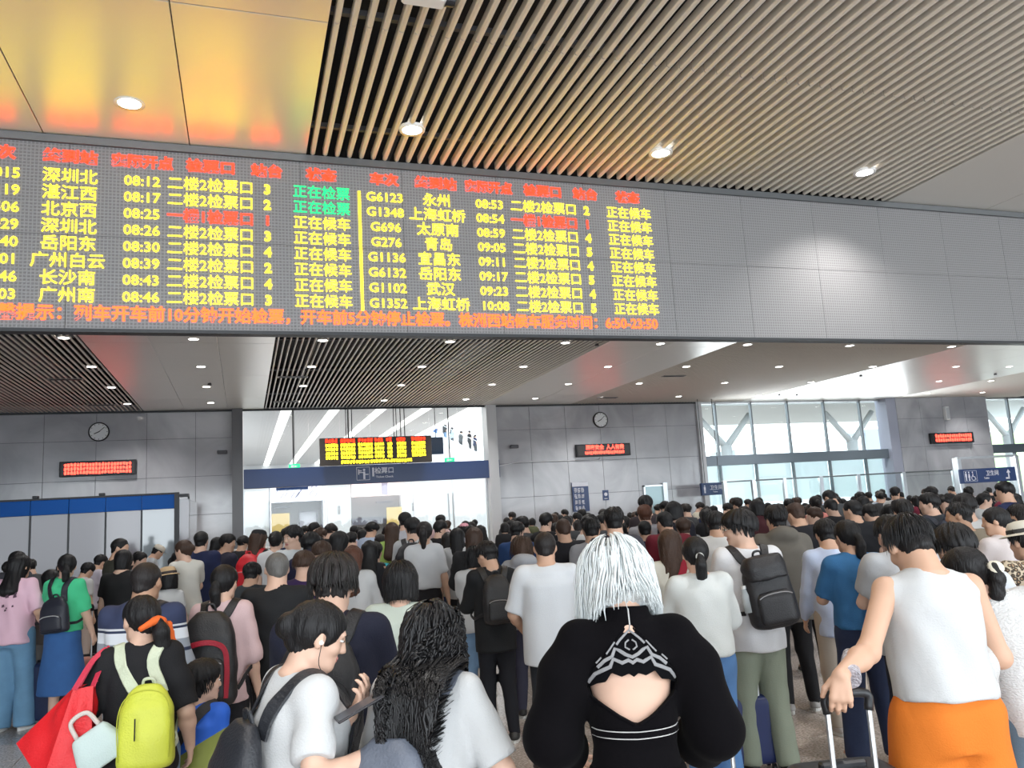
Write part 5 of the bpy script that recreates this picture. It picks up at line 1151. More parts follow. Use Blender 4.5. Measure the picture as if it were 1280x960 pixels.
def suitcase(x, y, rz, c, w, d, hgt, label, hh=.95, tagc=None, hue=None):
    e = empty('suitcase', (x, y, 0), rz); m = mat('suitcase_shell_%02d' % int(c[2]*99+c[0]*50), c, .35); F = Field((-w/2-.03,-d/2-.03,.0), (w/2+.03,d/2+.03,hgt+.05), .017)
    F.prof((0,0,.06+(hgt-.06)/2), np.eye(3), [(-(hgt-.06)/2,w*.45,d*.42,0,0),(-(hgt-.06)/2+.03,w*.5,d*.5,0,0),((hgt-.06)/2-.03,w*.5,d*.5,0,0),((hgt-.06)/2,w*.45,d*.40,0,0)], 0, 'u', 6.0)
    V, Q = F.mesh(); tomesh('shell', relax(V, Q, 2), Q, m, e)
    for sx in (-1, 1):
        for sy in (-1, 1): MB().disc((sx*w*.38, sy*d*.3, .03), .028, (1,0,0), .022, 12).build('wheel', m_dark, e)
        MB().tube([(sx*w*.2, -d*.36, hgt-.03), (sx*w*.2, -d*.36, hh-.02)], .010, 8).build('pole', m_steel, e)
    MB().tube(spline([(-w*.2,-d*.36,hh-.06),(-w*.2,-d*.36,hh-.005),(0,-d*.36,hh+.004),(w*.2,-d*.36,hh-.005),(w*.2,-d*.36,hh-.06)], 4), .017, 8).build('handle', m_dark, e, True)
    MB().bbox(-.09,.09,-.02,.02,hgt-.012,hgt+.022,.008).build('top_grip', m_dark, e); b = MB(); b.box(-w*.5-.002,w*.5+.002,-.006,.006,.08,hgt-.02); b.build('zip', m_dark, e); tag(e, label, 'suitcase'); return e
WHITE = (.60,.61,.62); BLACK = (.014,.014,.017); NAVY = (.018,.025,.06); JEAN = (.10,.20,.38); DJEAN = (.022,.035,.085)

# ================================================================ the people near the camera
E_ = []
def who(px, py, d, label, **k):
    sp = dict(px=px, py=py, d=d, label=label); sp.update(k); person(sp); E_.append(sp); return sp
T_ = lambda c, **k: dict(dict(c=c), **k)
def aim(px, py, d, yaw, lean, roll, roots, hx=0.0):          # torso coordinates of a point seen at a pixel, for a figure whose head is seen at roots
    hp_, s_ = roots; top = at(*hp_); sp = dict(lean=lean, roll=roll, sex='f', hp=20); J = skeleton(sp, s_); rz = YAW + yaw*D2R; c_, q_ = math.cos(rz), math.sin(rz); hx_, hy_ = J['hc'][0], J['hc'][1]
    rx, ry = top[0]-(c_*hx_ - q_*hy_), top[1]-(q_*hx_ + c_*hy_); w_ = at(px, py, d); l = np.array([c_*(w_[0]-rx)+q_*(w_[1]-ry), -q_*(w_[0]-rx)+c_*(w_[1]-ry), w_[2]]); return (l-J['hip']) @ J['R']/s_
# --- woman with the silver wig
def back_window(F, J, s):
    # scalloped opening in the back of the velvet dress
    Z0 = .245
    def fn(x, y, z):
        q0, q1, q2 = x-J['hip'][0], y-J['hip'][1], z-J['hip'][2]; R = J['R']; X = (q0*R[0][0]+q1*R[1][0]+q2*R[2][0])/s; Y = (q0*R[0][1]+q1*R[1][1]+q2*R[2][1])/s; Z = (q0*R[0][2]+q1*R[1][2]+q2*R[2][2])/s
        hw = np.interp(Z, [WZ[0],WZ[1],WZ[2],WZ[3],WZ[4],WZ[5],WZ[6]], WX); return np.maximum(np.maximum((np.abs(X)-hw)*.75*s, Y*s+.01), np.maximum((WZ[0]-Z)*s, (Z-WZ[6])*s)) + 0*x
    F.apply(fn, J['hip']+np.array([-.15,-.25,.0])*s, J['hip']+np.array([.15,0,.36])*s, .0, 's')
WZ = [.142, .154, .186, .203, .222, .258, .296]; WX = [.004, .026, .071, .076, .069, .034, .004]
m_velvet = cloth((.004,.0036,.0045), 'velvet')
wig = who(766, 673, 2.62, 'woman with silver-white bobbed wig and black velvet open-back dress, centre foreground', sex='f', b=.98, hair='wig', hc='silver', hp=36, hyaw=4, hr=-3, lean=3, shrug=.012, vol=1.0, hlen=.0,
  top=dict(c=(.01,.009,.012), mat=m_velvet, sleeve='puff', loose=.004, hem=-.02, collar=.034, hole=back_window, fold=.002, name='velvet_bodice', boxy=0), bot=dict(c=(.010,.009,.012), mat=m_velvet, kind='skirt', hem=.12, flare=.13, name='skirt', follow=1),
  al=((.10,.13,.05),(.6,-1,-.2)), ar=((.10,.13,.05),(.6,-1,-.2)), h=.0072, locks=dict(n=1500, L=.27, w_=.0042, vol=.042, wave=.0035, frontcut=.6, steps=12, rootz=-.15, zend=-.115, zjit=.012, flare=.012), label_=0)
J, s = wig['J'], wig['s_']; T = J['T']; R = J['R']
def backpt(x, z, off=0.0):                                  # a point on the back of the dress at torso coordinates x, z (units of stature)
    tab = torso_tab(s, .98, True, .004, -.02, 0); zz = [q[0]/s for q in tab]; rx = np.interp(z, zz, [q[1] for q in tab])/s; ry = np.interp(z, zz, [q[2] for q in tab])/s; cy_ = np.interp(z, zz, [q[4] for q in tab])/s
    t = min(.985, abs(x)/rx); y = cy_ - ry*(1-t**2.3)**(1/2.3); return T((x, y-off, z))
def band(pts, wd, m, name, off=.003, th=.003, raw=False):
    if not raw: pts = [(x*.87, .206+(z-.183)*.865) for x, z in pts]
    P = [backpt(x, z, off) for x, z in pts]; n_ = []
    for x, z in pts: n_.append(R @ np.array([x*4, -1, 0]))
    return MB().ribbon(P, n_, wd*s, th*s).build(name, m, wig['root'])
m_lace = mat('grey_lace', (.22,.22,.23), .7); m_lblk = mat('black_lace', (.004,.004,.005), .9, spec=.05)
# sheer lace insert: everything of the opening above the scalloped line
scal = [(-.086,.183),(-.074,.199),(-.060,.207),(-.046,.210),(-.036,.224),(-.020,.2175),(-.008,.222),(0,.2165),(.008,.222),(.020,.2175),(.036,.224),(.046,.210),(.060,.207),(.074,.199),(.086,.183)]
def top_of(x): return float(np.interp(abs(x), [.0,.004,.034,.069,.076], [.298,.296,.258,.222,.203]))
b = MB(); xs = np.linspace(-.074,.074,61); vv = []
for x in xs:
    z0 = float(np.interp(x, [q[0] for q in scal], [q[1] for q in scal])); z1 = max(top_of(x), z0+.001)
    for k in range(9): z = z0+(z1-z0)*k/8; vv.append(backpt(x, z, .0012))
b.add(vv, [(i*9+k, (i+1)*9+k, (i+1)*9+k+1, i*9+k+1) for i in range(60) for k in range(8)]); b.build('lace_insert', m_lblk, wig['root'], True)
def LM_(p): return (p[0]*.87, .206+(p[1]-.183)*.865)
scal = [LM_(p) for p in scal]
def zig(dz, sc=1.0): return [(x*sc, z+dz) for x, z in [(-.084,.187),(-.072,.2035),(-.056,.2115),(-.043,.217),(-.036,.231),(-.020,.2235),(-.008,.228),(0,.223),(.008,.228),(.020,.2235),(.036,.231),(.043,.217),(.056,.2115),(.072,.2035),(.084,.187)]]
band(zig(-.002), .0065, m_lace, 'lace_band'); 
z2 = [(-.066,.214),(-.053,.226),(-.038,.233),(-.031,.247),(-.022,.243),(-.012,.236),(0,.231),(.012,.236),(.022,.243),(.031,.247),(.038,.233),(.053,.226),(.066,.214)]; band(z2, .006, m_lace, 'lace_band')
band([(-.027,.254),(-.020,.262),(-.010,.271),(0,.279),(.010,.271),(.020,.262),(.027,.254)], .004, m_lace, 'lace_band')
for sg in (-1, 1):
    band(spline2 := [(sg*x, z) for x, z in ((.003,.262),(.010,.257),(.011,.249),(.003,.244))], .0028, m_lace, 'lace_motif', .004); band([(sg*.048,.238),(sg*.040,.247),(sg*.030,.259)], .003, m_lace, 'lace_motif', .004); band([(sg*.068,.222),(sg*.058,.232)], .003, m_lace, 'lace_motif', .004)
    edge = [(sg*x, z) for z, x in zip(np.interp(np.linspace(0,6,40), range(7), WZ), np.interp(np.linspace(0,6,40), range(7), WX))]; band(edge, .0035, m_velvet, 'opening_trim', .001, .005, True)
b = MB(); pts = [backpt(x, .126+.004*abs(x)*8, .004) for x in np.linspace(-.072,.072,25)]; b.ribbon(pts, [R @ np.array([x*4,-1,0]) for x in np.linspace(-.072,.072,25)], .012*s, .004*s); b.build('waist_band', m_velvet, wig['root'])
for dz in (-.0055,.0055):
    MB().tube([backpt(x, .126+dz+.004*abs(x)*8, .0066) for x in np.linspace(-.072,.072,25)], .0009*s, 5).build('piping', mat('pale_piping', (.45,.45,.45), .5), wig['root'])
MB().tube([T((0,-.058,.325)), T((0,-.064,.30)), backpt(0,.290,.006)], .0012*s, 5).build('collar_seam', MATS['pale_piping'], wig['root'])

# --- man in white sleeveless top and orange shorts, pulling a suitcase
om = who(1131, 645, 3.45, 'man in white sleeveless top and orange shorts pulling the suitcase', sex='m', b=1.02, hair='crop', hp=34, hyaw=8, lean=6, roll=1.0, skin=1, top=T_(WHITE, sleeve='none', loose=.018, hem=.025, boxy=.9, fold=.006, name='sleeveless_shirt'),
  bot=dict(kind='shorts', c=(.62,.165,.02), w=1.12, cutat=.58, fold=.007, name='shorts'), al=((.285,-.17,.10),(.3,-.2,-.6)), ar=((.07,.14,.09),(.6,-.6,-.4)), curl=.95, pl=(0,.3,-1), hl=(-.2,-.3,-1), feet=((-.06,.03,8),(.07,-.02,-10)), shoec=(.02,.02,.02), h=.0064,
  locks=dict(n=700, L=.055, w_=.0030, vol=.014, wave=.001, steps=5, rootz=-.15, zend=-.045), fold=1)
hw = ptw(om, om['J']['arm'][0][1]); sc_c = at(1056, 900, 3.35)
# --- woman leaning on him in the white cardigan
_c = aim(1229, 892, 3.42, 0, 2, -14, ((1203, 684, 3.6), 1.60)); print('AIM', _c)
cw2 = who(1203, 684, 3.6, 'woman in white knitted cardigan with low ponytail leaning on the man in orange shorts', sex='f', hair='pony', L=.15, hp=18, hyaw=30, hr=-8, lean=2, roll=-14, skin=0, tie=(.7,.66,.55),
  top=T_((.70,.70,.70), cloth='knit', sleeve='long', loose=.020, hem=-.035, fold=.006, boxy=.7, name='cardigan'), bot=dict(c=(.10,.15,.20), cloth='denim', w=1.2, cuff=.05), al=((-_c[0],_c[1],_c[2]),(.4,-1,0)), ar=((.10,.15,.05),(.8,-1,0)), hl=(.1,.2,-1), curl=.8)
ph = place(cw2, cw2['J']['arm'][0][1]+np.array([.01,.03,-.09]), 'phone', 'pink phone held low by the woman in the white cardigan', 'phone')
pb = MB().bbox(-.038,.038,-.005,.005,-.075,.075,.004); pb.build('phone_back', mat('pink_phone', (.72,.36,.38), .3), ph); MB().disc((.02,-.006,.05), .008, (0,1,0), .003, 12).build('camera_lens', m_dark, ph); ph.rotation_euler = (.3, .5, ph.rotation_euler[2])
MB().disc(cw2['J']['hc']+cw2['J']['Rh'] @ (np.array([0,-.135,-.04])*cw2['J']['hs']), .03*cw2['J']['hs'], (0,-.5,.3), .03, 14).build('hair_tie', mat('cream_scrunchie', (.70,.66,.55), .9), cw2['root'], True)

# --- woman looking at her phone, left of centre
_a = aim(440, 895, 2.72, -50, 5, 0, ((398, 752, 2.78), 1.60)); _b = aim(478, 938, 2.62, -50, 5, 0, ((398, 752, 2.78), 1.60)); print('AIM', _a, _b)
pw = who(398, 752, 2.78, 'woman with low bun and earphones in white tee looking at her phone', sex='f', b=.98, hair='bun', vol=1.12, hp=20, hyaw=-22, yaw=-50, lean=5, skin=0, face=True, top=T_(WHITE, loose=.020, sleeve='short', sl=.74, fold=.006, hem=-.09, boxy=.8), bot=T_(BLACK, w=1.1),
  al=((-_a[0],_a[1],_a[2]),(.3,-.1,-1)), ar=((_b[0],_b[1],_b[2]),(.5,-.5,-1)), curl=.75, pl=(0,-.3,1), pr=(0,-.3,1), h=.0062)
J, s = pw['J'], pw['s_']; w0 = (J['arm'][0][1]*.75+J['arm'][1][1]*.25)
backpack(pw, 'black backpack on the back of the woman looking at her phone', (.016,.018,.024), w=.09, hh=.28, dp=.075, zt=.215, lz=.022)
_w = at(449, 884, 2.60); _r = pw['root']; _z = _r.rotation_euler[2]; pc_ = np.array([math.cos(_z)*(_w[0]-_r.location[0])+math.sin(_z)*(_w[1]-_r.location[1]), -math.sin(_z)*(_w[0]-_r.location[0])+math.cos(_z)*(_w[1]-_r.location[1]), _w[2]]); ph = place(pw, pc_, 'phone', 'dark phone held up by the woman with earphones', 'phone'); ph.rotation_euler = (math.radians(22), 0, YAW - 1.15)
MB().bbox(-.038,.038,-.078,.078,-.004,.004,.003).build('phone_back', m_phone, ph); MB().box(-.034,.034,-.072,.072,.004,.0046).build('screen', mat('phone_screen_glow', (.03,.03,.04), .3, emit=(.5,.55,.6), estr=.05), ph)
P = lambda x, y, z: J['hc'] + J['Rh'] @ (np.array([x,y,z])*J['hs'])
for sg in (1,-1):
    ec = place(pw, P(sg*.085,.004,-.02), 'earphone', 'thin dark earphone wire hanging from the %s ear of the woman looking at her phone' % ('right','left')[sg < 0], 'earphones'); putb(ec, 'bud', MB().disc(P(sg*.084,.008,-.018), .007, J['Rh'] @ np.array([1,0,0]), .01, 10), m_white)
    putb(ec, 'wire', MB().tube(spline([P(sg*.088,.01,-.025), P(sg*.085,.035,-.10), J['T']((sg*.06,.075,.26)), J['T']((sg*.02,.12,.16)), w0+np.array([0,.02,.04])]), .0013, 5), m_dark)

# --- woman with long curly hair and grey backpack
cu = who(541, 757, 2.85, 'woman with long curly black hair, white tee and grey backpack in the foreground', sex='f', hair='curly', vol=.76, L=.165, hp=14, hyaw=-16, yaw=-14, lean=5, skin=0, top=T_(WHITE, loose=.022, sl=.9, fold=.006, boxy=.8, hem=-.1), bot=T_(JEAN, cloth='denim'),
  ar=((.21,.03,-.02),(.6,-1,0)), al=((.10,.16,.05),(.6,-1,-.3)), h=.0065, locks=dict(n=850, L=.44, w_=.007, vol=.026, wave=.015, curl=.006, steps=20, zjit=.02, frontcut=.5, cloth_back=.034, rootz=-.1, squeeze=.62))
backpack(cu, 'grey backpack with dark zips on the curly-haired woman', (.10,.115,.15), w=.088, hh=.27, dp=.085, zt=.195, lz=.022, zipc=(.02,.02,.02), xo=-.03, yo=.018)

# --- man with the black backpack behind the phone woman
mb_ = who(416, 692, 3.5, 'man with thick dark hair in navy tee behind the woman looking at her phone', b=1.08, hair='mop', hc='softblack', hp=16, lean=3, skin=0, top=T_((.014,.016,.032), loose=.024, sleeve='elbow', fold=.006), bot=T_(BLACK), arms='phone', h=.009, locks=dict(n=900, L=.085, w_=.0036, vol=.026, steps=6, wave=.002, rootz=-.05, frontcut=.6, zend=-.05, zjit=.006))
backpack(mb_, 'black backpack on the man in the navy tee', (.012,.012,.015), w=.10, hh=.28, dp=.085, zt=.265, lz=.024)
# --- woman with the yellow backpack and red shopping bag
yb_ = who(176, 745, 3.95, 'woman in black tee with orange hair scarf, yellow backpack and red bag', sex='f', hair='side', L=.27, vol=1.3, hp=6, hyaw=42, yaw=12, lean=2, skin=0, face=True, top=T_((.012,.012,.014), loose=.022, sl=.95, hem=-.06), bot=T_((.16,.23,.32), cloth='denim', w=1.15), al=((.15,.03,-.01),(.5,-1,0)), ar=((.13,.06,-.02),(.4,-1,0)), tie=(.7,.16,.03), h=.008,
  vol_=1)
e, O = backpack(yb_, 'bright yellow-green backpack hanging on the woman in black', (.58,.62,.06), w=.076, hh=.225, dp=.075, zt=.195, xo=.045, lz=.022, pocket=0, sides=(0,1), strapc=(.55,.60,.45))
R = yb_['J']['R']; s = yb_['s_']; putb(e, 'zip', MB().tube([O+R @ np.array([-.03,-.085,.05]), O+R @ np.array([-.03,-.087,-.04])], .003, 6), m_dark); putb(e, 'zip', MB().tube(spline([O+R @ (np.array(q)*s) for q in ((-.066,-.040,-.08),(-.069,-.040,.03),(-.050,-.030,.085),(.0,-.026,.102),(.050,-.030,.085),(.069,-.040,.03),(.066,-.040,-.08))]), .0025, 5), cloth((.45,.48,.05)))
# scarf tied in the hair
J = yb_['J']; P = lambda x, y, z: J['hc'] + J['Rh'] @ (np.array([x,y,z])*J['hs']); m_or = cloth((.75,.14,.03)); m_bl = cloth((.03,.04,.30))
F = Field(P(.03,-.12,-.04)-.09, P(.03,-.12,-.04)+.09, .006); F.ell(P(.03,-.122,-.03), (.035,.03,.028), J['Rh'], .01); F.cone(P(.0,-.13,-.03), P(-.05,-.10,-.055), .02, .012, .01); F.cone(P(.05,-.125,-.03), P(.09,-.1,-.06), .02, .011, .01); V, Q = F.mesh(); sc = tomesh('hair_scarf', folds(V, Q, .006, 3, 20, 60), Q, m_or, yb_['root'])
for q, mm in (((.06,.15,.10,.03),m_bl),((.09,.12,.16,.03),m_or)): tomesh('scarf_tail', *(lambda F: (F.cone(P(q[0],-.11,-.05), P(q[0]+.02,-.10,-.20), .02, .035, .01, flat=(J['Rh'] @ np.array([0,1,0]), .35)), F.mesh())[1])(Field(P(q[0],-.1,-.12)-.16, P(q[0],-.1,-.12)+.16, .008)), mm, sc)
# red non-woven shopping bag over her left arm
A = yb_['J']['arm'][0][0]; o = np.array([-.225,-.13,1.03]); rb = place(yb_, o, 'shopping_bag', 'large red shopping bag slung on the arm of the woman in black', 'bag'); m_red = cloth((.66,.012,.018), 'nylon')
v = [(-.27,.06,-.10),(.05,.08,-.17),(.07,-.07,-.19),(-.11,-.10,-.24),(-.035,.05,.12),(.055,.05,.13),(.065,-.03,.13),(-.015,-.04,.12)]
b = MB(); n = 9
def quad(a, b_, c_, d): 
    a, b_, c_, d = map(np.array, (a, b_, c_, d)); vs = []
    for i in range(n):
        for j in range(n):
            u, w_ = i/(n-1), j/(n-1); p = (a*(1-u)+b_*u)*(1-w_)+(d*(1-u)+c_*u)*w_; nn = np.cross(b_-a, d-a); nn /= np.linalg.norm(nn); vs.append(p+nn*(.010*math.sin(5*u+3*w_)+.012*math.sin(9*w_-4*u))*math.sin(math.pi*u)*math.sin(math.pi*w_))
    b.add(vs, [(i*n+j, (i+1)*n+j, (i+1)*n+j+1, i*n+j+1) for i in range(n-1) for j in range(n-1)])
quad(v[0],v[1],v[5],v[4]); quad(v[1],v[2],v[6],v[5]); quad(v[2],v[3],v[7],v[6]); quad(v[3],v[0],v[4],v[7]); quad(v[3],v[2],v[1],v[0]); b.build('bag_body', m_red, rb, True)
for q0, q1 in (((-.01,-.04,.12),(.06,-.03,.12)),((-.02,.05,.12),(.05,.05,.13))):
    top_ = np.array(yb_['J']['sh'][0])-o+np.array([-.015,-.0,.055]); MB().ribbon(spline([q0, np.array(q0)*.3+top_*.7+np.array([-.02,-.02,0]), top_, np.array(q1)*.3+top_*.7+np.array([-.01,.05,0]), q1], 6), [(-.3,-1,.3)]*25, .028, .004).build('handle', cloth((.55,.03,.07), 'nylon'), rb)
# small pale handbag
o = yb_['J']['hip']+np.array([-.125,-.20,.075]); hb = place(yb_, o, 'handbag', 'small pale mint handbag hanging beside the red bag', 'bag'); F = Field((-.16,-.12,-.16), (.16,.12,.14), .009); Rb = rotm(0,-.55,0.1); F.prof((0,0,0), Rb, [(-.08,.10,.05,0,0),(-.02,.105,.055,0,0),(.06,.08,.04,0,0),(.08,.07,.022,0,0)], 0, 'u', 3.5); V, Q = F.mesh(); tomesh('bag_body', relax(V, Q, 2), Q, cloth((.60,.72,.70)), hb)
MB().tube(spline([Rb @ np.array(q) for q in ((-.05,0,.08),(-.035,0,.15),(.035,0,.15),(.05,0,.08))]), .010, 8).build('handle', cloth((.70,.62,.58)), hb, True)
# --- child in blue and olive
ch = who(254, 826, 4.3, 'child in blue and olive jacket with a dark strap, lower left', sex='m', b=1.15, hair='short', hs=1.34, hp=4, hyaw=-38, yaw=-10, lean=0, skin=0, face=True, top=T_((.03,.11,.42), sleeve='long', loose=.030, hem=-.08, fold=.006, name='jacket'), bot=T_((.02,.05,.14)), arms='down', h=.009, locks=dict(n=500, L=.05, w_=.0032, vol=.012, steps=5, wave=.001))
m = bpy.data.materials.new('blue_olive_jacket'); m.use_nodes = True; N = m.node_tree.nodes; L = m.node_tree.links; tc = N.new('ShaderNodeTexCoord'); mp = N.new('ShaderNodeSeparateXYZ'); L.new(tc.outputs['Object'], mp.inputs[0]); a = N.new('ShaderNodeMath'); a.operation = 'MULTIPLY_ADD'; a.inputs[1].default_value = -.55; L.new(mp.outputs[0], a.inputs[0]); L.new(mp.outputs[2], a.inputs[2])
r_ = N.new('ShaderNodeValToRGB'); r_.color_ramp.interpolation = 'CONSTANT'; el = r_.color_ramp.elements; el[0].position = 0; el[0].color = (.012,.10,.30,1); el[1].position = .56; el[1].color = (.20,.23,.045,1); q = el.new(.735); q.color = (.012,.10,.52,1); L.new(a.outputs[0], r_.inputs[0]); L.new(r_.outputs[0], N['Principled BSDF'].inputs['Base Color']); N['Principled BSDF'].inputs['Roughness'].default_value = .7
for o_ in ch['root'].children:
    if o_.name.startswith('jacket'): o_.data.materials[0] = m
J, s = ch['J'], ch['s_']; cb = place(ch, J['T']((-.10,.02,.0)), 'crossbody_strap', 'dark strap slung across the back of the child', 'strap'); pts = spline([J['T'](q) for q in ((.085,.02,.298),(.06,-.06,.285),(-.0,-.115,.20),(-.09,-.105,.08),(-.125,-.06,-.03))], 6); putb(cb, 'strap', MB().ribbon(pts, [J['R'] @ np.array([0,-1,.25])]*len(pts), .05*s, .008*s), m_blk)
# --- man in striped polo
st_ = who(184, 702, 4.85, 'balding man in navy, white and grey striped polo shirt', b=1.14, hair='buzz', hc='softblack', hp=6, hyaw=-6, skin=2, top=T_((.02,.03,.09), sleeve='elbow', sl=.9, loose=.018), bot=T_((.02,.02,.03)), arms='down_fwd')
def stripes(stops, name):
    m = bpy.data.materials.new(name); m.use_nodes = True; N = m.node_tree.nodes; L = m.node_tree.links; tc = N.new('ShaderNodeTexCoord'); sp_ = N.new('ShaderNodeSeparateXYZ'); L.new(tc.outputs['Object'], sp_.inputs[0]); mr = N.new('ShaderNodeMapRange'); mr.inputs[1].default_value = .8; mr.inputs[2].default_value = 1.5; L.new(sp_.outputs[2], mr.inputs[0])
    r_ = N.new('ShaderNodeValToRGB'); r_.color_ramp.interpolation = 'CONSTANT'; el = r_.color_ramp.elements; el[0].position = 0; el[0].color = stops[0][1]+(1,); el[1].position = (stops[1][0]-.8)/.7; el[1].color = stops[1][1]+(1,)
    for z, c_ in stops[2:]: q = el.new((z-.8)/.7); q.color = c_+(1,)
    L.new(mr.outputs[0], r_.inputs[0]); L.new(r_.outputs[0], N['Principled BSDF'].inputs['Base Color']); N['Principled BSDF'].inputs['Roughness'].default_value = .85; return m
mz = stripes([(.8,(.30,.33,.38)),(1.13,(.02,.03,.07)),(1.15,(.30,.33,.38)),(1.20,(.70,.73,.78)),(1.262,(.02,.03,.07)),(1.275,(.6,.62,.65)),(1.285,(.025,.035,.085))], 'striped_polo_cloth')
for o_ in st_['root'].children:
    if o_.name.startswith('shirt'): o_.data.materials[0] = mz
backpack(st_, 'slim dark shoulder bag on the back of the striped polo man', (.015,.018,.03), w=.05, hh=.12, dp=.04, zt=.16, xo=.02, lz=.018, sides=(1,), pocket=0, name='shoulder_bag')
# --- woman in pink with black and red backpack
pk_ = who(281, 706, 5.3, 'woman in pale pink top wearing the black backpack with red trim', sex='f', b=.98, hair='pony', L=.15, vol=1.1, hp=8, hyaw=-6, skin=0, top=T_((.60,.43,.44), sleeve='elbow', loose=.024), bot=T_(BLACK, w=1.1), arms='down')
backpack(pk_, 'black backpack with red trim on the woman in pale pink', (.013,.013,.015), w=.108, hh=.34, dp=.10, zt=.275, lz=.024, trim=(.35,.012,.03))
# --- woman in green with denim skirt, woman in pink tee and jeans, at left
gr_ = who(84, 693, 8.2, 'woman in bright green tee and long denim skirt with ponytail', sex='f', hair='pony', L=.17, vol=1.15, hyaw=32, hp=10, yaw=-6, skin=0, face=False, top=T_((.07,.56,.27), loose=.024, sl=.95, hem=-.0), bot=dict(c=(.035,.12,.33), cloth='denim', kind='skirt', hem=.19, flare=.135, waist=.085), arms='down_fwd', shoec=(.02,.02,.02), h=.011)
backpack(gr_, 'small black backpack on the woman in bright green', (.016,.018,.03), w=.085, hh=.20, dp=.07, zt=.20, xo=.03, lz=.022, zipc=(.5,.5,.5), tilt=-6)
pt_ = who(26, 693, 8.2, 'woman in pink printed tee and wide blue jeans at the left edge', sex='f', b=1.02, hair='long', L=.05, vol=.85, hyaw=-22, hp=6, skin=1, top=T_((.74,.48,.58), loose=.026, sl=.95, hem=-.06), bot=dict(c=(.13,.27,.42), cloth='denim', w=1.25, cuff=.058, len=1.6), ar=((.15,.07,.0),(.5,-1,0)), al='down', shoec=(.6,.6,.6), h=.011, feet=((-.06,0,8),(.07,.02,-20)))
b = MB(); r = random.Random(5)
for k in range(11):
    x = r.uniform(-.06,.06); z = r.uniform(.13,.235); q = J = pt_['J']; p = J['T']((x, -.108+abs(x)*.25, z)); w_ = r.uniform(.008,.02); b.add([p+np.array(v) for v in ((-w_,0,-w_),(w_,0,-w_*.6),(w_*.7,0,w_),(-w_*.6,0,w_*.8))], [(0,1,2,3)])
b.build('printed_motif', mat('printed_motif_dark', (.10,.05,.08), .8), pt_['root'])

# --- middle of the picture
who(346, 690, 5.6, 'man with cropped grey hair and spectacles in a black polo shirt', b=1.1, hair='buzz', hc='grey', hp=10, hyaw=24, skin=0, top=T_((.015,.016,.018), sleeve='elbow', collar=.02, loose=.018), bot=T_(BLACK), arms='phone', glasses=True, face=True)
who(500, 702, 4.6, 'woman with black bob haircut and pale sage wide-necked tee', sex='f', hair='bob', vol=1.08, hp=10, skin=0, top=T_((.50,.56,.50), loose=.03, sl=.95, neckcut=.285), bot=T_((.03,.03,.04)), arms='phone', h=.009, locks=dict(n=700, L=.17, w_=.0034, vol=.020, steps=8, wave=.001, rootz=-.05, frontcut=.5))
wt = who(680, 664, 5.95, 'man in plain white tee, dark trousers and black trainers, back to camera', b=1.08, hair='buzz', hc='softblack', hp=6, skin=1, top=T_((.70,.73,.77), loose=.024, sl=.95, hem=-.1, boxy=.8, fold=.005), bot=dict(c=(.022,.026,.033), w=.98, cuff=.030), arms='down_fwd', shoec=(.02,.018,.02), h=.010, feet=((-.05,.0,28),(.09,.02,-4)), al=((.12,.14,.03),(.5,-1,0)))
bp = who(607, 678, 6.9, 'man in black polo shirt with black backpack and black white-soled trainers', b=1.04, hair='short', hp=26, hyaw=34, yaw=12, lean=3, skin=1, top=T_((.013,.014,.016), sleeve='elbow', hem=-.11, collar=.02), bot=dict(c=(.014,.015,.02), w=.95, cuff=.03), arms='phone', shoec=(.02,.02,.02), feet=((-.04,.02,10),(.06,-.05,-15)), face=False)
backpack(bp, 'black backpack on the man in the black polo looking down', (.014,.014,.016), w=.075, hh=.24, dp=.08, zt=.27, lz=.02)
sw = who(867, 671, 5.2, 'woman in sheer white blouse and blue jeans with a pearl hair clip', sex='f', hair='pony', L=.10, vol=1.2, hp=8, skin=0, top=T_((.70,.73,.72), sleeve='elbow', loose=.028, hem=-.0, fold=.006, name='blouse', neckcut=.296), bot=dict(c=(.085,.20,.42), cloth='denim', w=1.1, cuff=.05, waist=.095), arms='phone', tie=(.75,.75,.72))
gp = who(921, 637, 5.7, 'man with glasses in white shirt and olive trousers looking left', b=1.05, hair='mop', hp=6, hyaw=62, yaw=4, skin=0, face=True, glasses=True, top=T_((.74,.74,.76), loose=.024, sl=.95, hem=-.085), bot=dict(c=(.24,.27,.21), w=1.14, cuff=.044, len=.9), arms='down_fwd', shoec=(.015,.015,.015), h=.0100, feet=((-.06,.02,14),(.07,-.02,-6)), locks=dict(n=600, L=.07, w_=.0034, vol=.024, steps=6, wave=.001, rootz=0))
backpack(gp, 'black roll-top backpack on the man in olive trousers', (.013,.013,.016), w=.09, hh=.26, dp=.10, zt=.27, lz=.024, bottle=True, tilt=-8, flap=True, xo=.02)
rs = who(836, 662, 6.1, 'woman with long brown hair and cream top with a red shoulder strap', sex='f', hair='long', L=.13, hc='brown', vol=.95, hp=8, hyaw=-10, skin=0, top=T_((.68,.67,.60), loose=.024), bot=T_((.25,.22,.2)), arms='phone')
J, s = rs['J'], rs['s_']; sb = place(rs, J['T']((.12,.0,.0)), 'shoulder_bag', 'red shoulder strap with lilac tote on the woman in cream', 'bag'); pts = spline([J['T'](q) for q in ((.06,.06,.285),(.05,0,.315),(.045,-.06,.29),(.0,-.105,.21),(-.08,-.10,.10),(-.13,-.05,.02))], 6); putb(sb, 'strap', MB().ribbon(pts, [J['R'] @ np.array([0,-1,.4])]*len(pts), .032*s, .006*s), cloth((.25,.015,.03)))
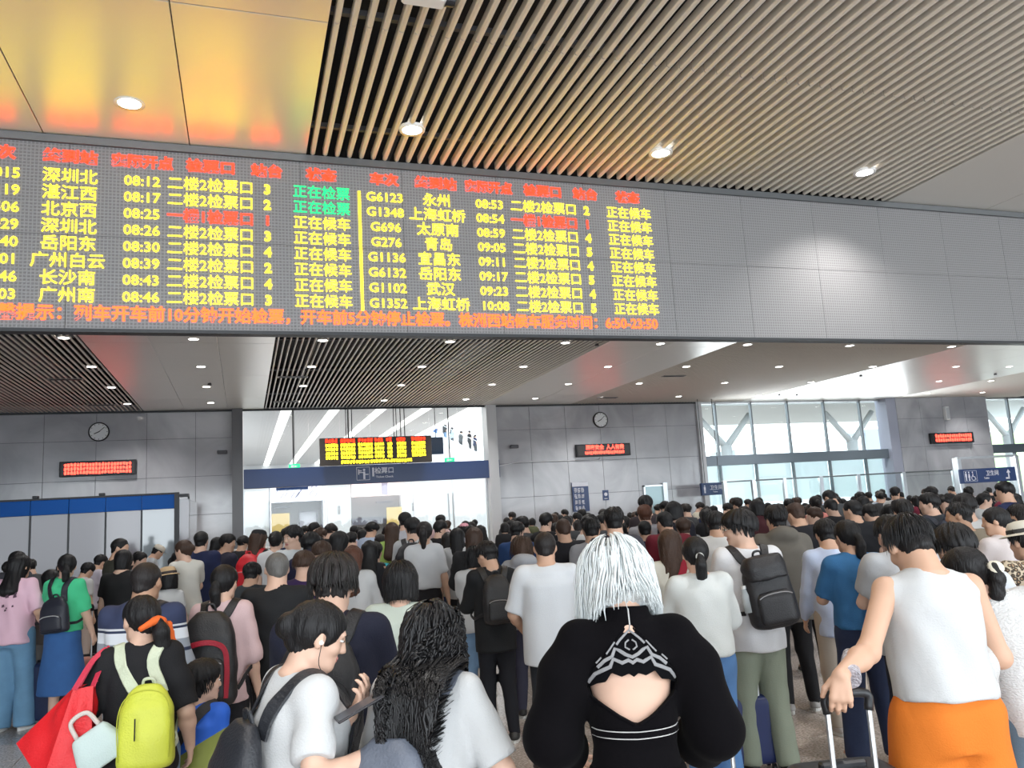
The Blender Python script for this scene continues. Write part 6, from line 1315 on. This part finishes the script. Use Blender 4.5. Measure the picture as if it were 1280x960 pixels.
F = Field(J['T']((-.14,-.02,-.06))-.2, J['T']((-.14,-.02,-.06))+.2, .012); F.prof(J['T']((-.13,-.04,-.06)), J['R'], [(-.12,.13,.03,0,0),(.08,.11,.03,0,0),(.12,.08,.02,0,0)], 0, 'u', 3); V, Q = F.mesh(); put(sb, 'bag_body', folds(V, Q, .006, 2, 12, 30), Q, cloth((.48,.47,.62)))
bs = who(1030, 650, 6.5, 'person in pale blue shirt and khaki trousers standing beside the woman in blue', sex='m', b=.94, hair='short', hp=20, yaw=-8, skin=1, top=T_((.50,.58,.76), sleeve='long', hem=-.10, loose=.022), bot=dict(c=(.42,.36,.30), w=1.12, cuff=.04), arms='down_fwd', shoec=(.5,.45,.42), feet=((-.05,.0,16),(.06,.0,-6)))
bt2 = who(1056, 650, 5.75, 'woman in blue tee and navy jeans with black ponytail', sex='f', b=1.04, hair='pony', L=.15, vol=1.1, hp=8, hyaw=14, skin=1, top=T_((.04,.15,.33), loose=.022, sl=.9, hem=-.0), bot=dict(c=DJEAN, cloth='denim', w=1.16, cuff=.050, waist=.085), arms='phone', shoec=(.62,.6,.56), feet=((-.08,.0,10),(.09,.02,-14)))
gy = who(1112, 645, 5.3, 'person in grey tee half hidden behind the man in the sleeveless top', b=1.05, hair='short', hp=24, hyaw=10, top=T_((.40,.41,.43), loose=.024), bot=dict(c=(.018,.02,.032), w=.98), shoec=(.03,.03,.03), arms='phone', s=None) if False else who(1110, 646, 5.3, 'person in light grey tee half hidden behind the man in the sleeveless top', b=1.12, hair='short', hp=24, hyaw=10, top=T_((.40,.41,.43), loose=.026), bot=dict(c=(.018,.02,.032), w=.98), shoec=(.03,.03,.03), arms='phone')
tj = who(968, 632, 7.2, 'person in taupe jacket and black trousers behind the olive trousers', b=1.12, hair='short', hp=8, hyaw=10, skin=1, top=T_((.125,.115,.10), sleeve='long', hood=True, loose=.028, hem=-.11, name='jacket'), bot=dict(c=(.014,.014,.016), cuff=.03), shoec=(.35,.34,.33), feet=((-.05,0,8),(.09,.03,-18)))
mb2 = who(1189, 655, 4.25, 'person with thick black hair partly hidden behind the cardigan woman', b=1.0, hair='mop', hp=14, yaw=4, skin=1, top=T_((.60,.62,.66), loose=.024, sl=.95), bot=T_((.03,.03,.05)), arms='strap', h=.010)
e, O = backpack(mb2, 'grey backpack with pale pink side on the person behind the cardigan woman', (.10,.105,.125), w=.10, hh=.30, dp=.10, zt=.24, lz=.024, xo=.12, yo=.02, tilt=-20)
lp = who(1277, 655, 5.1, 'person in leopard print shirt at the right edge wearing a pale hat', sex='f', b=1.1, hair='short', hp=8, hyaw=20, skin=1, top=T_((.4,.3,.2), sleeve='elbow', loose=.03, hem=-.12), bot=T_((.03,.03,.03)), arms='down_fwd', h=.010)
m = bpy.data.materials.new('leopard_print'); m.use_nodes = True; N = m.node_tree.nodes; L = m.node_tree.links; tc = N.new('ShaderNodeTexCoord'); vo = N.new('ShaderNodeTexVoronoi'); vo.inputs['Scale'].default_value = 42; L.new(tc.outputs['Object'], vo.inputs['Vector']); r_ = N.new('ShaderNodeValToRGB'); el = r_.color_ramp.elements; el[0].position = .22; el[0].color = (.30,.20,.12,1); el[1].position = .62; el[1].color = (.50,.42,.31,1); q = el.new(.32); q.color = (.03,.02,.015,1); q = el.new(.48); q.color = (.04,.03,.02,1); L.new(vo.outputs['Distance'], r_.inputs[0]); L.new(r_.outputs[0], N['Principled BSDF'].inputs['Base Color']); N['Principled BSDF'].inputs['Roughness'].default_value = .8
for o_ in lp['root'].children:
    if o_.name.startswith('shirt'): o_.data.materials[0] = m
def hat(sp, c, cb, brim=.15, crown=.085, name='hat', stripes_=None, cap=False, tilt=0):
    J = sp['J']; hs = J['hs']; R = J['Rh'] @ rotm(tilt*D2R,0,0); c0 = J['hc']; P = lambda x, y, z: c0 + R @ (np.array([x,y,z])*hs); n = 28; v = []; prof_ = [(brim,.035),(brim*.8,.047),(.102,.052),(.100,.075),(.094,.10),(.08,.122),(.045,.132),(.001,.134)] if not cap else [(.100,.030),(.099,.06),(.092,.09),(.075,.112),(.045,.122),(.001,.125)]
    for r_, z in prof_:
        for k in range(n): a = 2*math.pi*k/n; v.append(P(r_*.86*math.sin(a), r_*math.cos(a)*1.04-.012, z))
    f = [(i*n+k, i*n+(k+1)%n, (i+1)*n+(k+1)%n, (i+1)*n+k) for i in range(len(prof_)-1) for k in range(n)]; f.append(tuple(range(n))[::-1]) if cap else None
    h_ = MB().add(v, f).build(name, cloth(c), sp['root'], True)
    if not cap:
        v = []
        for z, r_ in ((.053,.104),(.078,.1025)): v += [P(r_*.87*math.sin(2*math.pi*k/n), r_*math.cos(2*math.pi*k/n)*1.045-.012, z) for k in range(n)]
        MB().add(v, [(k,(k+1)%n,n+(k+1)%n,n+k) for k in range(n)]).build('hat_band', cloth(cb), h_, True)
    else:
        v = [P(.075*math.sin(a), .085+.0*a, .036) for a in np.linspace(-1.2,1.2,9)] + [P(.07*math.sin(a), .09+.075*math.cos(a), .026) for a in np.linspace(-1.2,1.2,9)]; MB().add(v, [(k,k+1,9+k+1,9+k) for k in range(8)]).build('peak', cloth(cb), h_, True)
    return h_
hat(lp, (.62,.60,.52), (.05,.05,.05), .155)
who(1241, 634, 6.6, 'woman in pale pink tee with black ponytail looking left on the right', sex='f', hair='pony', vol=1.1, L=.12, hyaw=55, hp=6, yaw=10, skin=1, face=False, top=T_((.66,.60,.60), loose=.022, sl=.9), bot=T_((.35,.34,.36)), arms='phone')
who(1195, 628, 7.1, 'man in khaki tee with buzzed sides facing left near the right pillar', b=1.12, hair='crop', hyaw=55, hp=4, yaw=10, skin=2, top=T_((.19,.16,.12), loose=.02, sl=.95), bot=T_((.10,.10,.05)))
who(380, 690, 7.0, 'person in deep purple tee with short brown hair behind the grey-haired man', b=.95, hair='bowl', hc='brown', hp=10, top=T_((.035,.018,.07), loose=.02), bot=T_(BLACK))
who(441, 682, 7.4, 'woman with reddish-brown long hair and white blouse behind the navy tee', sex='f', hair='long', L=.09, hc='auburn', vol=.9, hp=8, skin=0, top=T_(WHITE, loose=.03, sleeve='long', hem=-.1), bot=T_((.3,.3,.32)), arms='phone')
who(402, 678, 8.0, 'person with brown bowl haircut between the spectacled man and the navy tee', hair='bowl', hc='brown', hp=14, top=T_((.05,.05,.06)), bot=T_(BLACK))
# seven metres and beyond
who(650, 671, 7.6, 'woman with brown hair resting on a grey hooded jacket', sex='f', hair='bob', hc='brown', hp=24, hyaw=40, hr=12, lean=4, skin=0, top=T_((.33,.34,.37), hood=True, sleeve='long', loose=.03), bot=T_((.05,.05,.08)))
who(703, 648, 8.6, 'broad man in black tee with close-cropped brown hair', b=1.22, hair='buzz', hc='brown', hp=14, hyaw=12, skin=1, top=T_((.013,.013,.017), loose=.024, sleeve='elbow'), bot=T_(BLACK))
who(738, 647, 8.0, 'man with thinning crown in grey tee left of the silver wig', b=1.0, hair='crop', hp=10, skin=1, top=T_((.30,.30,.32)), bot=T_(BLACK))
who(766, 634, 7.4, 'man with dark cropped hair and grey collar above the silver wig', b=1.08, hair='crop', hp=6, skin=0, top=T_((.05,.05,.065), collar=.02), bot=T_(BLACK))
who(805, 651, 9.8, 'short-haired person in navy tee right of the silver wig', b=.98, hair='crop', skin=1, top=T_((.012,.016,.05)), bot=T_(BLACK))
who(805, 632, 10.6, 'person with reddish-brown hair in grey tee near the cabinet door', hair='short', hc='auburn', skin=0, top=T_((.33,.32,.34)), bot=T_(BLACK))
who(806, 620, 11.4, 'tall person with black hair before the cabinet door', hair='short', skin=0, top=T_((.04,.03,.035)), bot=T_(BLACK))
who(829, 640, 8.9, 'man in maroon tee behind the woman in the sheer blouse', b=1.08, hair='crop', hp=18, hyaw=30, skin=1, top=T_((.13,.012,.022), loose=.022), bot=T_(BLACK))
who(841, 627, 10.1, 'person with big round black hair left of the right glazing', hair='bob', vol=1.1, sex='f', hp=12, top=T_((.02,.02,.03)), bot=T_(BLACK))
who(853, 648, 9.5, 'person with brown short hair and dark collar behind the hair clip woman', hair='short', hc='brown', skin=0, top=T_((.05,.035,.02)), bot=T_(BLACK))
who(894, 640, 8.1, 'man in white shirt with black shoulder strap behind the bespectacled man', b=1.0, hair='short', hyaw=-30, hp=14, skin=1, top=T_((.68,.68,.68), loose=.024), bot=T_(BLACK), arms='phone')
who(992, 629, 8.6, 'man with buzzed brown hair and black tee looking down', b=1.15, hair='crop', hc='brown', hp=22, hyaw=30, skin=1, top=T_((.014,.014,.018), loose=.024), bot=T_(BLACK))
who(945, 624, 11.2, 'woman with black hair and dark red scarf', sex='f', hair='bob', top=T_((.07,.02,.025), collar=.03), bot=T_(BLACK))
who(1063, 625, 9.2, 'man with faded haircut and black tee above the blue tee woman', b=1.12, hair='crop', hp=6, hyaw=45, skin=1, top=T_((.013,.014,.018), loose=.022), bot=T_(BLACK))
who(1018, 620, 12.4, 'person in coral low-backed top before the right glazing', sex='f', hair='bun', skin=0, top=T_((.55,.20,.17), sleeve='none', neckcut=.27), bot=T_(BLACK))
who(1035, 613, 14.0, 'man in dark grey tee bending his head before the glazing', hair='crop', hp=38, hyaw=40, skin=1, top=T_((.06,.065,.07)), bot=T_(BLACK), arms='phone')
who(1086, 631, 9.8, 'person with black hair looking down left of the sleeveless man', hair='short', hp=30, hyaw=30, top=T_((.02,.02,.022)), bot=T_(BLACK), arms='phone')
w22 = who(1159, 617, 9.3, 'man in dark jacket with backpack looking left below the message display', b=1.08, hair='short', hyaw=60, hp=4, yaw=12, skin=0, top=T_((.03,.035,.042), sleeve='long', loose=.026, name='jacket'), bot=T_(BLACK))
backpack(w22, 'navy backpack on the man in the dark jacket', (.02,.028,.05), w=.09, hh=.25, dp=.09, zt=.27, lz=.02)
who(1203, 617, 8.0, 'person with rounded black hair below the white loudspeaker', hair='mop', hp=8, skin=0, top=T_((.6,.6,.6)), bot=T_(BLACK))
who(1126, 625, 8.0, 'person with black hair in dark tee just behind the sleeveless man', hair='short', hp=8, skin=1, top=T_((.03,.035,.04)), bot=T_(BLACK))
who(1230, 616, 12.2, 'woman in white blouse facing right under the restroom sign', sex='f', hair='bun', hyaw=-75, yaw=-40, skin=0, face=False, top=T_(WHITE, sleeve='long'), bot=T_(BLACK))
who(1262, 617, 14.5, 'man turning towards the camera at the far right', hair='short', yaw=150, hp=6, skin=0, face=False, top=T_((.10,.10,.12)), bot=T_(BLACK))
who(1270, 630, 7.6, 'person with flat dark brown hair behind the pale hat', hair='crop', hc='softblack', hyaw=20, skin=2, top=T_((.10,.09,.08)), bot=T_(BLACK))
# left side, further back
nv = who(252, 664, 10.6, 'man in navy long-sleeved shirt and dark green trousers', b=1.12, hair='crop', hp=2, skin=0, top=T_((.016,.022,.065), sleeve='long', hem=-.07, loose=.018), bot=dict(c=(.012,.03,.028), w=1.05), arms='down')
who(229, 675, 9.7, 'woman in cream dress facing left beside the man in navy', sex='f', hair='bun', hc='brown', hyaw=35, yaw=45, skin=0, face=False, top=T_((.70,.68,.62), sleeve='short'), bot=dict(c=(.70,.68,.62), kind='skirt', hem=.33, flare=.12), arms='phone')
wq = who(285, 668, 11.2, 'man facing right in dark top with brown strap beside the man in navy', hair='short', hyaw=-60, yaw=-30, skin=1, top=T_((.03,.03,.05), sleeve='long'), bot=T_(BLACK), arms='phone')
rd = who(324, 663, 11.0, 'woman in black cap with long brown hair and a red backpack', sex='f', hair='long', hc='brown', L=.10, hyaw=-35, yaw=-12, skin=0, top=T_((.015,.015,.016)), bot=T_((.1,.1,.12))); hat(rd, (.015,.015,.017), (.015,.015,.017), cap=True)
backpack(rd, 'bright red backpack on the woman in the black cap', (.55,.015,.025), w=.09, hh=.25, dp=.09, zt=.27)
who(151, 673, 10.3, 'man in dark olive tee turned to the right by the booth', b=1.05, hair='crop', hyaw=-50, yaw=-40, hp=8, skin=1, face=False, top=T_((.045,.045,.035)), bot=T_((.02,.02,.03)), arms='down_fwd')
who(155, 687, 9.0, 'person in black tee with short black hair behind the striped polo', hair='bob', vol=.85, hp=8, top=T_((.013,.013,.014)), bot=T_((.02,.025,.04)))
who(95, 668, 18.8, 'man in white shirt with shoulder strap walking past the glass booth', hair='crop', yaw=-80, hp=14, skin=1, top=T_((.70,.72,.72)), bot=T_(BLACK), h=.015)
cp = who(198, 682, 14.5, 'man in beige cap and grey shirt bending before the booth', hair='crop', yaw=-60, hp=24, lean=18, skin=1, top=T_((.45,.47,.50)), bot=T_(BLACK), h=.015); hat(cp, (.5,.45,.38), (.5,.45,.38), cap=True)
sh_ = who(209, 711, 9.3, 'child in striped straw hat and white top behind the striped polo', sex='f', hair='bob', hs=1.25, hyaw=40, yaw=20, skin=0, face=False, top=T_((.6,.6,.6)), bot=T_((.1,.05,.05))); hat(sh_, (.55,.38,.22), (.06,.05,.05), .14)
who(468, 678, 9.8, 'boy in turquoise tee with a dark backpack in the queue', hair='short', hs=1.15, hp=6, top=T_((.05,.50,.60)), bot=T_(BLACK)); backpack(E_[-1], 'dark backpack on the boy in turquoise', (.015,.02,.035), w=.10, hh=.26, dp=.09, zt=.27)
lw = who(530, 652, 9.2, 'woman in cropped white tee and black skirt with long brown ponytail', sex='f', hair='hipony', L=.27, vol=1.3, hc='softblack', hp=4, skin=1, top=T_((.72,.73,.75), hem=.03, loose=.02, sl=.85), bot=dict(c=(.018,.016,.018), kind='skirt', hem=.22, flare=.12, waist=.08))
w31 = who(515, 648, 9.9, 'man in white sleeves with a large black backpack', hair='short', hp=12, hyaw=20, skin=0, top=T_(WHITE, sleeve='long'), bot=T_(BLACK)); backpack(w31, 'large black backpack on the man in white sleeves', (.012,.013,.018), w=.11, hh=.30, dp=.10, zt=.28)
who(490, 653, 11.2, 'woman in lime green top with long brown hair', sex='f', hair='long', L=.10, hc='brown', top=T_((.33,.48,.12), sleeve='elbow'), bot=T_((.5,.48,.42)))
who(506, 641, 13.0, 'man in pale grey shirt near the middle of gate 1', hair='short', top=T_((.45,.45,.50)), bot=T_(BLACK))
who(365, 657, 9.4, 'young man glancing back to the left with a pale face', hair='mop', hyaw=128, hp=8, yaw=20, skin=0, face=True, top=T_((.55,.58,.6)), bot=T_(BLACK), h=.010)
who(389, 666, 8.7, 'person in navy hooded top beside the pale-faced young man', hair='short', hyaw=-20, top=T_((.02,.02,.05), hood=True), bot=T_(BLACK))
who(425, 664, 9.2, 'woman with long straight black hair turned right', sex='f', hair='long', L=.10, hyaw=-45, skin=0, top=T_((.5,.5,.55)), bot=T_(BLACK))
k2 = who(345, 664, 10.4, 'woman with black bun and white headband in white top', sex='f', hair='bun', top=T_((.66,.66,.68)), bot=T_(BLACK), tie=(.7,.7,.7))
bk2 = who(592, 659, 8.4, 'person in loose black tee with long brown hair holding a white cap', sex='f', hair='long', L=.06, hc='brown', vol=.9, hp=6, skin=0, top=T_((.02,.02,.022), loose=.03, sleeve='elbow'), bot=T_(BLACK, w=1.1), arms='phone', b=1.08)
who(592, 683, 7.8, 'person in white tee with crossed arms and blue jeans behind the black polo', sex='f', hair='bob', vol=.9, hp=8, skin=1, top=T_(WHITE, loose=.022), bot=dict(c=(.16,.27,.42), cloth='denim', w=1.05), arms='cross', shoec=(.5,.5,.5))
who(571, 660, 10.2, 'woman with very long black hair in the middle queue', sex='f', hair='long', L=.22, vol=1.0, top=T_((.5,.5,.5)), bot=T_(BLACK))
pkc = who(580, 655, 14.0, 'person in pink cap in the middle queue', hair='short', top=T_((.4,.4,.45)), bot=T_(BLACK)); hat(pkc, (.65,.30,.36), (.5,.1,.15), cap=True)
nb = who(646, 653, 10.2, 'man in navy shirt with bowed head left of the big black tee', b=1.05, hair='short', hp=20, hyaw=-20, skin=0, top=T_((.02,.05,.14), sleeve='elbow'), bot=T_(BLACK))
who(315, 704, 7.6, 'person in dark grey top leaning between the pink top and the black polo', b=1.05, hair='short', hp=20, lean=12, skin=1, top=T_((.035,.04,.045), sleeve='long'), bot=T_(BLACK))
who(63, 712, 8.9, 'woman with long black hair half hidden behind the bright green tee', sex='f', hair='long', L=.08, yaw=40, top=T_((.16,.15,.14), sleeve='long'), bot=T_((.2,.2,.2)))
who(22, 690, 10.5, 'person with black hair behind the pink printed tee', hair='short', top=T_((.05,.05,.06)), bot=T_(BLACK))
who(110, 704, 11.2, 'small person in white top looking down, left of the olive tee', hair='short', hp=30, yaw=-30, skin=1, top=T_((.6,.6,.6)), bot=T_((.5,.4,.35)))
who(126, 694, 12.4, 'person in pale lilac tee looking down, left of the olive tee', hair='short', hp=26, yaw=-30, skin=1, top=T_((.52,.48,.55)), bot=T_(BLACK))
who(176, 691, 11.8, 'man facing right with short black hair behind the black tee', hair='short', hyaw=-40, yaw=-60, skin=0, top=T_((.3,.3,.33)), bot=T_(BLACK))
# people riding the escalator and the silhouette outside
esc_s = []

for i_, a_ in enumerate(E_):
    for b_ in E_[i_+1:]:
        dd_ = math.hypot(a_['root'].location[0]-b_['root'].location[0], a_['root'].location[1]-b_['root'].location[1])
        if dd_ < .42: print('CLOSE %.2f | %d,%d,%.1f %s | %d,%d,%.1f %s' % (dd_, a_['px'], a_['py'], a_['d'], a_['label'][:40], b_['px'], b_['py'], b_['d'], b_['label'][:40]))
# suitcases and held things
J = om['J']; hand = ptw(om, J['arm'][0][1] + np.array([-.01,.02,-.09])); cx0, cy0 = hand[0]+.02, hand[1]+.10
suitcase(cx0+.06, cy0+.02, YAW+.12, (.018,.018,.022), .40, .25, hand[2]-.27, 'black suitcase pulled by the man in orange shorts', hh=hand[2]+.005)
cupw = hand + np.array([.09,.03,.10]); cup = empty('plastic_cup', tuple(cupw), 0); cup.rotation_euler = (1.9, 0, -.75); MB().tube([(0,0,-.09),(0,0,-.06),(0,0,.06),(0,0,.075)], [.024,.028,.040,.040], 20).build('cup_body', mat('glittery_clear_plastic', (.42,.40,.44), .15, bump=1.0, bscale=90, vary=.95, vscale=45), cup, True); MB().disc((0,0,.078), .040, (0,0,1), .008, 20).build('lid', mat('silver_patterned_lid', (.38,.36,.40), .3, bump=1, bscale=120, vary=.95, vscale=50), cup)
tag(cup, 'clear patterned cup held with the suitcase handle by the man in orange shorts', 'cup')
x, y, z = at(932, 900, 5.75); suitcase(x, y, YAW, (.010,.022,.10), .38, .24, .50, 'navy suitcase between the blue jeans and the olive trousers', hh=.66)
x, y, z = at(58, 840, 8.3); suitcase(x, y, YAW-.1, (.012,.02,.06), .38, .25, .60, 'navy suitcase standing beside the wide jeans', hh=.98)
x, y, z = at(108, 830, 9.2); suitcase(x, y, YAW+.2, (.60,.27,.22), .36, .24, .50, 'coral suitcase standing right of the denim skirt', hh=1.05)
x, y, z = at(884, 930, 3.6); suitcase(x, y, YAW+.2, (.02,.02,.025), .36, .22, .50, 'dark suitcase right of the silver-wigged woman', hh=.86)
# ================================================================ the packed queue further back: figures copied from a few built ones
OBJM = {}
def proto(name, **k):
    sp = dict(px=640, py=640, d=20, label='x', s=1.0, h=.022, shoes=1); sp.update(k); sp['s'] = 1.0
    J1 = skeleton(sp, 1.0); person(sp); r = sp['root']; r.location = (0,0,0); r.rotation_euler = (0,0,0); r['_top'] = float(head_top(sp['J'])); r['_hx'] = [float(v) for v in sp['J']['hc']]
    for c_ in r.children:
        c_['_kind'] = c_.name.split('.')[0]
        for sl in c_.material_slots: pass
    return r
PR = [proto('a', hair='short', hp=10, top=T_(WHITE, loose=.02), bot=T_(BLACK), arms='phone'), proto('b', hair='crop', hp=20, hyaw=15, b=1.08, top=T_(WHITE, loose=.02, sleeve='elbow'), bot=T_(BLACK)),
      proto('c', sex='f', hair='long', L=.10, hp=6, top=T_(WHITE, loose=.022), bot=T_(BLACK), arms='phone'), proto('d', sex='f', hair='pony', L=.15, vol=1.1, hp=8, top=T_(WHITE, loose=.02), bot=T_(BLACK, w=1.1)),
      proto('e', sex='f', hair='bob', hp=14, hyaw=-15, top=T_(WHITE, loose=.024, sleeve='long'), bot=T_(BLACK)), proto('f', hair='mop', hp=26, hyaw=-12, top=T_(WHITE, loose=.022), bot=T_(BLACK), arms='phone'),
      proto('g', sex='f', hair='bun', vol=1.1, hp=8, hyaw=12, top=T_(WHITE, loose=.02), bot=T_(BLACK)), proto('h', hair='short', hp=4, hyaw=50, b=1.05, top=T_(WHITE, loose=.02), bot=T_(BLACK))]
HN = ['short neat hair', 'cropped hair', 'long straight hair', 'ponytail', 'bobbed hair', 'thick tousled hair', 'hair bun', 'short hair turned left']
COLS = [('white', (.66,.67,.68)), ('black', (.014,.014,.017)), ('navy', (.018,.025,.07)), ('grey', (.22,.225,.235)), ('dark grey', (.06,.062,.068)), ('pale blue', (.40,.48,.62)), ('beige', (.45,.40,.33)), ('maroon', (.16,.02,.04)), ('pale pink', (.58,.42,.44)), ('olive', (.10,.11,.06)), ('blue', (.04,.12,.32)), ('cream', (.62,.59,.50))]
CW = [.20,.25,.12,.08,.12,.05,.04,.03,.04,.03,.02,.02]
used = [(e['root'].location[0], e['root'].location[1]) for e in E_]
def ok(x, y, r): return all((x-a)**2+(y-b_)**2 > r*r for a, b_ in used)
def swap(o, m):
    for sl in o.material_slots: sl.link = 'OBJECT'; sl.material = m
first = {}
def put_copy(k, x, y, rz, top, ci, hcn, label, group):
    src = PR[k]; sc_ = top/src['_top']
    r = src if k not in first else src.copy()
    if k in first:
        col.objects.link(r)
        for ch_ in src.children:
            c_ = ch_.copy(); col.objects.link(c_); c_.parent = r
            for g in ch_.children: d = g.copy(); col.objects.link(d); d.parent = c_
    r.location = (x, y, 0); r.rotation_euler = (0,0,rz); r.scale = (sc_, sc_, sc_)
    for c_ in r.children:
        kd = c_['_kind']
        if kd == 'shirt': swap(c_, cloth(COLS[ci][1]))
        elif kd == 'trousers': swap(c_, cloth(rr_.choice([BLACK, DJEAN, (.05,.05,.055), (.14,.23,.36)])))
        elif kd == 'hair': swap(c_, HR[hcn])
        elif kd == 'body': swap(c_, SK[rr_.choice([0,0,1])])
    first[k] = first.get(k, 0)+1
    r['label'] = label; r['group'] = group; r['category'] = 'person'; used.append((x, y)); return r
rr_ = random.Random(11)
ZN = [(330, 470, 'near gate 1 left'), (470, 620, 'near gate 1 right'), (620, 740, 'near marble wall'), (740, 870, 'below middle clock'), (870, 1010, 'near left glazing'), (1010, 1130, 'near right glazing'), (1130, 1290, 'near right pillar')]
def zone(px):
    for a, b_, n in ZN:
        if a <= px < b_: return n
    return 'at the left of the hall'
def project(x, y, z):
    q = CX*x + CY*y + CZ*(z-CAMH); return 640+FPX*q[0]/q[2], 480+FPX*q[1]/q[2]
from collections import Counter
spots = []
tries = 0
while len(spots) < 170 and tries < 30000:
    tries += 1; d = 8.2 + 15.0*rr_.random()**.85; px = rr_.uniform(332, 1275)
    if px > 1180 and d > 12 and rr_.random() < .6: continue
    p = at(px, 640, d); x, y = p[0], p[1]
    if y > 22.6 or (x > 14 and y > 20.6): continue
    if not ok(x, y, .50 if d > 11 else .56): continue
    used.append((x, y)); spots.append((x, y, d, px))
QP = []
for x, y, d, px in sorted(spots, key=lambda q: q[2]):
    k = rr_.randrange(8); ci = rr_.choices(range(12), CW)[0]; fem = k in (2,3,4,6); top = rr_.gauss(1.59 if fem else 1.70, .045); dn = 'near' if d < 12 else 'midway' if d < 17 else 'far'
    hcn = 'black' if k in (0,3) else rr_.choice(['black','black','black','softblack','brown'])
    lb = 'person with %s, %s top, %s in queue %s' % (('brown ' if hcn == 'brown' else '') + HN[k], COLS[ci][0], dn, zone(px))
    r = put_copy(k, x, y, YAW + rr_.gauss(0, .35) + (rr_.choice([0,0,0,.9,-.9])), top, ci, hcn, lb, 'queue of people, ' + dn + ' part, ' + zone(px)); QP.append((lb, px, r))
byl = {}
for lb, px, r in QP: byl.setdefault(lb, []).append((px, r))
for lb, q in byl.items():
    if len(q) > 1:
        q.sort(key=lambda t_: t_[0]); on = {2: ['left one', 'right one'], 3: ['left one', 'middle one', 'right one']}.get(len(q), ['first from left', 'second from left', 'third from left', 'fourth from left', 'fifth from left', 'sixth from left'])
        for (px, r), o_ in zip(q, on): r['label'] = lb + ', ' + o_
for k in range(8):
    if k not in first: bpy.data.objects.remove(PR[k])
# left side: a few people waiting by the booth
for px, py, d, k, ci in ((40, 700, 12.5, 0, 4), (75, 705, 13.5, 4, 3), (168, 690, 13, 1, 1), (218, 690, 13.5, 3, 1), (268, 672, 14.5, 2, 8), (300, 672, 13.5, 5, 1), (8, 702, 11.5, 6, 3)):
    p = at(px, py, d)
    if ok(p[0], p[1], .4): put_copy(k, p[0], p[1], YAW+rr_.uniform(-1.5,1.5), p[2], ci, 'black', 'person with %s in %s top waiting near the booth%s' % (HN[k], COLS[ci][0], ' at the left edge' if px < 20 else ''), 'people waiting by the glass booth')
# passengers riding down the escalator behind the gate glass
i = 0
for (px, py, k, ci) in ((545,531,0,10),(557,529,1,1),(566,536,2,5),(577,541,5,4),(588,540,7,1),(595,545,3,2)):
    px = px; x, y, z = ony(px, py+25, 60.0); sc_ = 1.66
    r = put_copy(k, x, y+.1, -1.3, sc_, ci, 'black', 'small figure in %s top riding the escalator, %s from left' % (COLS[ci][0], ('first','second','third','fourth','fifth','sixth')[i]), 'passengers on the escalator'); r.location[2] = z; i += 1
p = at(1103, 612, 25.8); r = put_copy(0, p[0], p[1], YAW+2.4, p[2], 1, 'black', 'dark figure standing outside the right glazing with a phone to the ear', 'people outside the glazing')
